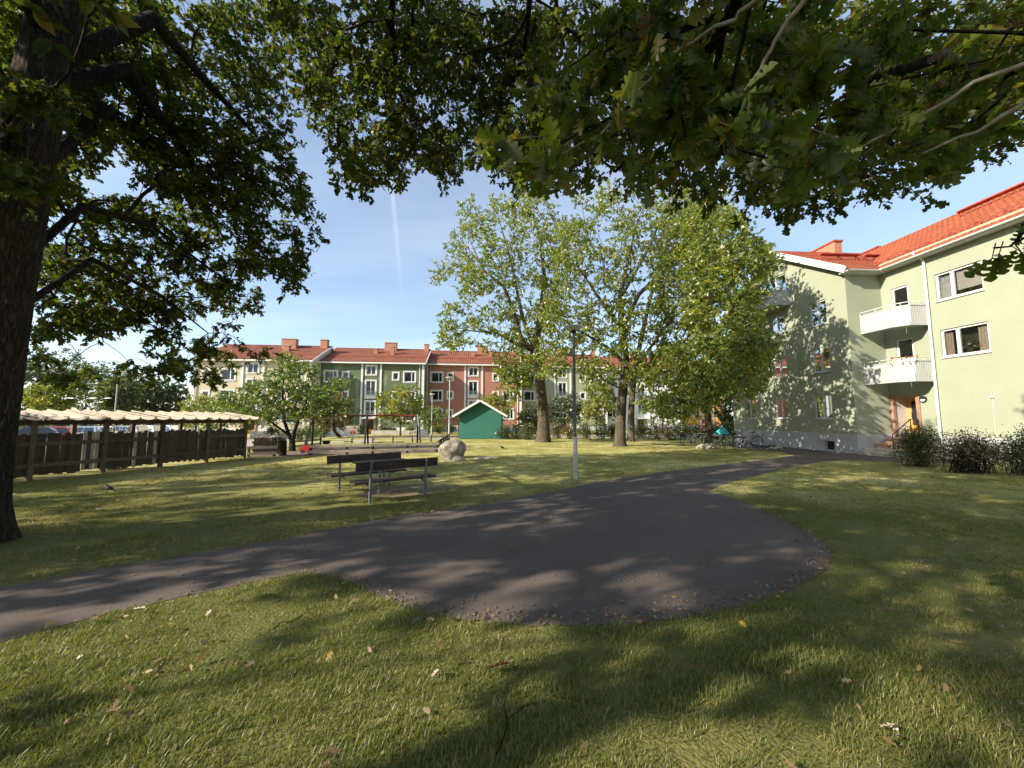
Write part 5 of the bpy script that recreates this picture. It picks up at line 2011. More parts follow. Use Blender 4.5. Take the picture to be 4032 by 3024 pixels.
def bike(label, loc, rz, frame, R_=0.31, lean=0.0, city=False, steer=0.2, scale=1.0, roll=None, basket=False, guard='black'):
    t = thing('bicycle', label, 'bicycle', loc, rz, 'bicycles parked by the gable')
    t.rotation_euler = roll if roll else (lean, 0, rz)
    t.scale = (scale,) * 3
    wb = 0.50
    wheel(t, -wb, R_)
    wheel(t, wb, R_)
    bb, st, hd, hb = Vector((-0.08, 0, 0.27)), Vector((-0.24, 0, 0.72)), Vector((0.33, 0, 0.74)), Vector((0.37, 0, 0.58))
    q = MB()
    if city:
        q.tube([hd, Vector((0.15, 0, 0.42)), bb], 0.02, 8)
        q.tube([hb, Vector((0.16, 0, 0.33)), bb], 0.016, 8)
    else:
        q.tube([st - Vector((0, 0, 0.02)), hd], 0.016, 8)
        q.tube([bb, hb], 0.02, 8)
    q.tube([bb, st], 0.017, 8)
    for s_ in (-1, 1):
        q.tube([bb + Vector((0, 0.03 * s_, 0)), Vector((-wb, 0.055 * s_, R_))], 0.010, 6)
        q.tube([st + Vector((0, 0.02 * s_, -0.04)), Vector((-wb, 0.055 * s_, R_))], 0.009, 6)
    q.tube([hd + Vector((-0.01, 0, 0.03)), hb], 0.022, 8)
    q.build('frame', M[frame], t)
    q = MB()
    for s_ in (-1, 1):
        q.tube([hb + Vector((0.01, 0.045 * s_, -0.02)), Vector((wb - 0.03, 0.05 * s_, 0.40)), Vector((wb, 0.05 * s_, R_))], 0.011, 6)
    q.tube([hb + Vector((0.01, -0.045, -0.02)), hb + Vector((0.01, 0.045, -0.02))], 0.014, 6)
    q.build('fork', M[frame], t)
    q = MB()
    z = 0.93 if city else 0.86
    q.tube([hd, Vector((0.29, 0, z))], 0.013, 6)
    q.tube([(0.14 if city else 0.27, -0.27, z + 0.05), (0.27, -0.20, z + 0.04), (0.31, 0, z), (0.27, 0.20, z + 0.04), (0.14 if city else 0.27, 0.27, z + 0.05)], 0.012, 6)
    h = q.build('handlebar', M['black'], t)
    q = MB()
    for s_ in (-1, 1):
        q.tube([(0.12 if city else 0.27, 0.275 * s_, z + 0.05), (0.20 if city else 0.27, 0.245 * s_, z + 0.048)], 0.017, 6)
    q.build('grip', M['rubber'], h)
    q = MB()
    q.tube([st, Vector((-0.265, 0, 0.84))], 0.012, 6)
    q.hexa([(-0.38, -0.075, 0.835), (-0.38, 0.075, 0.835), (-0.12, 0.02, 0.84), (-0.12, -0.02, 0.84), (-0.38, -0.08, 0.885), (-0.38, 0.08, 0.885), (-0.11, 0.02, 0.87), (-0.11, -0.02, 0.87)])
    q.build('saddle', M['rubber'], t)
    q = MB()
    q.ring(bb, (0, 1, 0), 0.075, 0.008, 18, 4)
    for s_ in (-1, 1):
        q.tube([bb + Vector((0, 0.05 * s_, 0)), bb + Vector((0.10 * s_, 0.06 * s_, -0.10 * s_))], 0.009, 5)
        q.cbox(bb + Vector((0.10 * s_, 0.10 * s_, -0.10 * s_)), (0.08, 0.08, 0.02))
    q.build('crank', M['darkpole'], t)
    for x, a0, a1 in ((-wb, 10, 190), (wb, 30, 170)):
        q = MB()
        vs, fs = [], []
        n = 12
        for i in range(n + 1):
            a = rad(a0 + (a1 - a0) * i / n)
            for y in (-0.026, 0.026):
                vs.append((x + math.cos(a) * (R_ + 0.02), y, R_ + math.sin(a) * (R_ + 0.02)))
        for i in range(n):
            fs.append((2 * i, 2 * i + 1, 2 * i + 3, 2 * i + 2))
        q.add(vs, fs)
        q.build('mudguard', M[guard], t)
    if city:
        q = MB()
        for y in (-0.07, 0, 0.07):
            q.tube([(-0.30, y, 0.68), (-0.80, y, 0.68)], 0.007, 5)
        q.tube([(-0.80, -0.07, 0.68), (-0.80, 0.07, 0.68)], 0.007, 5)
        for s_ in (-1, 1):
            q.tube([(-0.62, 0.07 * s_, 0.68), (-wb, 0.055 * s_, R_)], 0.006, 5)
        q.build('luggage_rack', M['black'], t)
    if basket:
        q = MB()
        for z_ in (0.72, 0.80, 0.88):
            q.tube([(0.42, -0.17, z_), (0.70, -0.17, z_), (0.70, 0.17, z_), (0.42, 0.17, z_), (0.42, -0.17, z_)], 0.005, 4)
        for x in (0.42, 0.49, 0.56, 0.63, 0.70):
            for y in (-0.17, 0.17):
                q.tube([(x, y, 0.70), (x, y, 0.90)], 0.004, 4)
        for y in (-0.08, 0.0, 0.08):
            for x in (0.42, 0.70):
                q.tube([(x, y, 0.70), (x, y, 0.90)], 0.004, 4)
            q.tube([(0.42, y, 0.70), (0.70, y, 0.70)], 0.004, 4)
        q.build('basket', M['black'], t)
    return t


def bp(px, py):
    return gnd(px, py)


bike('dark bicycle at the far left end of the row against the hedge', bp(2702, 1742), rad(35), 'darkpole', lean=0.12, city=True)
bike('second dark bicycle leaning behind the white framed one', bp(2722, 1741), rad(62), 'black', lean=-0.1)
bike('white framed bicycle standing among the dark ones', bp(2752, 1747), rad(-38), 'white', lean=0.08, guard='white')
bike('dark red bicycle behind the turquoise cover', bp(2793, 1749), rad(25), 'swing_red', lean=0.1)
bike('black bicycle carrying the turquoise covered child seat', bp(2835, 1757), rad(18), 'black', lean=0.08, city=True)
bike('grey bicycle leaning steeply with its front wheel turned to the lawn', bp(2868, 1758), rad(130), 'galv', lean=0.35)
bike('large black city bicycle with basket beside the gable wall', bp(2945, 1759), rad(170), 'black', lean=-0.08, city=True, basket=True, scale=1.06)
bike('small white child bicycle in front of the row', bp(2927, 1772), rad(195), 'white', R_=0.26, lean=0.12, scale=0.85)
p_ = bp(3000, 1769)
bike('small dark bicycle lying flat on its side at the asphalt edge', p_ + Vector((0, 0, 0.1)), 0, 'darkpole', R_=0.24, scale=0.75, roll=(rad(76), 0, rad(20)))
p_ = bp(3045, 1777)
bike('white child bicycle lying on the asphalt farthest right', p_ + Vector((0, 0, 0.1)), 0, 'white', R_=0.22, scale=0.72, roll=(rad(70), 0, rad(-12)))
# turquoise rain cover over the child seat
q = MB()
cv = bp(2835, 1757) + Vector((0.05, 0, 0.93))
n, m_ = 16, 7
vs, fs = [], []
r = random.Random(4)
for j in range(m_ + 1):
    f = j / m_
    for i in range(n):
        a = 2 * math.pi * i / n
        rr_ = math.sin(min(1, f * 1.1) * math.pi / 2)
        fold = 1 + (0.16 * math.sin(5 * a + 1) + 0.10 * math.sin(9 * a)) * f
        vs.append(cv + Vector((math.cos(a) * 0.44 * rr_ * fold + 0.10 * f, math.sin(a) * 0.26 * rr_ * fold, 0.22 * math.cos(f * math.pi / 2) - 0.20 * f * (1 + 0.45 * math.cos(a - 0.6)) + 0.10 * math.cos(a))))
for j in range(m_):
    for i in range(n):
        i2 = (i + 1) % n
        fs.append((j * n + i, j * n + i2, (j + 1) * n + i2, (j + 1) * n + i))
q.add(vs, fs, True)
tv_ = q.build('rain_cover', M['turq'])
tag(tv_, 'bright turquoise rain cover draped over a bicycle seat', 'rain cover')
q = MB()
cv2 = cv + Vector((-0.36, -0.1, -0.24))
q.tube([cv2 + Vector((-0.2, 0, -0.06)), cv2 + Vector((-0.05, 0, 0.02)), cv2 + Vector((0.12, 0.02, 0.03)), cv2 + Vector((0.25, 0, -0.02))], [0.05, 0.10, 0.09, 0.04], 9)
tag(q.build('plastic_bag', M['white']), 'white bag hanging under the turquoise cover', 'bag')
# red and pink bundle at the small tree behind the hedge
q = MB()
r = random.Random(9)
pc = at(2783, 1672, 31.0)
for i in range(26):
    d = Vector((r.gauss(0, .13), r.gauss(0, .1), r.gauss(0, .17)))
    q.mi = 0 if i % 3 else 1
    q.ring(pc + d, (r.gauss(0, 1), r.gauss(0, 1), r.gauss(0, 1)), 0.045, 0.05, 8, 6)
tag(q.build('hanging_bundle', [M['pink'], M['redplastic']]), 'small red and pink bundle hanging at the tree trunk above the bicycles', 'flower basket')


# toy and small things round the houses
def toy_car(label, c, rz, s_):
    t = thing('toy_car', label, 'toy', c, rz)
    q = MB()
    prof = [(-0.30, 0.10), (-0.31, 0.24), (-0.22, 0.38), (0.0, 0.46), (0.14, 0.42), (0.30, 0.27), (0.33, 0.12)]
    n = len(prof)
    vs = []
    for y, k in ((-0.17, 0.96), (-0.13, 1.0), (0.13, 1.0), (0.17, 0.96)):
        vs += [(x * k * s_, y * s_, z * s_ * k) for x, z in prof]
    fs = [tuple(range(n)), tuple(range(4 * n - 1, 3 * n - 1, -1))]
    for k in range(3):
        for i in range(n):
            fs.append((k * n + i, k * n + (i + 1) % n, (k + 1) * n + (i + 1) % n, (k + 1) * n + i))
    q.add(vs, fs)
    q.build('body', M['redplastic'], t)
    for x in (-0.19, 0.2):
        for y in (-0.17, 0.17):
            q = MB()
            q.ring((x * s_, y * s_, 0.095 * s_), (0, 1, 0), 0.06 * s_, 0.036 * s_, 14, 6)
            q.build('wheel', M['rubber'], t)
    return t


toy_car('red plastic toy car at the left end of the plank fence', gnd(1206, 1783), rad(190), 0.85)
toy_car('tiny red ride on toy by the bench at the dark green house', gnd(1389, 1709), rad(10), 0.9)


def wall_bench(label, c, rz, L=1.9):
    t = thing('slatted_bench', label, 'bench', c, rz, 'benches in front of the houses')
    for k in range(3):
        q = MB()
        q.box((-L / 2, -0.22 + 0.15 * k, 0.44), (L / 2, -0.10 + 0.15 * k, 0.48))
        q.build('seat_slat', M['wood_old'], t)
    for z in (0.62, 0.78):
        q = MB()
        q.box((-L / 2, 0.24, z), (L / 2, 0.27, z + 0.12))
        q.build('back_slat', M['wood_old'], t)
    for x in (-L * 0.42, L * 0.42):
        for y in (-0.2, 0.22):
            q = MB()
            q.box((x - 0.03, y - 0.03, -0.02), (x + 0.03, y + 0.03, 0.437 if y < 0 else 0.9))
            q.build('leg', M['wood_old'], t)
    return t


wall_bench('grey wooden bench left of the dark green house door', at(1378, 1700, 44.8) * Vector((1, 1, 0)) if False else (at(1378, 1700, 44.8).x, 44.8, 0), EH)
wall_bench('grey wooden bench in front of the salmon house left of the shed', (at(1790, 1700, 47.6).x, 47.6, 0), EH)
for (p0, p1, Y, lab) in ((1462, 1668, 43.0, 'concrete planter wall in front of the dark green house door'), (985, 1135, 41.5, 'concrete planter wall in front of the beige house')):
    a, b = at(p0, 1700, Y), at(p1, 1700, Y)
    t = thing('planter_wall', lab, 'planter', (a.x, Y, 0), 0, 'planter walls before the houses')
    n = 4
    for i in range(n):
        q = MB()
        w_ = (b.x - a.x) / n
        q.box((w_ * i, 0, -0.3), (w_ * (i + 1) - 0.03, 0.2, 0.42))
        q.build('block', M['concrete'], t, bevel=0.01)
ub = thing('utility_box', 'grey metal utility cabinet behind the swing legs', 'cabinet', (at(1668, 1700, 35.5).x, 35.5, 0))
q = MB()
q.box((-0.42, -0.2, 0), (0.42, 0.2, 0.72))
q.build('body', M['galv'], ub, bevel=0.01)
q = MB()
q.box((-0.45, -0.23, 0.722), (0.45, 0.23, 0.76))
q.build('lid', M['galv'], ub)
kt = thing('kick_bike', 'small brown and white child bike by the planter wall', 'child bike', (at(1628, 1708, 40.5).x, 40.5, 0), rad(30))
kt.scale = (0.9,) * 3
wheel(kt, -0.3, 0.2, spokes=8)
wheel(kt, 0.3, 0.2, spokes=8)
q = MB()
q.tube([(-0.3, 0, 0.2), (0.0, 0, 0.3), (0.24, 0, 0.45), (0.3, 0, 0.2)], 0.03, 6)
q.tube([(0.24, 0, 0.45), (0.2, 0, 0.62)], 0.02, 6)
q.tube([(0.2, -0.2, 0.62), (0.2, 0.2, 0.62)], 0.02, 6)
q.cbox((-0.1, 0, 0.42), (0.25, 0.12, 0.05))
q.build('frame', M['redplastic'], kt)
fbk = bike('bicycle parked against the beige house behind the small tree', (at(1090, 1700, 42.4).x, 42.4, 0), rad(20), 'darkpole', lean=0.05)
fbk['group'] = 'far bicycles'


# cars in the car park
def car(label, loc, rz, paint, wagon=False, dark=False):
    m_ = M.get('paint_' + label[:12])
    m_ = surf('car_paint_' + str(len(bpy.data.materials)), paint, 0.3, 0.03, 2, coat=0.7, spec=0.5)
    t = thing('parked_car', label, 'car', loc, rz, 'cars in the car park behind the fence')
    xr = -2.15 if wagon else -2.1
    lower = [(-2.2, 0.28), (-2.24, 0.62), (-2.16, 0.86), (-1.2, 0.90), (0.95, 0.88), (1.75, 0.78), (2.1, 0.66), (2.16, 0.45), (2.1, 0.24)]
    q = MB()
    n = len(lower)
    vs = []
    for y, k, dz in ((-0.86, 0.97, 0.02), (-0.80, 1.0, 0.0), (0.80, 1.0, 0.0), (0.86, 0.97, 0.02)):
        vs += [(x * k, y, z - (dz if z > 0.5 else -dz)) for x, z in lower]
    fs = [tuple(range(n)), tuple(range(4 * n - 1, 3 * n - 1, -1))]
    for k in range(3):
        for i in range(n):
            fs.append((k * n + i, k * n + (i + 1) % n, (k + 1) * n + (i + 1) % n, (k + 1) * n + i))
    q.add(vs, fs)
    cab_lo = [(-2.08 if wagon else -1.75, 0.875), (1.05, 0.865)]
    top = [(-1.85 if wagon else -1.15, 1.42), (0.25, 1.44)]
    (x0, z0), (x1, z1) = cab_lo
    (x2, z2), (x3, z3) = top
    q.hexa([(x0, -0.78, z0), (x1, -0.78, z1), (x1, 0.78, z1), (x0, 0.78, z0), (x2, -0.62, z2), (x3, -0.62, z3), (x3, 0.62, z3), (x2, 0.62, z2)])
    q.build('body', m_, t, bevel=0.05)
    g = M['glass_far']

    def pane(nm, p):
        q = MB()
        p = [Vector(v) for v in p]
        nr = (p[1] - p[0]).cross(p[2] - p[0]).normalized()
        c = sum(p, Vector()) / 4
        if nr.dot(c - Vector((-0.4, 0, 1.0))) < 0:
            nr = -nr
        q.hexa([v + nr * 0.002 for v in p] + [v + nr * 0.012 for v in p])
        q.build(nm, g, t)

    def lerp3(a, b, f):
        return Vector(a).lerp(Vector(b), f)
    for s_ in (-1, 1):
        A, B, C_, D = Vector((x0, 0.78 * s_, z0)), Vector((x1, 0.78 * s_, z1)), Vector((x3, 0.62 * s_, z3)), Vector((x2, 0.62 * s_, z2))

        def bil(u, v):
            return A.lerp(B, u).lerp(D.lerp(C_, u), v)
        for (u0, u1) in ((0.08, 0.34), (0.37, 0.62), (0.65, 0.93)):
            pane('side_window', [bil(u0, 0.12), bil(u1, 0.12), bil(u1, 0.86), bil(u0, 0.86)])
    for (xa, za, xb, zb, nm) in ((x1, z1, x3, z3, 'windscreen'), (x0, z0, x2, z2, 'rear_window')):
        def bl2(u, v):
            y = (-0.78 + 1.56 * u) * (1 - v) + (-0.62 + 1.24 * u) * v
            return Vector((xa + (xb - xa) * v, y, za + (zb - za) * v))
        pane(nm, [bl2(0.07, 0.1), bl2(0.93, 0.1), bl2(0.93, 0.88), bl2(0.07, 0.88)])
    for x in (-1.32, 1.32):
        for s_ in (-1, 1):
            q = MB()
            q.ring((x, 0.80 * s_, 0.31), (0, 1, 0), 0.23, 0.085, 20, 8)
            w = q.build('wheel', M['rubber'], t)
            q = MB()
            for i in range(5):
                a = 2 * math.pi * i / 5
                q.bar((x, 0.87 * s_, 0.31), (x + math.cos(a) * 0.18, 0.87 * s_, 0.31 + math.sin(a) * 0.18), 0.05, 0.02, up=(0, 1, 0))
            q.ring((x, 0.86 * s_, 0.31), (0, 1, 0), 0.175, 0.02, 18, 5)
            q.build('rim', M['steel'], w)
    for s_ in (-1, 1):
        q = MB()
        q.cbox((2.10, 0.60 * s_, 0.63), (0.12, 0.34, 0.12))
        q.build('headlight', M['lamp_white'], t)
        q = MB()
        q.cbox((-2.18, 0.66 * s_, 0.74), (0.1, 0.24, 0.16))
        q.build('tail_light', M['redplastic'], t)
        q = MB()
        q.cbox((0.78, 0.93 * s_, 0.94), (0.14, 0.16, 0.12))
        q.build('wing_mirror', m_, t, bevel=0.02)
    return t


def cp(px, Y):
    p = at(px, 1690, Y)
    return (p.x, Y, gz(p.x, Y) + 0.006)


car('black parked car nearest the oak trunk behind the fence', cp(130, 32.5), rad(205), (0.02, 0.022, 0.025))
car('red parked car behind the second fence bay', cp(212, 33.5), rad(200), (0.42, 0.02, 0.02))
car('silver blue parked estate car seen over the pickets', cp(295, 34), rad(195), (0.30, 0.36, 0.44), True)
car('dark grey parked estate car beside the silver blue one', cp(345, 36), rad(200), (0.12, 0.13, 0.14), True)
car('white parked car behind the third fence post', cp(405, 35), rad(190), (0.75, 0.75, 0.75))
car('pale silver parked car behind the yellow green weeds', cp(470, 37), rad(190), (0.55, 0.56, 0.57), True)
car('white parked van like car between the back posts', cp(545, 39), rad(185), (0.70, 0.72, 0.74), True)
car('dark red parked car near the right end of the car park', cp(600, 41), rad(180), (0.22, 0.02, 0.02))
car('light blue parked car at the right end of the car park', cp(655, 42), rad(170), (0.30, 0.40, 0.55))

# ------------------------------------------------------------------ leaves
def leaf_template(kind):
    """outline of a lobed leaf as polygons; x across, y along (0..1), z lift"""
    if kind == 'near':
        half = [(0.0, 0.0), (0.02, 0.03), (0.06, 0.10), (0.17, 0.15), (0.20, 0.21), (0.075, 0.28), (0.09, 0.34), (0.27, 0.38), (0.31, 0.46), (0.24, 0.51), (0.10, 0.53), (0.13, 0.59), (0.32, 0.63),
                (0.35, 0.71), (0.27, 0.77), (0.13, 0.76), (0.17, 0.82), (0.23, 0.87), (0.19, 0.94), (0.08, 0.985), (0.0, 1.0)]
    elif kind == 'mid':
        V = [(0, 0, 0), (0.19, 0.20, 0.05), (0.085, 0.34, 0.0), (0.33, 0.55, 0.07), (0.15, 0.68, -0.02), (0.22, 0.88, 0.0), (0, 1.0, -0.16), (-0.24, 0.86, 0.02), (-0.14, 0.66, -0.03), (-0.32, 0.52, 0.08), (-0.08, 0.33, 0.0), (-0.18, 0.18, 0.05)]
        return np.array(V, float), [list(range(12))]
        half = [(0.0, 0.0), (0.06, 0.10), (0.20, 0.20), (0.09, 0.32), (0.30, 0.44), (0.13, 0.56), (0.34, 0.70), (0.19, 0.88), (0.0, 1.0)]
    elif kind == 'far':
        return np.array([(0, 0, 0), (0.30, 0.30, 0.05), (0.22, 0.55, 0.0), (0.36, 0.80, 0.06), (0, 1.0, -0.1), (-0.34, 0.74, 0.06), (-0.20, 0.52, 0.0), (-0.30, 0.28, 0.05)], float), [list(range(8))]
    else:                                                   # plain pointed leaf
        return np.array([(0, 0, 0), (0.22, 0.3, 0.04), (0.22, 0.62, 0.02), (0, 1.0, -0.1), (-0.22, 0.62, 0.02), (-0.22, 0.3, 0.04)], float), [list(range(6))]
    half = np.array(half)
    V = [(0, 0, 0), (0, 1.0, -0.18), (0, 0.5, -0.03)]
    right, left = [0], [0]
    for x, y in half[1:-1]:
        z = 0.32 * x - 0.18 * y * y + 0.02 * math.sin(9 * y)
        right.append(len(V))
        V.append((x, y, z))
        left.append(len(V))
        V.append((-x * 0.95, min(0.99, y + 0.012), z + 0.015 * math.sin(7 * y + 1)))
    right += [1, 2]
    left += [1, 2]
    return np.array(V, float), [right, left[::-1]]


def leaf_mesh(name, P, D, N_, size, kind, wid=None):
    T, F = leaf_template(kind)
    n, k = len(P), len(T)
    D = D / np.linalg.norm(D, axis=1, keepdims=True)
    B = np.cross(D, N_)
    B /= np.maximum(np.linalg.norm(B, axis=1, keepdims=True), 1e-6)
    N2 = np.cross(B, D)
    size = np.broadcast_to(size, (n,))[:, None, None]
    ws = 1.0 if wid is None else np.asarray(wid)[:, None, None]
    V = P[:, None, :] + size * (ws * T[None, :, 0:1] * B[:, None, :] + T[None, :, 1:2] * D[:, None, :] + T[None, :, 2:3] * N2[:, None, :])
    loops = np.concatenate([np.array(f) for f in F])
    lens = [len(f) for f in F]
    st = np.concatenate([[0], np.cumsum(lens)[:-1]])
    L = (loops[None, :] + (np.arange(n) * k)[:, None]).ravel()
    Sx = (st[None, :] + (np.arange(n) * len(loops))[:, None]).ravel()
    return np_mesh(name, V.reshape(-1, 3), L, Sx)


# ------------------------------------------------------------------ trees
class Skel:
    def __init__(s):
        s.p, s.par, s.pl, s.r = [], [], [], []

    def line(s, pts, par=-1, step=0.35):
        """pts with radius (x,y,z,r); returns index of the last node"""
        last = par
        for i, q in enumerate(pts):
            q = np.array(q, float)
            if i == 0 and par >= 0:
                prev = np.array([*s.p[par], min(s.r[par] or q[3], q[3])])
            elif i == 0:
                s.p.append(q[:3]); s.par.append(-1); s.pl.append(0.0); s.r.append(q[3])
                last = len(s.p) - 1
                prev = q
                continue
            L = np.linalg.norm(q[:3] - prev[:3])
            m = max(1, int(L / step))
            for j in range(1, m + 1):
                w = prev + (q - prev) * j / m
                s.p.append(w[:3]); s.par.append(last); s.pl.append(s.pl[last] + L / m); s.r.append(w[3])
                last = len(s.p) - 1
            prev = q
        return last


def grow(sk, att, first, bf=0.45, step=0.35, lift=0.10, jit=0.06, rg=None, order_from=None):
    rg = rg or rng
    P = np.zeros((len(sk.p) + len(att) * 60, 3))
    PL = np.zeros(len(P))
    n = len(sk.p)
    P[:n] = np.array(sk.p)
    PL[:n] = sk.pl
    base = P[first:n]
    dmin = np.array([np.min(np.linalg.norm(base - a, axis=1)) for a in att])
    tips = []
    allow = np.zeros(len(P), bool)
    allow[first:n] = True
    for ai in np.argsort(dmin):
        a = att[ai]
        d = np.linalg.norm(P[:n] - a, axis=1)
        cost = np.where(allow[:n], d + bf * PL[:n], 1e9)
        j = int(np.argmin(cost))
        L = d[j]
        m = max(1, int(L / step))
        m = min(m, 55)
        p0 = P[j]
        mid = (p0 + a) / 2 + np.array([0, 0, lift * L]) + rg.normal(size=3) * jit * L
        last = j
        for i in range(1, m + 1):
            t = i / m
            w = (1 - t) ** 2 * p0 + 2 * t * (1 - t) * mid + t * t * a
            if i < m:
                w = w + rg.normal(size=3) * 0.035 * min(1, L)
            P[n] = w
            allow[n] = True
            sk.p.append(w); sk.par.append(last); sk.pl.append(sk.pl[last] + L / m); sk.r.append(None)
            PL[n] = sk.pl[-1]
            last = n
            n += 1
        tips.append((last, ai))
    return tips


def skel_mesh(name, sk, rtip=0.007, ex=2.35, rmax=0.2, kmax=12, rmin_draw=0.0, bark=0.0):
    n = len(sk.p)
    ch = [[] for _ in range(n)]
    for i, p in enumerate(sk.par):
        if p >= 0:
            ch[p].append(i)
    acc = np.zeros(n)
    R_ = np.zeros(n)
    for i in range(n - 1, -1, -1):
        if not ch[i]:
            acc[i] = rtip ** ex
        R_[i] = sk.r[i] if sk.r[i] is not None else min(acc[i] ** (1 / ex), rmax)
        if sk.par[i] >= 0:
            acc[sk.par[i]] += acc[i]
    q = MB()
    seen = set()
    starts = [i for i in range(n) if sk.par[i] < 0]
    stack = [(i, -1) for i in starts]
    while stack:
        s0, par = stack.pop()
        chain = [s0]
        while ch[chain[-1]]:
            c = sorted(ch[chain[-1]], key=lambda k: -R_[k])
            # keep explicit trunk nodes together
            chain_next = c[0]
            for o in c[1:]:
                stack.append((o, chain[-1]))
            chain.append(chain_next)
        pts = [sk.p[i] for i in chain]
        rs = [R_[i] for i in chain]
        if par >= 0:
            pts = [sk.p[par]] + pts
            rs = [min(R_[par], rs[0] * 1.25)] + rs
        if len(pts) < 2:
            continue
        m = max(rs)
        if m < rmin_draw:
            continue
        k = kmax if m > 0.12 else 8 if m > 0.05 else 5 if m > 0.02 else 3
        q.tube(pts, rs, k, caps=m > 0.05)
    return q.mesh(name)


def trunk_mesh(name, pts, k=40, ring=0.07, ridge=0.05, seed=0):
    """a thick near trunk with furrowed bark built into its surface"""
    pts = np.array(pts, float)
    seg = np.linalg.norm(np.diff(pts[:, :3], axis=0), axis=1)
    cum = np.concatenate([[0], np.cumsum(seg)])
    m = int(cum[-1] / ring)
    s = np.linspace(0, cum[-1], m + 1)
    C = np.stack([np.interp(s, cum, pts[:, i]) for i in range(4)], 1)
    th = np.linspace(0, 2 * np.pi, k, endpoint=False)
    TH, SS = np.meshgrid(th, s)
    r0 = C[:, 3][:, None]
    q = np.stack([np.cos(TH) * 7.5 + seed, np.sin(TH) * 7.5, SS * 1.3], -1).reshape(-1, 3)
    rid = np.abs(vnoise(q) - 0.5).reshape(TH.shape) * 2
    q2 = np.stack([np.cos(TH) * 1.2 + seed, np.sin(TH) * 1.2, SS * 0.35], -1).reshape(-1, 3)
    big = vnoise(q2).reshape(TH.shape) - 0.5
    flare = np.exp(-SS / 0.35) * 0.35 * (0.6 + 0.6 * np.cos(TH * 5 + seed))
    rr = r0 * (1 + big * 0.12 + flare) - ridge * (1 - np.minimum(1, rid * 2.4))
    V = np.stack([C[:, 0][:, None] + np.cos(TH) * rr, C[:, 1][:, None] + np.sin(TH) * rr, C[:, 2][:, None] + 0 * TH], -1).reshape(-1, 3)
    i, j = np.meshgrid(np.arange(k), np.arange(m))
    i2 = (i + 1) % k
    Q = np.stack([j * k + i, j * k + i2, (j + 1) * k + i2, (j + 1) * k + i], -1).reshape(-1, 4)
    me = np_mesh(name, V, Q.ravel(), np.arange(len(Q)) * 4)
    me.polygons.foreach_set('use_smooth', [True] * len(me.polygons))
    return me


def leaf_points(att, n, spread, outward, size, rg, flat=0.6, droop=0.25, tw=6, sizej=0.3, up=0.7):
    """n leaves round each attractor, gathered on tw short twigs"""
    A = len(att)
    # twigs
    out = att - outward
    out[:, 2] *= 0.4
    out /= np.maximum(np.linalg.norm(out, axis=1, keepdims=True), 1e-6)
    td = rg.normal(size=(A, tw, 3))
    td[:, :, 2] *= flat
    td += out[:, None, :] * 0.9
    td[:, :, 2] -= droop
    td /= np.linalg.norm(td, axis=2, keepdims=True)
    tl = spread * rg.uniform(0.5, 1.25, size=(A, tw, 1))
    t0 = att[:, None, :] + rg.normal(size=(A, tw, 3)) * spread * 0.25
    tips = t0 + td * tl
    per = max(1, n // tw)
    u = rg.uniform(0.25, 1.0, size=(A, tw, per, 1)) ** 0.7
    P = t0[:, :, None, :] + (tips - t0)[:, :, None, :] * u
    D = td[:, :, None, :] * 0.6 + rg.normal(size=(A, tw, per, 3)) * 0.75
    D[..., 2] -= 0.25 * droop / 0.25
    Nn = rg.normal(size=(A, tw, per, 3)) * 0.8
    Nn[..., 2] += up
    sz = size * rg.uniform(1 - sizej, 1 + sizej, size=A * tw * per)
    return P.reshape(-1, 3), D.reshape(-1, 3), Nn.reshape(-1, 3), sz, t0.reshape(-1, 3), tips.reshape(-1, 3)


def twig_mesh(name, a, b, r_=0.004):
    n = len(a)
    d = b - a
    d /= np.maximum(np.linalg.norm(d, axis=1, keepdims=True), 1e-6)
    ref = np.where(np.abs(d[:, 2:3]) < 0.9, np.array([[0, 0, 1.0]]), np.array([[1.0, 0, 0]]))
    s = np.cross(d, ref)
    s /= np.linalg.norm(s, axis=1, keepdims=True)
    t = np.cross(d, s)
    V = np.zeros((n, 6, 3))
    for i in range(3):
        q = 2 * np.pi * i / 3
        o = (s * math.cos(q) + t * math.sin(q))
        V[:, i] = a + o * r_
        V[:, 3 + i] = b + o * r_ * 0.5
    F = np.array([(0, 1, 4, 3), (1, 2, 5, 4), (2, 0, 3, 5)])
    L = (F.ravel()[None, :] + (np.arange(n) * 6)[:, None]).ravel()
    return np_mesh(name, V.reshape(-1, 3), L, np.arange(n * 3) * 4)


def mask_points(poly, n, depth, rg, holes=()):
    """random points inside an outline given in view pixels, at distances depth(x, y, rnd)"""
    poly = np.array(poly, float)
    lo, hi = poly.min(0), poly.max(0)
    out = []
    while len(out) < n:
        x, y = rg.uniform(lo[0], hi[0], 4 * n), rg.uniform(lo[1], hi[1], 4 * n)
        ok = inpoly(x, y, poly)
        for h in holes:
            ok &= ~inpoly(x, y, h)
        for a, b in zip(x[ok], y[ok]):
            if len(out) < n:
                out.append(dat(a, b, depth(a, b, rg.random())))
    return np.array([tuple(p) for p in out])


def blob_points(c, r, n, rg, shell=0.55, keep=None):
    out = []
    while len(out) < n:
        v = rg.normal(size=(n * 2, 3))
        v /= np.linalg.norm(v, axis=1, keepdims=True)
        v *= (shell + (1 - shell) * rg.random((n * 2, 1)) ** 0.6)
        p = np.array(c) + v * np.array(r)
        if keep is not None:
            p = p[keep(p)]
        out.extend(p.tolist())
    return np.array(out[:n])


def clump_points(c, r, ncl, per, rad_, rg, shell, keep):
    """points gathered in separate clumps, with open gaps between them"""
    k = blob_points(c, r, ncl, rg, shell, keep)
    p = np.repeat(k, per, 0) + rg.normal(size=(ncl * per, 3)) * np.array([rad_, rad_, rad_ * 0.55])
    return p[keep(p)]


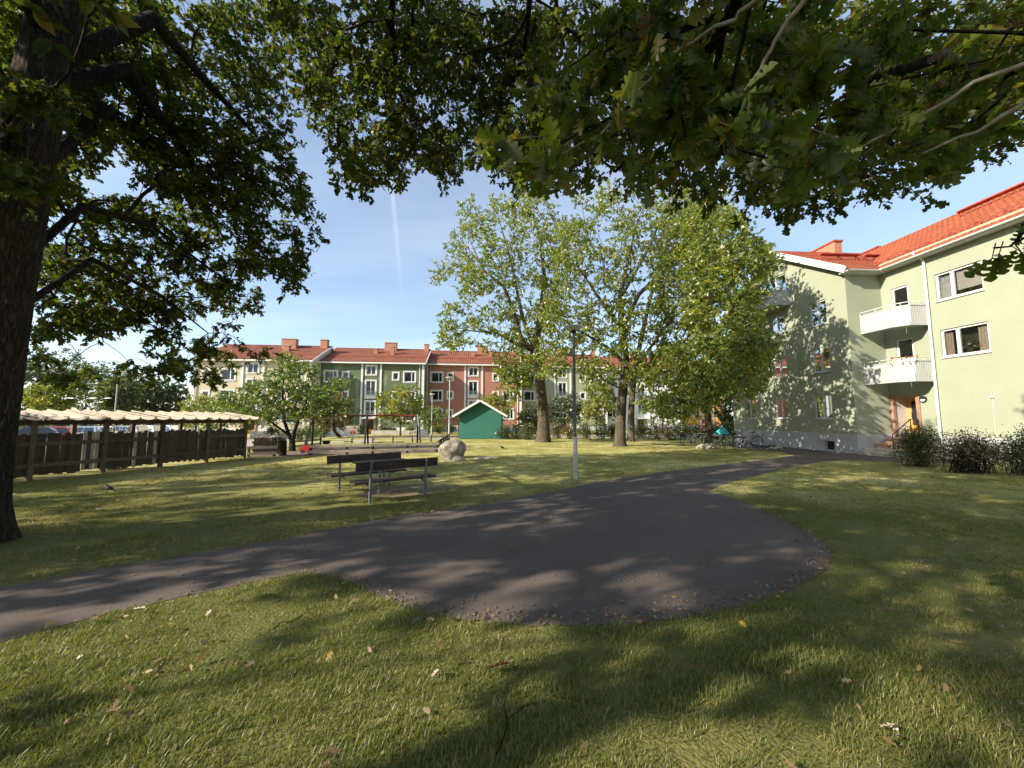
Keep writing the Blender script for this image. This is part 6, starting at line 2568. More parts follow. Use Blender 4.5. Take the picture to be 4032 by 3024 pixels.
def off_frame(p, mx=150, my=150):
    x, y, d = proj(p)
    return (d < 0.3) | (x < -mx) | (x > 4032 + mx) | (y < -my) | (y > 3024 + my)


def make_tree(name, label, cat, base, sk, first, groups, bark, group=None, rtip=0.007, twigs=True, trunk=None, near_branch=None, kmax=12, bf=0.45, seed=1, rmax=0.2, lift=0.1):
    """groups: (attractors, leaves per attractor, spread, leaf size, leaf kind, leaf material)"""
    rg = np.random.default_rng(seed)
    t = thing(name, label, cat, base, 0, group)
    att = np.concatenate([g[0] for g in groups])
    grow(sk, att, first, bf=bf, rg=rg, lift=lift)
    bm_ = skel_mesh('branches', sk, rtip, kmax=kmax, rmax=rmax)
    if trunk is not None:
        link('trunk', trunk, M[bark], t, True)
        link('branches', bm_, M[near_branch or bark], t, True)
    else:
        link('trunk', bm_, M[bark], t, True)
    cen = att.mean(0)
    for gi, (a, n, spread, size, kind, mt, *opt) in enumerate(groups):
        o = opt[0] if opt else {}
        P, D, Nn, sz, t0, t1 = leaf_points(a.copy(), n, spread, cen, size, rg, **o)
        link('crown', leaf_mesh('crown', P, D, Nn, sz, kind), M[mt], t, True, kind='stuff')
        if twigs:
            link('twigs', twig_mesh('twigs', t0, t1, 0.004 if size < 0.16 else 0.007), M['bark_twig'], t, True, kind='stuff')
    return t


rgt = np.random.default_rng(21)
# --- big oak on the left
sk = Skel()
lt = [(-7.60, 5.46, -0.05, 0.40), (-7.57, 5.46, 0.5, 0.37), (-7.53, 5.46, 1.5, 0.36), (-7.46, 5.46, 3.5, 0.34), (-7.36, 5.5, 6.0, 0.31), (-7.27, 5.55, 8.0, 0.27), (-7.1, 5.7, 10.5, 0.19), (-6.95, 5.9, 13.5, 0.07)]
sk.line([(*q[:3], q[3] * 0.9) for q in lt])
nl = len(sk.p)
first = next(i for i, p in enumerate(sk.p) if p[2] > 2.6)


def limb(sk, start, pts):
    j = int(np.argmin([np.linalg.norm(np.array(p) - np.array(start)) for p in sk.p]))
    return sk.line(pts, j)


# the long limbs reaching out over the lawn
limb(sk, (-7.14, 5.5, 6.6), [(*dat(270, 150, 6.6), 0.13), (*dat(380, 300, 8.4), 0.10), (*dat(450, 410, 10.3), 0.07), (*dat(560, 520, 12.0), 0.025)])
limb(sk, (-7.16, 5.5, 5.4), [(*dat(230, 240, 6.8), 0.10), (*dat(330, 330, 8.5), 0.075), (*dat(430, 430, 10.0), 0.05), (*dat(470, 470, 11.0), 0.03)])
limb(sk, (-7.2, 5.48, 3.9), [(*dat(180, 445, 6.5), 0.06), (*dat(330, 490, 8.6), 0.045), (*dat(480, 600, 10.5), 0.02)])
limb(sk, (-7.2, 5.48, 3.0), [(*dat(200, 560, 6.8), 0.05), (*dat(350, 640, 9.0), 0.035), (*dat(450, 720, 10.5), 0.015)])
limb(sk, (-7.14, 5.5, 7.2), [(*dat(330, 40, 6.6), 0.12), (*dat(430, 160, 8.4), 0.085), (*dat(560, 300, 10.5), 0.04)])
limb(sk, (-7.1, 5.5, 8.2), [(-9.5, 4.5, 10, 0.12), (-12, 4, 11.5, 0.06)])
limb(sk, (-7.1, 5.5, 7.6), [(-6.0, 3.0, 9.2, 0.12), (-4.5, 0.5, 10.2, 0.06)])
limb(sk, (-7.1, 5.5, 7.0), [(-9.0, 7.5, 8.6, 0.12), (-10.5, 10, 9.6, 0.06)])
U1 = [(0, 0), (600, 0), (612, 80), (597, 170), (606, 250), (622, 330), (648, 400), (678, 485), (680, 512), (650, 540), (650, 580), (625, 612), (583, 605), (520, 560), (470, 480), (440, 420), (380, 420), (300, 380), (200, 330), (120, 420), (0, 420)]
U2 = [(85, 430), (440, 420), (520, 560), (575, 655), (525, 680), (484, 690), (501, 722), (592, 744), (578, 762), (513, 764), (480, 800), (449, 820), (402, 815), (373, 790), (327, 800), (292, 795), (251, 780), (222, 785), (157, 805), (95, 810), (85, 700)]
holes1 = [[(150, 200), (172, 200), (172, 255), (150, 255)], [(222, 285), (285, 285), (285, 355), (222, 355)], [(446, 440), (485, 440), (485, 485), (446, 485)], [(190, 355), (255, 375), (235, 425), (185, 415)]]
holes2 = [[(105, 690), (200, 700), (262, 690), (265, 775), (105, 780)], [(270, 700), (340, 720), (330, 775), (275, 770)], [(370, 690), (470, 640), (470, 690), (400, 745)], [(110, 470), (170, 480), (170, 530), (110, 520)], [(240, 470), (300, 480), (290, 520), (235, 510)]]
dep1 = lambda x, y, r_: 4.9 + x / 690 * 5.6 + r_ * 3.2
dep2 = lambda x, y, r_: 6.2 + x / 600 * 5.6 + r_ * 2.6
gA = mask_points(U1, 720, dep1, rgt, holes1)
gB = mask_points(U2, 300, dep2, rgt, holes2)
gE = np.concatenate([mask_points([(0, 185), (130, 190), (140, 235), (20, 245)], 8, lambda x, y, r_: 4.5 + r_ * 0.4, rgt), mask_points([(0, 340), (90, 350), (110, 400), (0, 395)], 8, lambda x, y, r_: 4.5 + r_ * 0.3, rgt)])
gC = clump_points((-8.5, 5.0, 9.6), (7.2, 7.6, 5.6), 95, 5, 0.6, rgt, 0.5, lambda p: off_frame(p) & (p[:, 2] > 3.4))
make_tree('oak_tree', 'huge dark oak at the left edge, its furrowed trunk rising from the lawn', 'tree', (-7.3, 5.46, 0), sk, first,
          [(gA, 66, 0.40, 0.13, 'mid', 'oak_leaf'), (gB, 66, 0.40, 0.13, 'mid', 'oak_leaf'), (gE, 50, 0.28, 0.12, 'mid', 'oak_leaf'), (gC, 60, 0.6, 0.22, 'plain', 'oak_leaf')],
          'bark_shaded', trunk=trunk_mesh('trunk', lt, 110, 0.04, 0.022, 2), near_branch='bark_dark', seed=31)

# --- oak overhead, trunk behind the camera
sk = Skel()
ot = [(4.0, -4.6, -0.05, 0.42), (3.95, -4.6, 2.5, 0.38), (3.8, -4.5, 5.0, 0.34), (3.5, -4.3, 7.5, 0.28), (3.0, -4.0, 10.5, 0.18), (2.6, -3.8, 13.0, 0.06)]
sk.line([(*q[:3], q[3] * 0.9) for q in ot])
first = next(i for i, p in enumerate(sk.p) if p[2] > 4.2)
limb(sk, (3.8, -4.5, 5.0), [(3.4, -1.5, 5.3, 0.11), (*dat(1650, -120, 1.6), 0.045), (*dat(1560, 60, 2.1), 0.034), (*dat(1450, 240, 2.5), 0.026), (*dat(1330, 370, 2.9), 0.014)])
limb(sk, (3.8, -4.5, 5.4), [(4.6, -1.0, 5.2, 0.09), (*dat(2330, 80, 1.9), 0.03), (*dat(2120, 190, 2.4), 0.02), (*dat(1900, 330, 3.0), 0.012)])
limb(sk, (3.8, -4.5, 5.2), [(4.9, -1.5, 4.8, 0.05), (*dat(2520, 300, 1.9), 0.02), (*dat(2330, 440, 2.05), 0.010), (*dat(2225, 490, 2.1), 0.005)])
limb(sk, (3.5, -4.3, 7.4), [(1.6, -0.5, 8.8, 0.14), (*dat(850, -150, 5.5), 0.09), (*dat(845, 40, 6.7), 0.06), (*dat(860, 190, 7.8), 0.04), (*dat(900, 300, 8.6), 0.02)])
limb(sk, (3.6, -4.3, 7.0), [(3.0, -0.5, 8.0, 0.12), (*dat(1150, -100, 5.0), 0.06), (*dat(1140, 60, 6.5), 0.04), (*dat(1110, 200, 8.0), 0.025)])
limb(sk, (3.3, -4.2, 8.4), [(0.5, -5.5, 10.2, 0.12), (-2.5, -6, 11.5, 0.06)])
limb(sk, (3.3, -4.2, 8.6), [(6.0, -6.0, 10.5, 0.12), (8, -7.5, 11.5, 0.06)])
Mp = [(592, 0), (1215, 0), (1205, 300), (1185, 390), (1112, 388), (1088, 345), (1065, 340), (1015, 308), (980, 382), (930, 355), (880, 375), (805, 402), (740, 384), (712, 330), (697, 240), (632, 130)]
Np = [(1195, 60), (1300, 0), (1660, 0), (1700, 250), (1650, 440), (1560, 385), (1480, 410), (1420, 390), (1330, 365), (1240, 375), (1115, 372), (1105, 360), (1190, 325), (1265, 250), (1215, 200), (1190, 150)]
Rp = [(1640, 0), (2230, 0), (2230, 318), (2060, 355), (2020, 395), (1930, 420), (1850, 450), (1760, 468), (1690, 465), (1645, 400)]
Rp5 = [(x, min(y, y - 28) if y > 200 else y) for x, y in Rp]
Rp = [(x, y - 75 if y > 200 else y) for x, y in Rp]
Np = [(x, y - 60 if y > 330 else y) for x, y in Np]
mh = [[(780, 300), (800, 230), (820, 235), (805, 310)], [(745, 30), (790, 20), (785, 70), (755, 80)], [(860, 330), (880, 300), (900, 340)]]
rh = [[(1780, 110), (1840, 180), (1830, 240), (1760, 210)], [(1840, 250), (1900, 260), (1890, 320), (1820, 330)], [(1960, 330), (2000, 290), (2030, 310), (1985, 360)], [(1870, 400), (1930, 370), (1935, 400)]]
g1 = mask_points(Mp, 520, lambda x, y, r_: 6.6 + r_ * 3.2, rgt, mh)
g2 = mask_points(Np, 64, lambda x, y, r_: 1.75 + r_ * 1.7, rgt)
g3 = mask_points([(1180, 0), (1700, 0), (1720, 350), (1640, 440), (1480, 395), (1330, 370), (1110, 360), (1180, 300)], 230, lambda x, y, r_: 5.0 + r_ * 2.8, rgt)
g4 = mask_points(Rp, 66, lambda x, y, r_: 2.0 + r_ * 2.0, rgt, rh)
g5 = mask_points(Rp5, 165, lambda x, y, r_: 4.5 + r_ * (3.0 if x < 1850 else 2.0), rgt, rh)
g6 = mask_points([(2120, 505), (2160, 500), (2215, 470), (2215, 520), (2170, 540), (2150, 545)], 4, lambda x, y, r_: 2.1 + r_ * 0.3, rgt)
g7 = blob_points((2.5, -3.5, 9.0), (7.5, 6.5, 5.0), 250, rgt, 0.45, lambda p: off_frame(p) & (p[:, 2] > 4.2) & (p[:, 0] < 7))
ovh = make_tree('oak_tree', 'overhanging oak whose leafy branches hang into the top of the view', 'tree', (4.0, -4.6, 0), sk, first,
          [(g1, 54, 0.38, 0.125, 'mid', 'oak_leaf'), (g2, 26, 0.24, 0.135, 'near', 'oak_leaf_near_lit', dict(tw=4, droop=0.45, up=0.3)), (g3, 54, 0.38, 0.12, 'mid', 'oak_leaf'),
           (g4, 28, 0.26, 0.13, 'near', 'oak_leaf_near_lit', dict(tw=4, droop=0.4, up=0.4)), (g5, 54, 0.40, 0.12, 'mid', 'oak_leaf'), (g6, 6, 0.12, 0.12, 'near', 'oak_leaf_near_lit', dict(tw=2, droop=0.5, up=0.3)),
           (g7, 60, 0.6, 0.22, 'plain', 'oak_leaf')],
          'bark_shaded', trunk=trunk_mesh('trunk', ot, 60, 0.08, 0.03, 5), near_branch='bark_dark', seed=33)

# bare branches of the same oak, paled in colour to look sunlit
for pts in ([(1690, -40, 1.55), (1600, 30, 1.75), (1545, 60, 1.85), (1440, 130, 2.0), (1300, 285, 2.2), (1130, 372, 2.4)],
            [(2260, 120, 1.6), (2100, 183, 1.75), (1917, 288, 1.95), (1795, 357, 2.1)],
            [(2260, 190, 1.6), (2152, 261, 1.7), (1995, 331, 1.9)],
            [(1760, -30, 1.6), (1690, 60, 1.7), (1640, 150, 1.8), (1590, 230, 1.95)]):
    q = MB()
    P_ = [dat(*p) for p in pts]
    n = len(P_)
    fine = []
    for i in range(n - 1):
        for k in range(4):
            w = P_[i].lerp(P_[i + 1], k / 4)
            fine.append(w + Vector((rgt.normal(), rgt.normal(), rgt.normal())) * 0.006)
    fine.append(P_[-1])
    m_ = len(fine)
    q.tube(fine, [0.011 * (1 - 0.75 * i / m_) + 0.002 for i in range(m_)], 6)
    q.build('branch', M['twig_lit'], ovh, True)

# --- neighbouring oak out of view that shades the foreground
sk = Skel()
nt_ = [(-15.5, -5.0, -0.05, 0.38), (-15.5, -5.0, 4.0, 0.32), (-15.3, -4.9, 8.0, 0.24), (-15.2, -4.8, 12.5, 0.07)]
sk.line(nt_)
first = next(i for i, p in enumerate(sk.p) if p[2] > 3.4)
n1_ = clump_points((-14.0, -4.2, 8.4), (8.0, 7.5, 5.0), 100, 5, 0.55, rgt, 0.45, lambda p: off_frame(p) & (p[:, 2] > 3.0))
sk2 = Skel()
sk2.line([(-25.5, 1.6, -0.05, 0.36), (-25.4, 1.6, 4.0, 0.30), (-25.2, 1.7, 8.0, 0.22), (-25.0, 1.8, 12.0, 0.07)])
n2_ = clump_points((-24.0, 2.2, 8.2), (6.5, 5.6, 4.8), 36, 8, 0.75, rgt, 0.4, lambda p: off_frame(p) & (p[:, 2] > 3.0))
make_tree('oak_tree', 'oak standing off to the left beyond the big trunk, shading the left lawn', 'tree', (-25.5, 1.6, 0), sk2, next(i for i, p in enumerate(sk2.p) if p[2] > 3.4), [(n2_, 54, 0.6, 0.22, 'plain', 'oak_leaf')], 'bark', seed=36, twigs=False)
make_tree('oak_tree', 'spreading oak standing behind the viewer to the left, shading the grass', 'tree', (-15.5, -5, 0), sk, first, [(n1_, 54, 0.6, 0.22, 'plain', 'oak_leaf')], 'bark', seed=35, twigs=False)


# --- three sunlit oaks in the middle and the small one by the bicycles
def z6(pts):
    return [((1700 + 1.0717 * x) / S, (700 + 1.0717 * y) / S) for x, y in pts]


def z6d(x, y, Y):
    return at(1700 + 1.0717 * x, 700 + 1.0717 * y, Y)


ga = gnd(2139, 1740)
sk = Skel()
ta = [(*ga, 0.66), (*at(2141, 1715, ga.y), 0.50), (*at(2140, 1650, ga.y), 0.44), (*at(2130, 1540, ga.y), 0.40), (*at(2119, 1440, ga.y), 0.40), (*z6d(378, 640, ga.y), 0.36), (*z6d(398, 520, ga.y), 0.24), (*z6d(415, 380, ga.y + 0.5), 0.17), (*z6d(400, 220, ga.y + 0.6), 0.10), (*z6d(350, 80, ga.y), 0.03)]
ta[0] = (ga.x, ga.y, -0.08, 0.66)
sk.line(ta)
first = next(i for i, p in enumerate(sk.p) if p[2] > 5.0)
limb(sk, ta[5][:3], [(*z6d(330, 600, ga.y - 0.4), 0.21), (*z6d(300, 490, ga.y - 0.8), 0.16), (*z6d(265, 400, ga.y - 1.2), 0.12), (*z6d(190, 340, ga.y - 1.5), 0.07), (*z6d(140, 230, ga.y - 1.5), 0.02)])
limb(sk, ta[5][:3], [(*z6d(310, 610, ga.y - 1), 0.12), (*z6d(240, 570, ga.y - 2), 0.09), (*z6d(120, 560, ga.y - 2.5), 0.03)])
limb(sk, ta[5][:3], [(*z6d(330, 500, ga.y + 1), 0.15), (*z6d(290, 300, ga.y + 2), 0.08), (*z6d(240, 130, ga.y + 2), 0.02)])
limb(sk, ta[6][:3], [(*z6d(440, 440, ga.y - 0.6), 0.12), (*z6d(480, 340, ga.y - 1), 0.05)])
Ap = z6([(10, 360), (45, 300), (40, 245), (105, 195), (115, 120), (155, 80), (185, 115), (240, 88), (300, 66), (330, 28), (390, 45), (430, 90), (470, 110), (500, 200), (510, 300), (475, 420), (490, 500), (440, 600), (395, 700), (330, 700), (290, 640), (200, 650), (160, 620), (70, 615), (20, 600), (40, 525), (85, 440), (65, 400)])
Ap2 = z6([(235, 650), (350, 690), (345, 760), (310, 810), (285, 800), (262, 740)])
ah = [z6(h) for h in ([(55, 380), (120, 370), (110, 440), (70, 450)], [(240, 180), (285, 150), (280, 240), (250, 250)], [(120, 470), (190, 420), (210, 470), (150, 500)])]
pa = mask_points(Ap, 480, lambda x, y, r_: ga.y - 3.6 + r_ * 7.0, rgt, ah)
pa2 = mask_points(Ap2, 40, lambda x, y, r_: ga.y - 3.2 + r_ * 2.0, rgt)
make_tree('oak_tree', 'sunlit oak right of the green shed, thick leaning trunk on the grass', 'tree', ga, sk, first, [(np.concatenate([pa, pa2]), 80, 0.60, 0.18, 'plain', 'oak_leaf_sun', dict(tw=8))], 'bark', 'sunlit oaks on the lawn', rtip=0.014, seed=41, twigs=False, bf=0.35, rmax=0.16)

gb = gnd(2441, 1757)
sk = Skel()
tb = [(gb.x, gb.y, -0.08, 0.50), (*at(2441, 1735, gb.y), 0.36), (*at(2444, 1660, gb.y), 0.31), (*at(2450, 1560, gb.y), 0.29), (*z6d(712, 680, gb.y), 0.27), (*z6d(700, 560, gb.y), 0.22), (*z6d(690, 450, gb.y + 0.3), 0.17), (*z6d(720, 300, gb.y + 0.5), 0.11), (*z6d(760, 150, gb.y + 0.5), 0.04)]
sk.line(tb)
first = next(i for i, p in enumerate(sk.p) if p[2] > 2.6)
limb(sk, tb[5][:3], [(*z6d(655, 500, gb.y - 0.8), 0.13), (*z6d(600, 420, gb.y - 1.6), 0.08), (*z6d(540, 330, gb.y - 2), 0.03)])
limb(sk, tb[5][:3], [(*z6d(760, 430, gb.y - 0.5), 0.13), (*z6d(840, 350, gb.y - 1), 0.08), (*z6d(940, 240, gb.y - 1), 0.03)])
limb(sk, tb[4][:3], [(*z6d(640, 620, gb.y - 1.2), 0.10), (*z6d(540, 560, gb.y - 2.2), 0.04)])
limb(sk, tb[6][:3], [(*z6d(790, 270, gb.y + 0.3), 0.10), (*z6d(870, 90, gb.y), 0.04)])
Bp = z6([(450, 420), (445, 300), (480, 180), (520, 90), (600, 40), (760, 40), (860, 60), (960, 20), (1010, 60), (1000, 200), (980, 400), (960, 560), (880, 660), (820, 720), (760, 800), (700, 815), (610, 835), (598, 760), (515, 700), (410, 725), (400, 600)])
pb_ = mask_points(Bp, 560, lambda x, y, r_: gb.y - 4.0 + r_ * 7.5, rgt, [z6(h) for h in ([(500, 480), (540, 470), (540, 520), (505, 520)], [(800, 250), (850, 230), (850, 280)])])
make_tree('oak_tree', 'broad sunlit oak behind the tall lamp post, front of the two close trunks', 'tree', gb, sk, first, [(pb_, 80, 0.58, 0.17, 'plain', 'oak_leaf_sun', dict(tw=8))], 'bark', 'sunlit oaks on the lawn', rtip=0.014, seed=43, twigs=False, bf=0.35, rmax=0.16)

gc = gnd(2484, 1739)
sk = Skel()
tc2 = [(gc.x, gc.y, -0.08, 0.38), (*at(2484, 1722, gc.y), 0.27), (*at(2486, 1600, gc.y), 0.23), (*at(2500, 1450, gc.y), 0.20), (*z6d(800, 450, gc.y + 0.5), 0.14), (*z6d(860, 250, gc.y + 1), 0.07), (*z6d(900, 120, gc.y + 1), 0.03)]
sk.line(tc2)
first = next(i for i, p in enumerate(sk.p) if p[2] > 4.0)
limb(sk, tc2[3][:3], [(*z6d(880, 520, gc.y - 1), 0.11), (*z6d(1000, 420, gc.y - 2), 0.07), (*z6d(1130, 330, gc.y - 3), 0.03)])
Cp = z6([(800, 250), (880, 90), (980, 60), (1080, 75), (1090, 150), (1130, 200), (1200, 240), (1235, 290), (1235, 330), (1190, 390), (1170, 470), (1195, 540), (1150, 600), (1060, 640), (960, 620), (860, 640), (820, 500)])
Cr = [(max(x, 1490), y) for x, y in Cp]
Cp = [(min(x, 1530), y) for x, y in Cp]
pc_ = mask_points(Cp, 200, lambda x, y, r_: gc.y - 5.5 + r_ * 6.0, rgt, [z6(h) for h in ([(960, 150), (1010, 120), (1020, 170)], [(1060, 430), (1110, 410), (1100, 470)])])
make_tree('oak_tree', 'tall sunlit oak with the thinner trunk just behind its neighbour', 'tree', gc, sk, first, [(pc_, 80, 0.58, 0.17, 'plain', 'oak_leaf_sun', dict(tw=8))], 'bark', 'sunlit oaks on the lawn', rtip=0.014, seed=45, twigs=False, bf=0.35, rmax=0.16)

gd = Vector((at(2788, 1700, 24.6).x, 24.6, 0))
sk = Skel()
td = [(gd.x, gd.y, -0.08, 0.30), (*at(2790, 1715, gd.y), 0.22), (*at(2788, 1640, gd.y), 0.20), (*at(2778, 1590, gd.y), 0.17), (*at(2775, 1480, gd.y), 0.13), (*at(2790, 1350, gd.y), 0.05)]
sk.line(td)
first = next(i for i, p in enumerate(sk.p) if p[2] > 2.6)
Dp = z6([(830, 640), (900, 600), (1000, 610), (1100, 600), (1190, 560), (1235, 590), (1238, 650), (1190, 740), (1185, 780), (1100, 780), (1050, 800), (1010, 830), (960, 870), (890, 875), (820, 840), (770, 810)])
pd_ = mask_points(Dp, 320, lambda x, y, r_: gd.y - 5.5 + r_ * 7.0 - min(1, max(0, (x - 1440) / 140)) * 4.0, rgt)
pd2 = mask_points(Cr, 330, lambda x, y, r_: gd.y - 5.5 + r_ * 6.0 - min(1, max(0, (x - 1440) / 140)) * 4.0, rgt)
pd_ = np.concatenate([pd_, pd2])
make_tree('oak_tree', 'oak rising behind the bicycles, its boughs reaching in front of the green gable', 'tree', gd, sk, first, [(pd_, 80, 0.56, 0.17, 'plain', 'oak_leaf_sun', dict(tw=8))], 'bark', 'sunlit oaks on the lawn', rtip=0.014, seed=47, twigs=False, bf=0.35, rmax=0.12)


# --- smaller trees
def small_tree(name, label, base, trunk_top, c, r_, n, per, spread, leaf, mt, seed, kind='plain', stems=None, tr=0.09, bark='bark_dark', group=None, shell=0.35, flat=0.6, cat='tree'):
    rg = np.random.default_rng(seed)
    sk = Skel()
    b = Vector(base)
    if stems:
        f0 = 10 ** 6
        for st in stems:
            k0 = len(sk.p)
            sk.line([(*q[:3], q[3]) for q in st])
    else:
        sk.line([(b.x, b.y, b.z - 0.05, tr * 1.25), (b.x, b.y, b.z + (trunk_top - b.z) * 0.3, tr), (b.x + rg.normal() * .05, b.y, trunk_top, tr * 0.8), (c[0], c[1], c[2] + r_[2] * 0.3, tr * 0.35)])
    zmin = c[2] - r_[2]
    first = next((i for i, p in enumerate(sk.p) if p[2] > max(zmin - 0.2, b.z + 0.3)), 0)
    att = blob_points(c, r_, n, rg, shell)
    att[:, 2] = np.maximum(att[:, 2], zmin)
    return make_tree(name, label, cat, b, sk, first, [(att, per, spread, leaf, kind, mt, dict(tw=6, flat=flat))], bark, group, rtip=0.010, seed=seed, twigs=False, rmax=tr * 0.7, bf=0.4)


sp0 = gnd(1152, 1776)
st = [[(sp0.x, sp0.y, -0.05, 0.17), (*at(1152, 1740, sp0.y), 0.13), (*at(1138, 1712, sp0.y), 0.10), (*at(1120, 1660, sp0.y), 0.08), (*at(1112, 1560, sp0.y), 0.055), (*at(1124, 1430, sp0.y), 0.015)],
      [(*at(1152, 1738, sp0.y), 0.10), (*at(1160, 1700, sp0.y), 0.085), (*at(1180, 1640, sp0.y), 0.065), (*at(1208, 1580, sp0.y - 0.3), 0.045), (*at(1215, 1480, sp0.y - 0.3), 0.015)],
      [(*at(1136, 1712, sp0.y), 0.06), (*at(1090, 1678, sp0.y - 0.4), 0.05), (*at(1040, 1640, sp0.y - 0.8), 0.03), (*at(960, 1600, sp0.y - 1), 0.012)],
      [(*at(1175, 1650, sp0.y), 0.04), (*at(1240, 1622, sp0.y - 0.5), 0.03), (*at(1300, 1600, sp0.y - 0.6), 0.012)]]
sk = Skel()
for q in st:
    sk.line(q)
first = next(i for i, p in enumerate(sk.p) if p[2] > 1.2)
Sp = [(x / S, y / S) for x, y in ((1095, 1395), (1150, 1400), (1170, 1430), (1210, 1440), (1260, 1455), (1290, 1480), (1340, 1495), (1375, 1500), (1330, 1540), (1300, 1570), (1360, 1590), (1340, 1625), (1290, 1640), (1220, 1650), (1150, 1655), (1080, 1660), (1020, 1650), (960, 1655), (900, 1650), (860, 1640), (880, 1600), (870, 1560), (910, 1540), (960, 1530), (1010, 1500), (1040, 1480), (1080, 1460))]
Sp2 = [(x / S, y / S) for x, y in ((780, 1660), (870, 1625), (940, 1640), (950, 1690), (880, 1700), (800, 1690))]
sa = np.concatenate([mask_points(Sp, 300, lambda x, y, r_: sp0.y - 2.4 + r_ * 4.6, rgt), mask_points(Sp2, 14, lambda x, y, r_: sp0.y + 0.4 + r_ * 1.5, rgt)])
make_tree('small_tree', 'many stemmed spreading green tree left of the swings', 'tree', sp0, sk, first, [(sa, 54, 0.40, 0.14, 'plain', 'cherry_leaf', dict(tw=6, flat=0.35, droop=0.1))], 'bark_dark', rtip=0.009, seed=51, twigs=False, bf=0.4, rmax=0.06, lift=0.04)


def tp(px, py, Y):
    return tuple(at(px, py, Y))


def px2m(Y):
    return Y / FPX


def simple_tree(name, label, px, by, Y, cx, cy, rx, ry, n, per, mt, seed, tr=0.09, leaf=0.2, ground=None, **k):
    c = at(cx, cy, Y)
    b = at(px, by, Y)
    g = gz(b.x, b.y) if ground is None else ground
    s_ = px2m(Y)
    return small_tree(name, label, (b.x, b.y, g), c.z - ry * s_ * 0.8, tuple(c), (rx * s_, rx * s_ * 0.85, ry * s_), n, per, 0.42 + s_ * 6, leaf, mt, seed, tr=tr, **k)


simple_tree('round_tree', 'round yellow green small tree in front of the dark green house', 1576, 1722, 36, 1582, 1592, 84, 68, 110, 54, 'yellow_leaf', 61, bark='bark', group='small trees in front of the houses')
simple_tree('small_tree', 'reddening tree with slanting trunk left of the green house door', 1345, 1726, 36, 1300, 1615, 92, 72, 110, 54, 'red_leaf', 62, group='small trees in front of the houses',
            stems=[[(*tp(1345, 1728, 36), 0.16), (*tp(1318, 1700, 36), 0.14), (*tp(1308, 1640, 36), 0.10), (*tp(1290, 1570, 36), 0.03)]])
simple_tree('small_tree', 'slim tree with flat branches at the left of the salmon house', 1700, 1710, 42, 1700, 1640, 46, 40, 40, 48, 'cherry_leaf', 63, group='small trees in front of the houses')
simple_tree('small_tree', 'yellowing tree rising behind the roof of the green shed', 1935, 1715, 42, 1940, 1600, 68, 52, 80, 54, 'yellow_leaf', 64, group='small trees in front of the houses')
simple_tree('small_tree', 'pale green bushy tree left of the thick oak trunk', 2085, 1722, 44, 2085, 1650, 42, 55, 60, 54, 'bush_leaf', 65, group='small trees in front of the houses')
simple_tree('small_tree', 'dark round tree right of the thick oak trunk', 2222, 1722, 43, 2224, 1610, 76, 56, 100, 54, 'dark_leaf', 66, group='small trees in front of the houses')
simple_tree('small_tree', 'yellow green young tree with thin stem left of the two close trunks', 2350, 1722, 40, 2362, 1610, 52, 52, 70, 54, 'yellow_leaf', 67, tr=0.06, group='small trees in front of the houses')
simple_tree('small_tree', 'dark green tree behind the hedge between trunks and bicycles', 2610, 1722, 46, 2600, 1600, 70, 52, 80, 54, 'dark_leaf', 68, group='small trees in front of the houses')
simple_tree('small_tree', 'yellow tree at the left corner of the beige house', 770, 1700, 40, 790, 1615, 56, 58, 70, 54, 'yellow_leaf', 69, group='trees at the car park')
simple_tree('small_tree', 'light green shrubby tree between yellow tree and spreading tree', 880, 1712, 38, 878, 1610, 66, 50, 70, 54, 'cherry_leaf', 70, group='trees at the car park')
for i, (px, cy, rx, ry, Y, mt, lab) in enumerate((
        (560, 1560, 120, 95, 65, 'dark_leaf', 'broad dark tree behind the right half of the pergola'),
        (455, 1575, 70, 85, 59, 'bush_leaf', 'pale green tree at the grey lamp behind the pergola'),
        (640, 1580, 95, 80, 67, 'dark_leaf', 'dark bushy tree left of the yellow tree'),
        (330, 1520, 110, 90, 91, 'dark_leaf', 'tall dark tree behind the double armed lamps'),
        (210, 1570, 75, 70, 67, 'yellow_leaf', 'yellow green tree behind the car park right of the oak trunk'),
        (140, 1500, 90, 130, 78, 'dark_leaf', 'tall green tree just right of the oak trunk far behind'),
        (255, 1460, 95, 90, 104, 'bush_leaf', 'hazy green tree far behind the car park'),
        (60, 1530, 110, 120, 72, 'dark_leaf', 'dark tree hidden behind the big oak trunk'),
        (430, 1500, 90, 70, 106, 'dark_leaf', 'dark crown far behind the grey pergola lamp'))):
    simple_tree('park_tree', lab, px, 1690, Y, px, cy, rx, ry, 130, 54, mt, 80 + i, tr=0.2, leaf=0.38, group='trees at the car park')
simple_tree('park_tree', 'dark tree behind the hedge at the left end of the green gable', 2870, 1700, 40, 2880, 1600, 50, 90, 90, 54, 'dark_leaf', 92, tr=0.14, leaf=0.24)


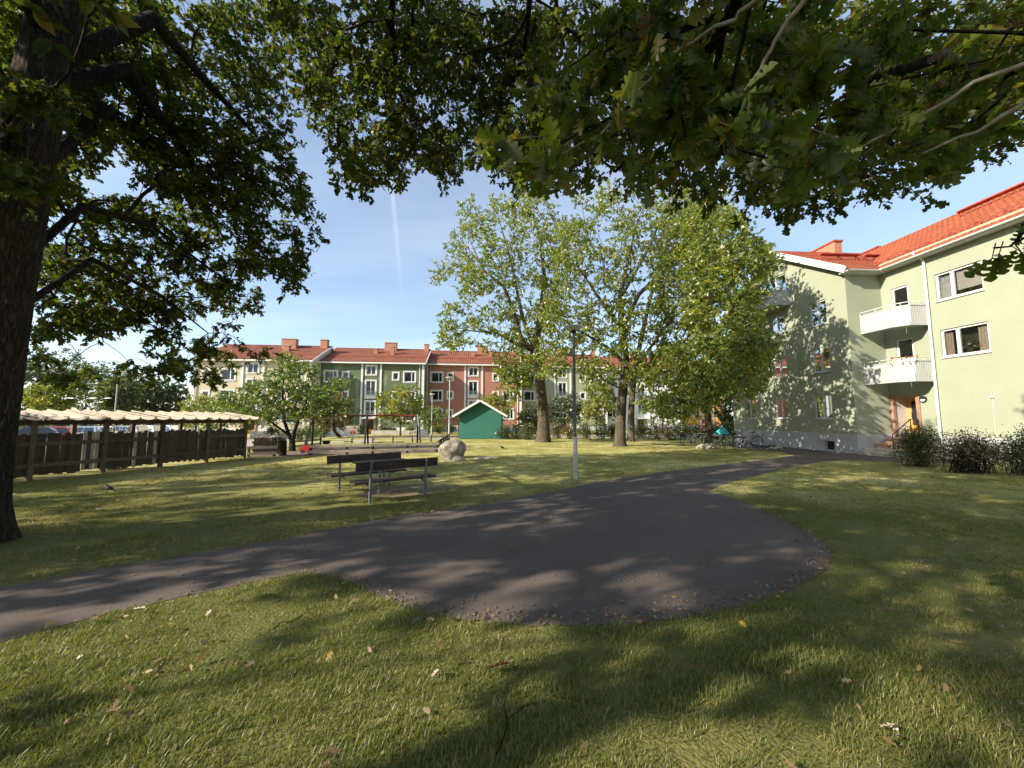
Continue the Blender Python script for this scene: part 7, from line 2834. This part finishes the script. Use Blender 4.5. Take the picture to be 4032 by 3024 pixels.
# --- hedge and bushes
def bush(name, label, c, r_, n, leaf, mt, seed, kind='plain', group=None, stems=26, arch=False, smat='bark_twig', per=1):
    rg = np.random.default_rng(seed)
    t = thing(name, label, 'bush' if name != 'hedge_shrub' else 'hedge', (c[0], c[1], 0), 0, group)
    q = MB()
    ends = []
    for i in range(stems):
        a = rg.uniform(0, 2 * math.pi)
        k = rg.uniform(0.25, 1.0)
        b0 = Vector((c[0] + rg.normal() * r_[0] * 0.22, c[1] + rg.normal() * r_[1] * 0.22, -0.03))
        e = Vector((c[0] + math.cos(a) * r_[0] * k, c[1] + math.sin(a) * r_[1] * k, max(0.12, r_[2] * (1.05 - 0.75 * k * k) * rg.uniform(0.8, 1.05))))
        m = (b0 + e) / 2
        m.z = max(b0.z, e.z) * (1.0 if not arch else 1.25) + 0.15
        pts = [b0 * (1 - s) ** 2 + m * (2 * s * (1 - s)) + e * s * s for s in (0, 0.2, 0.4, 0.6, 0.8, 1.0)]
        q.tube(pts, [0.012, 0.010, 0.008, 0.007, 0.005, 0.003], 4, caps=False)
        ends.append(pts)
    q.build('stems', M[smat], t, True)
    E = np.array([[tuple(p) for p in pts] for pts in ends])
    i = rg.integers(0, len(E), n)
    s = rg.uniform(1.2, 5.0, n)
    k = np.minimum(4, s.astype(int))
    f = (s - k)[:, None]
    P = E[i, k] * (1 - f) + E[i, k + 1] * f
    P = P + rg.normal(size=(n, 3)) * np.array(r_) * 0.13
    P[:, 2] = np.maximum(P[:, 2], 0.04)
    D = rg.normal(size=(n, 3)) + (P - np.array([c[0], c[1], 0.2])) / max(r_) * 0.8
    Nn = rg.normal(size=(n, 3))
    Nn[:, 2] += 0.6
    link('foliage', leaf_mesh('foliage', P, D, Nn, leaf * rg.uniform(0.6, 1.3, n), kind), M[mt], t, True, kind='stuff')
    return t


hl = [(1990, 33, 0.9, 1.15, 'dark_leaf', 'dark low shrub touching the right side of the shed'), (2040, 33, 1.0, 1.25, 'dark_leaf', 'dark shrub in front of the pale bushy tree'),
      (2082, 32, 0.9, 1.2, 'bush_leaf', 'leafy green shrub just left of the thick oak trunk'), (2196, 33.5, 0.95, 1.2, 'brown_bush', 'russet shrub just right of the thick oak trunk'),
      (2248, 33, 1.0, 1.1, 'brown_bush', 'second russet shrub left of the tall lamp pole'), (2308, 32.5, 1.05, 1.3, 'bush_leaf', 'arching green shrub right of the tall lamp pole'),
      (2370, 33, 1.1, 1.25, 'dark_leaf', 'dark hedge shrub left of the front oak trunk'), (2415, 33.5, 0.9, 1.2, 'brown_bush', 'russet hedge shrub behind the front oak trunk'),
      (2530, 33, 1.1, 1.3, 'bush_leaf', 'green hedge shrub right of the thinner trunk'), (2588, 32.5, 1.1, 1.35, 'brown_bush', 'brown green hedge shrub in the middle of the gap'),
      (2640, 31.5, 1.1, 1.45, 'brown_bush', 'large brown hedge shrub left of the bicycles'), (2690, 32.5, 1.0, 1.3, 'bush_leaf', 'yellowish green shrub behind the first bicycle'),
      (2745, 33.5, 1.1, 1.2, 'dark_leaf', 'dark hedge shrub behind the white framed bicycle'), (2815, 33.5, 1.2, 1.25, 'dark_leaf', 'dark hedge shrub behind the turquoise cover'), (2880, 33.5, 1.2, 1.3, 'dark_leaf', 'dark hedge shrub touching the green gable')]
for i, (px, Y, rx, hz, mt, lab) in enumerate(hl):
    p = at(px, 1690, Y)
    bush('hedge_shrub', lab, (p.x, Y), (rx, 0.8, hz), 1500, 0.11, mt, 100 + i, group='hedge shrubs along the far edge of the lawn')
for i, px in enumerate((60, 150, 240, 330, 420, 510, 600, 690)):
    p = at(px, 1690, 52 + (i % 2))
    bush('hedge_shrub', 'dark hedge shrub behind the car park, number %s from the oak trunk' % ('one', 'two', 'three', 'four', 'five', 'six', 'seven', 'eight')[i], (p.x, p.y), (2.4, 1.2, 2.2), 1100, 0.3, 'dark_leaf', 180 + i, group='hedge behind the car park', stems=20)
hs = [(1075, 40.8, 0.9, 0.8, 'bush_leaf', 'shrub beside the planter wall of the beige house'), (1180, 30, 1.1, 1.15, 'bush_leaf', 'round green shrub behind the small spreading tree'), (1225, 33, 1.0, 1.05, 'cherry_leaf', 'low light shrub behind the left swing legs'),
      (1270, 36, 0.9, 0.95, 'bush_leaf', 'green shrub left of the slanting trunk'), (1505, 43.6, 0.8, 0.85, 'bush_leaf', 'left planting above the planter wall by the door'), (1545, 43.6, 0.8, 0.8, 'bush_leaf', 'middle planting above the planter wall by the door'),
      (1620, 43.8, 0.9, 0.85, 'cherry_leaf', 'right planting above the planter wall by the door'), (1690, 44.5, 0.9, 0.95, 'cherry_leaf', 'light green shrub left of the slim lamp post'), (1735, 45, 1.0, 1.0, 'cherry_leaf', 'light green shrub between the two lamp posts'),
      (1770, 46, 0.9, 1.1, 'dark_leaf', 'dark shrub behind the lamp post at the shed'), (1425, 44.6, 0.5, 0.9, 'dark_leaf', 'dark shrub at the left side of the green house door'), (1040, 20.5, 0.5, 0.6, 'cherry_leaf', 'small weedy shrub behind the low picket fence')]
for i, (px, Y, rx, hz, mt, lab) in enumerate(hs):
    p = at(px, 1690, Y)
    bush('shrub', lab, (p.x, Y), (rx, rx * 0.7, hz), 1100, 0.13, mt, 130 + i, group='shrubs in front of the houses')
for i, (f, rx) in enumerate(((0.45, 0.55), (0.62, 0.45))):
    p = posts[2].lerp(posts[3], f) + pn * 0.75
    bush('weed_clump', ('yellow green weeds standing taller behind the pergola fence', 'shorter yellow green weeds behind the pergola fence')[i], (p.x, p.y), (rx, 0.4, 1.42 - 0.05 * i), 700, 0.08, 'yellow_leaf', 150 + i, group='weeds behind the pergola fence')
b1 = gnd(3640, 1846)
bush('garden_bush', 'dense feathery green bush right of the entrance steps', (b1.x + 0.55, b1.y + 0.6), (0.88, 0.85, 1.28), 8500, 0.06, 'bush_leaf', 160, stems=70)
b2 = gnd(3860, 1872)
bush('garden_bush', 'sprawling brown green bush with arching bare twigs along the house wall', (b2.x + 0.4, b2.y + 0.6), (1.45, 0.9, 1.12), 5000, 0.06, 'brown_bush', 161, stems=120, arch=True, smat='bark_dark')
b3 = gnd(4040, 1885)
bush('garden_bush', 'dark bush cut by the right edge of the view', (b3.x + 0.9, b3.y + 0.7), (0.9, 0.8, 1.15), 4200, 0.06, 'dark_leaf', 162, stems=60, arch=True)

# ------------------------------------------------------------------ grass blades, fallen leaves, acorns
def tuft(seed, n, h, w, lean, mt='grass'):
    r = np.random.default_rng(seed)
    V, L, st = [], [], []
    for i in range(n):
        b = r.normal(size=2) * 0.032
        a = r.uniform(0, 2 * math.pi)
        le = r.uniform(0.25, 1.0) * lean
        hh = h * r.uniform(0.45, 1.15)
        ww = w * r.uniform(0.7, 1.3)
        d = np.array([math.cos(a), math.sin(a)])
        s = np.array([-d[1], d[0]]) * ww
        k = len(V)
        for f, t in ((1.0, 0.0), (0.85, 0.5), (0.0, 1.0)):
            off = d * (le * hh * t * t)
            z = hh * t * (1 - 0.25 * le * t)
            if f:
                V.append((*(b + off - s * f), z - 0.004)); V.append((*(b + off + s * f), z - 0.004))
            else:
                V.append((*(b + off), z))
        st += [len(L), len(L) + 4]
        L += [k, k + 1, k + 3, k + 2, k + 2, k + 3, k + 4]
    me = np_mesh('grass_tuft', np.array(V), L, st)
    me.materials.append(M[mt])
    return me


def scatter(name, P, scl, var, meshes, label):
    """one object that sets copies of a few small meshes on the points P"""
    me = bpy.data.meshes.new(name)
    me.vertices.add(len(P))
    me.vertices.foreach_set('co', np.ascontiguousarray(P, np.float32).ravel())
    a = me.attributes.new('scl', 'FLOAT', 'POINT')
    a.data.foreach_set('value', np.ascontiguousarray(scl, np.float32))
    a = me.attributes.new('var', 'INT', 'POINT')
    a.data.foreach_set('value', np.ascontiguousarray(var, np.int32))
    rv = np.zeros((len(P), 3), np.float32)
    rv[:, 2] = rng.uniform(0, 6.283, len(P))
    rv[:, 0] = rng.normal(0, 0.12, len(P))
    a = me.attributes.new('rot', 'FLOAT_VECTOR', 'POINT')
    a.data.foreach_set('vector', rv.ravel())
    o = link(name, me, kind='stuff')
    o['label'] = label
    o['category'] = 'grass'
    ng = bpy.data.node_groups.new(name, 'GeometryNodeTree')
    ng.interface.new_socket('Geometry', in_out='INPUT', socket_type='NodeSocketGeometry')
    ng.interface.new_socket('Geometry', in_out='OUTPUT', socket_type='NodeSocketGeometry')
    N, L = ng.nodes, ng.links
    gi, go_ = N.new('NodeGroupInput'), N.new('NodeGroupOutput')
    jn = N.new('GeometryNodeJoinGeometry')

    def attr(nm, ty):
        n = N.new('GeometryNodeInputNamedAttribute')
        n.data_type = ty
        n.inputs['Name'].default_value = nm
        return n.outputs['Attribute']
    va, sa_, ra = attr('var', 'INT'), attr('scl', 'FLOAT'), attr('rot', 'FLOAT_VECTOR')
    e2r = N.new('FunctionNodeEulerToRotation')
    L.new(ra, e2r.inputs[0])
    for i, m_ in enumerate(meshes):
        src = bpy.data.objects.new('grass_tuft', m_)
        oi = N.new('GeometryNodeObjectInfo')
        oi.inputs['Object'].default_value = src
        oi.inputs['As Instance'].default_value = True
        cmp_ = N.new('FunctionNodeCompare')
        cmp_.data_type = 'INT'
        cmp_.operation = 'EQUAL'
        ins_ = [s for s in cmp_.inputs if s.type == 'INT']
        L.new(va, ins_[0])
        ins_[1].default_value = i
        ip = N.new('GeometryNodeInstanceOnPoints')
        L.new(gi.outputs[0], ip.inputs['Points'])
        L.new(cmp_.outputs[0], ip.inputs['Selection'])
        L.new(oi.outputs['Geometry'], ip.inputs['Instance'])
        L.new(e2r.outputs[0], ip.inputs['Rotation'])
        L.new(sa_, ip.inputs['Scale'])
        L.new(ip.outputs[0], jn.inputs[0])
    L.new(jn.outputs[0], go_.inputs[0])
    md = o.modifiers.new('grass', 'NODES')
    md.node_group = ng
    return o


tufts = [tuft(i, 16, (0.046, 0.038, 0.032, 0.054, 0.035)[i], 0.0019, (0.9, 1.1, 1.5, 0.8, 1.3)[i]) for i in range(5)]
tufts += [tuft(10 + i, 15, (0.044, 0.038, 0.05)[i], 0.0019, (1.4, 1.7, 1.2)[i], 'grass_dry_sunlit') for i in range(3)]
zones = [(1.4, 3.0, 700, 1.0), (3.0, 5.0, 440, 0.95), (5.0, 8.0, 270, 0.95), (8.0, 13.0, 190, 1.0), (13.0, 20.0, 110, 1.1), (20.0, 33.0, 50, 1.25)]
GP, GS_ = [], []
for y0, y1, den, k in zones:
    w0 = 1.42 * y1 + 1.0
    xr0, xr1 = -min(w0, 14 if y0 < 13 else 13), min(w0, 17)
    n = int((xr1 - xr0) * (y1 - y0) * den)
    x, y = rng.uniform(xr0, xr1, n), rng.uniform(y0, y1, n)
    pz = vnoise(np.stack([x * 0.9, y * 0.9, np.zeros(n)], 1)) * 0.6 + vnoise(np.stack([x * 3.1, y * 3.1, np.ones(n)], 1)) * 0.4
    keep = (np.abs(x) < 1.4 * y + 1.0) & (rng.random(n) < np.clip((pz - 0.22) * 2.4, 0.12, 1))
    keep &= ~inpoly(x, y, PATHR)
    for pl_ in (SAND, FARWALK):
        keep &= ~inpoly(x, y, pl_)
    keep &= ~(inpoly(x, y, DIRT) & (rng.random(n) < 0.85))
    # nothing inside the house or on its apron
    keep &= ~((x > 16.9) & (y > 15.0)) & ~((x > 17.6) & (y > 5))
    x, y, pz = x[keep], y[keep], pz[keep]
    GP.append(np.stack([x, y, np.array([gz(a, b) for a, b in zip(x, y)])], 1))
    GS_.append(k * (0.55 + 0.75 * pz) * rng.uniform(0.7, 1.3, len(x)))
GP, GS_ = np.concatenate(GP), np.concatenate(GS_)
dryn = vnoise(np.stack([GP[:, 0] * 0.35, GP[:, 1] * 0.35, np.full(len(GP), 2.0)], 1)) * 0.75 + vnoise(GP * 1.7 + 5) * 0.25
dryp = np.clip((GP[:, 1] + dryn * 9 - 11.0) / 6.0, 0.04, 0.92)  # farther out more blades are dry and coloured as if in full sun
dryp = np.maximum(dryp, np.clip((dryn - 0.52) * 3, 0, 0.6))
GVAR = np.where(rng.random(len(GP)) < dryp, rng.integers(5, 8, len(GP)), rng.integers(0, 5, len(GP)))
scatter('grass', GP, GS_, GVAR, tufts, 'short uneven lawn grass with dry blades around the asphalt')

# fallen oak leaves, thick along the rim of the turning place
n = 5200
x, y = rng.uniform(-10, 12, n), 1.5 + rng.random(n) ** 1.6 * 16
ok = (np.abs(x) < 1.4 * y + 0.5) & ~((x > 16) & (y > 14))
cl = vnoise(np.stack([x * 1.3, y * 1.3, np.full(n, 4.0)], 1))
ok &= rng.random(n) < np.clip((cl - 0.32) * 2.6, 0.05, 1)
onp = inpoly(x, y, PATHR)
ok &= ~(onp & (rng.random(n) < 0.93))
LP = np.stack([x[ok], y[ok], np.where(onp[ok], 0.014, 0.035)], 1)
rim = []
pr = np.array(PATHR)
rimsel = (pr[:, 1] < 7.5) & (pr[:, 1] > 2.5) & (pr[:, 0] > -2.0) & (pr[:, 0] < 5.5)
cen = np.array([1.4, 5.0])
for p in pr[rimsel]:
    for _ in range(int(rng.integers(2, 7))):
        d = cen - p
        d /= np.linalg.norm(d)
        q = p + d * (abs(rng.normal()) * 0.10 + 0.01) + rng.normal(size=2) * 0.05
        rim.append((q[0], q[1], 0.014 + rng.random() * 0.012))
LP = np.concatenate([LP, np.array(rim)])
n = len(LP)
isrim = np.arange(n) >= ok.sum()
D = rng.normal(size=(n, 3))
D[:, 2] = rng.normal(0.1, 0.5, n)
Nn = rng.normal(size=(n, 3)) * 0.75
Nn[:, 2] += 1.0
lo_ = link('fallen_leaves', leaf_mesh('fallen_leaves', LP, D, Nn, np.where(isrim, 0.040, 0.058) * rng.uniform(0.6, 1.3, n), 'mid'), M['dead_leaf'], kind='stuff')
tag(lo_, 'dry brown oak leaves scattered on the grass and along the asphalt rim', 'fallen leaves')


def acorns(P, r_):
    n = len(P)
    bm = bmesh.new()
    bmesh.ops.create_icosphere(bm, subdivisions=1, radius=1)
    T = np.array([v.co for v in bm.verts]) * np.array([1.0, 1.0, 0.8])
    F = [tuple(v.index for v in f.verts) for f in bm.faces]
    bm.free()
    V = P[:, None, :] + T[None] * (r_[:, None, None] * rng.uniform(0.8, 1.25, size=(n, 1, 3)))
    L = (np.array(F).ravel()[None, :] + (np.arange(n) * len(T))[:, None]).ravel()
    return np_mesh('acorns', V.reshape(-1, 3), L, np.arange(n * len(F)) * 3)


n = 2400
x, y = rng.uniform(-4, 6.5, n), rng.uniform(2.8, 10, n)
cl = vnoise(np.stack([x * 2.2, y * 2.2, np.full(n, 9.0)], 1))
ok = inpoly(x, y, PATHR) & (rng.random(n) < np.clip((cl - 0.30) * 2.2, 0.03, 1) * np.where(y < 6.5, 1, 0.35))
A_ = np.stack([x[ok], y[ok]], 1)
rim = []
for p in pr[rimsel]:
    for _ in range(int(rng.integers(3, 10))):
        d = cen - p
        d /= np.linalg.norm(d)
        rim.append(p + d * (abs(rng.normal()) * 0.16 + 0.01) + rng.normal(size=2) * 0.05)
A_ = np.concatenate([A_, np.array(rim)])
rr_ = rng.uniform(0.007, 0.013, len(A_))
ao = link('acorns', acorns(np.concatenate([A_, (0.005 + rr_ * 0.7)[:, None]], 1), rr_), M['acorn'], kind='stuff')
tag(ao, 'acorns and crumbs strewn over the asphalt turning place', 'acorns')

# a few single pieces that stand out
def one_leaf(label, p, s_, d, mt='dead_leaf', tilt=0.5):
    me = leaf_mesh('fallen_leaf', np.array([(0, 0, 0.0)]), np.array([[math.cos(d), math.sin(d), 0.25]]), np.array([[-math.sin(d) * tilt, math.cos(d) * tilt - 0.3, 1.0]]), np.array([s_]), 'near')
    o = link('fallen_leaf', me, M[mt])
    o.location = (p.x, p.y, 0.05)
    return tag(o, label, 'leaf', 'single large fallen leaves')


M['leaf_rust'] = surf('rust_brown_leaf', (0.26, 0.085, 0.035), 0.7, 0.3, 30)
M['leaf_pale'] = surf('pale_dry_leaf', (0.50, 0.40, 0.30), 0.7, 0.2, 30)
M['leaf_yellow'] = surf('yellow_fallen_leaf', (0.48, 0.33, 0.05), 0.7, 0.25, 30)
one_leaf('rust brown curled oak leaf lying in the shaded grass below the asphalt', gnd(1920, 2665), 0.15, 0.3, 'leaf_rust', 0.9)
one_leaf('pale dry leaf on the dark grass left of the rust brown one', gnd(1700, 2700), 0.08, 1.2, 'leaf_pale', 0.7)
one_leaf('pale leaf at the edge of the asphalt path far left', gnd(515, 2425), 0.10, 0.2, 'leaf_pale', 0.4)
one_leaf('yellow orange leaf in the grass left of the turning place', gnd(618, 2505), 0.09, 0.8, 'leaf_yellow', 0.6)
one_leaf('orange yellow leaf in the shade right below the turning place', gnd(2942, 2495), 0.07, 2.0, 'leaf_yellow', 0.9)
one_leaf('large pale brown leaf near the bottom right', gnd(3470, 2905), 0.10, 0.1, 'leaf_pale', 0.9)


def stick(label, pts, r_=0.008):
    q = MB()
    n = len(pts)
    q.tube([(p.x, p.y, 0.045 + 0.02 * math.sin(i * 1.9)) for i, p in enumerate(pts)], [r_ * (1 - 0.5 * i / n) for i in range(n)], 6)
    if n > 3:
        m = Vector((pts[2].x, pts[2].y, 0.05))
        q.tube([m, m + Vector((0.09, 0.05, 0.03)), m + Vector((0.16, 0.12, 0.01))], [r_ * 0.6, r_ * 0.5, r_ * 0.3], 5)
    return tag(q.build('twig', M['bark_dark']), label, 'twig', 'twigs on the grass')


stick('dark knotty twig in the grass at the bottom centre', [gnd(1955, 3010), gnd(1985, 2950), gnd(1998, 2870), gnd(1985, 2800), gnd(2005, 2760)], 0.006)
stick('long thin stick in the grass left below the path', [gnd(1075, 2500), gnd(1110, 2480), gnd(1150, 2465), gnd(1190, 2440)], 0.0045)
stick('grey twig on the right lawn between tree shadows', [gnd(3385, 1918), gnd(3400, 1926), gnd(3410, 1931), gnd(3425, 1928)], 0.010)
stick('short twig lying near the right rim of the turning place', [gnd(3185, 2225), gnd(3205, 2222), gnd(3230, 2228)], 0.006)
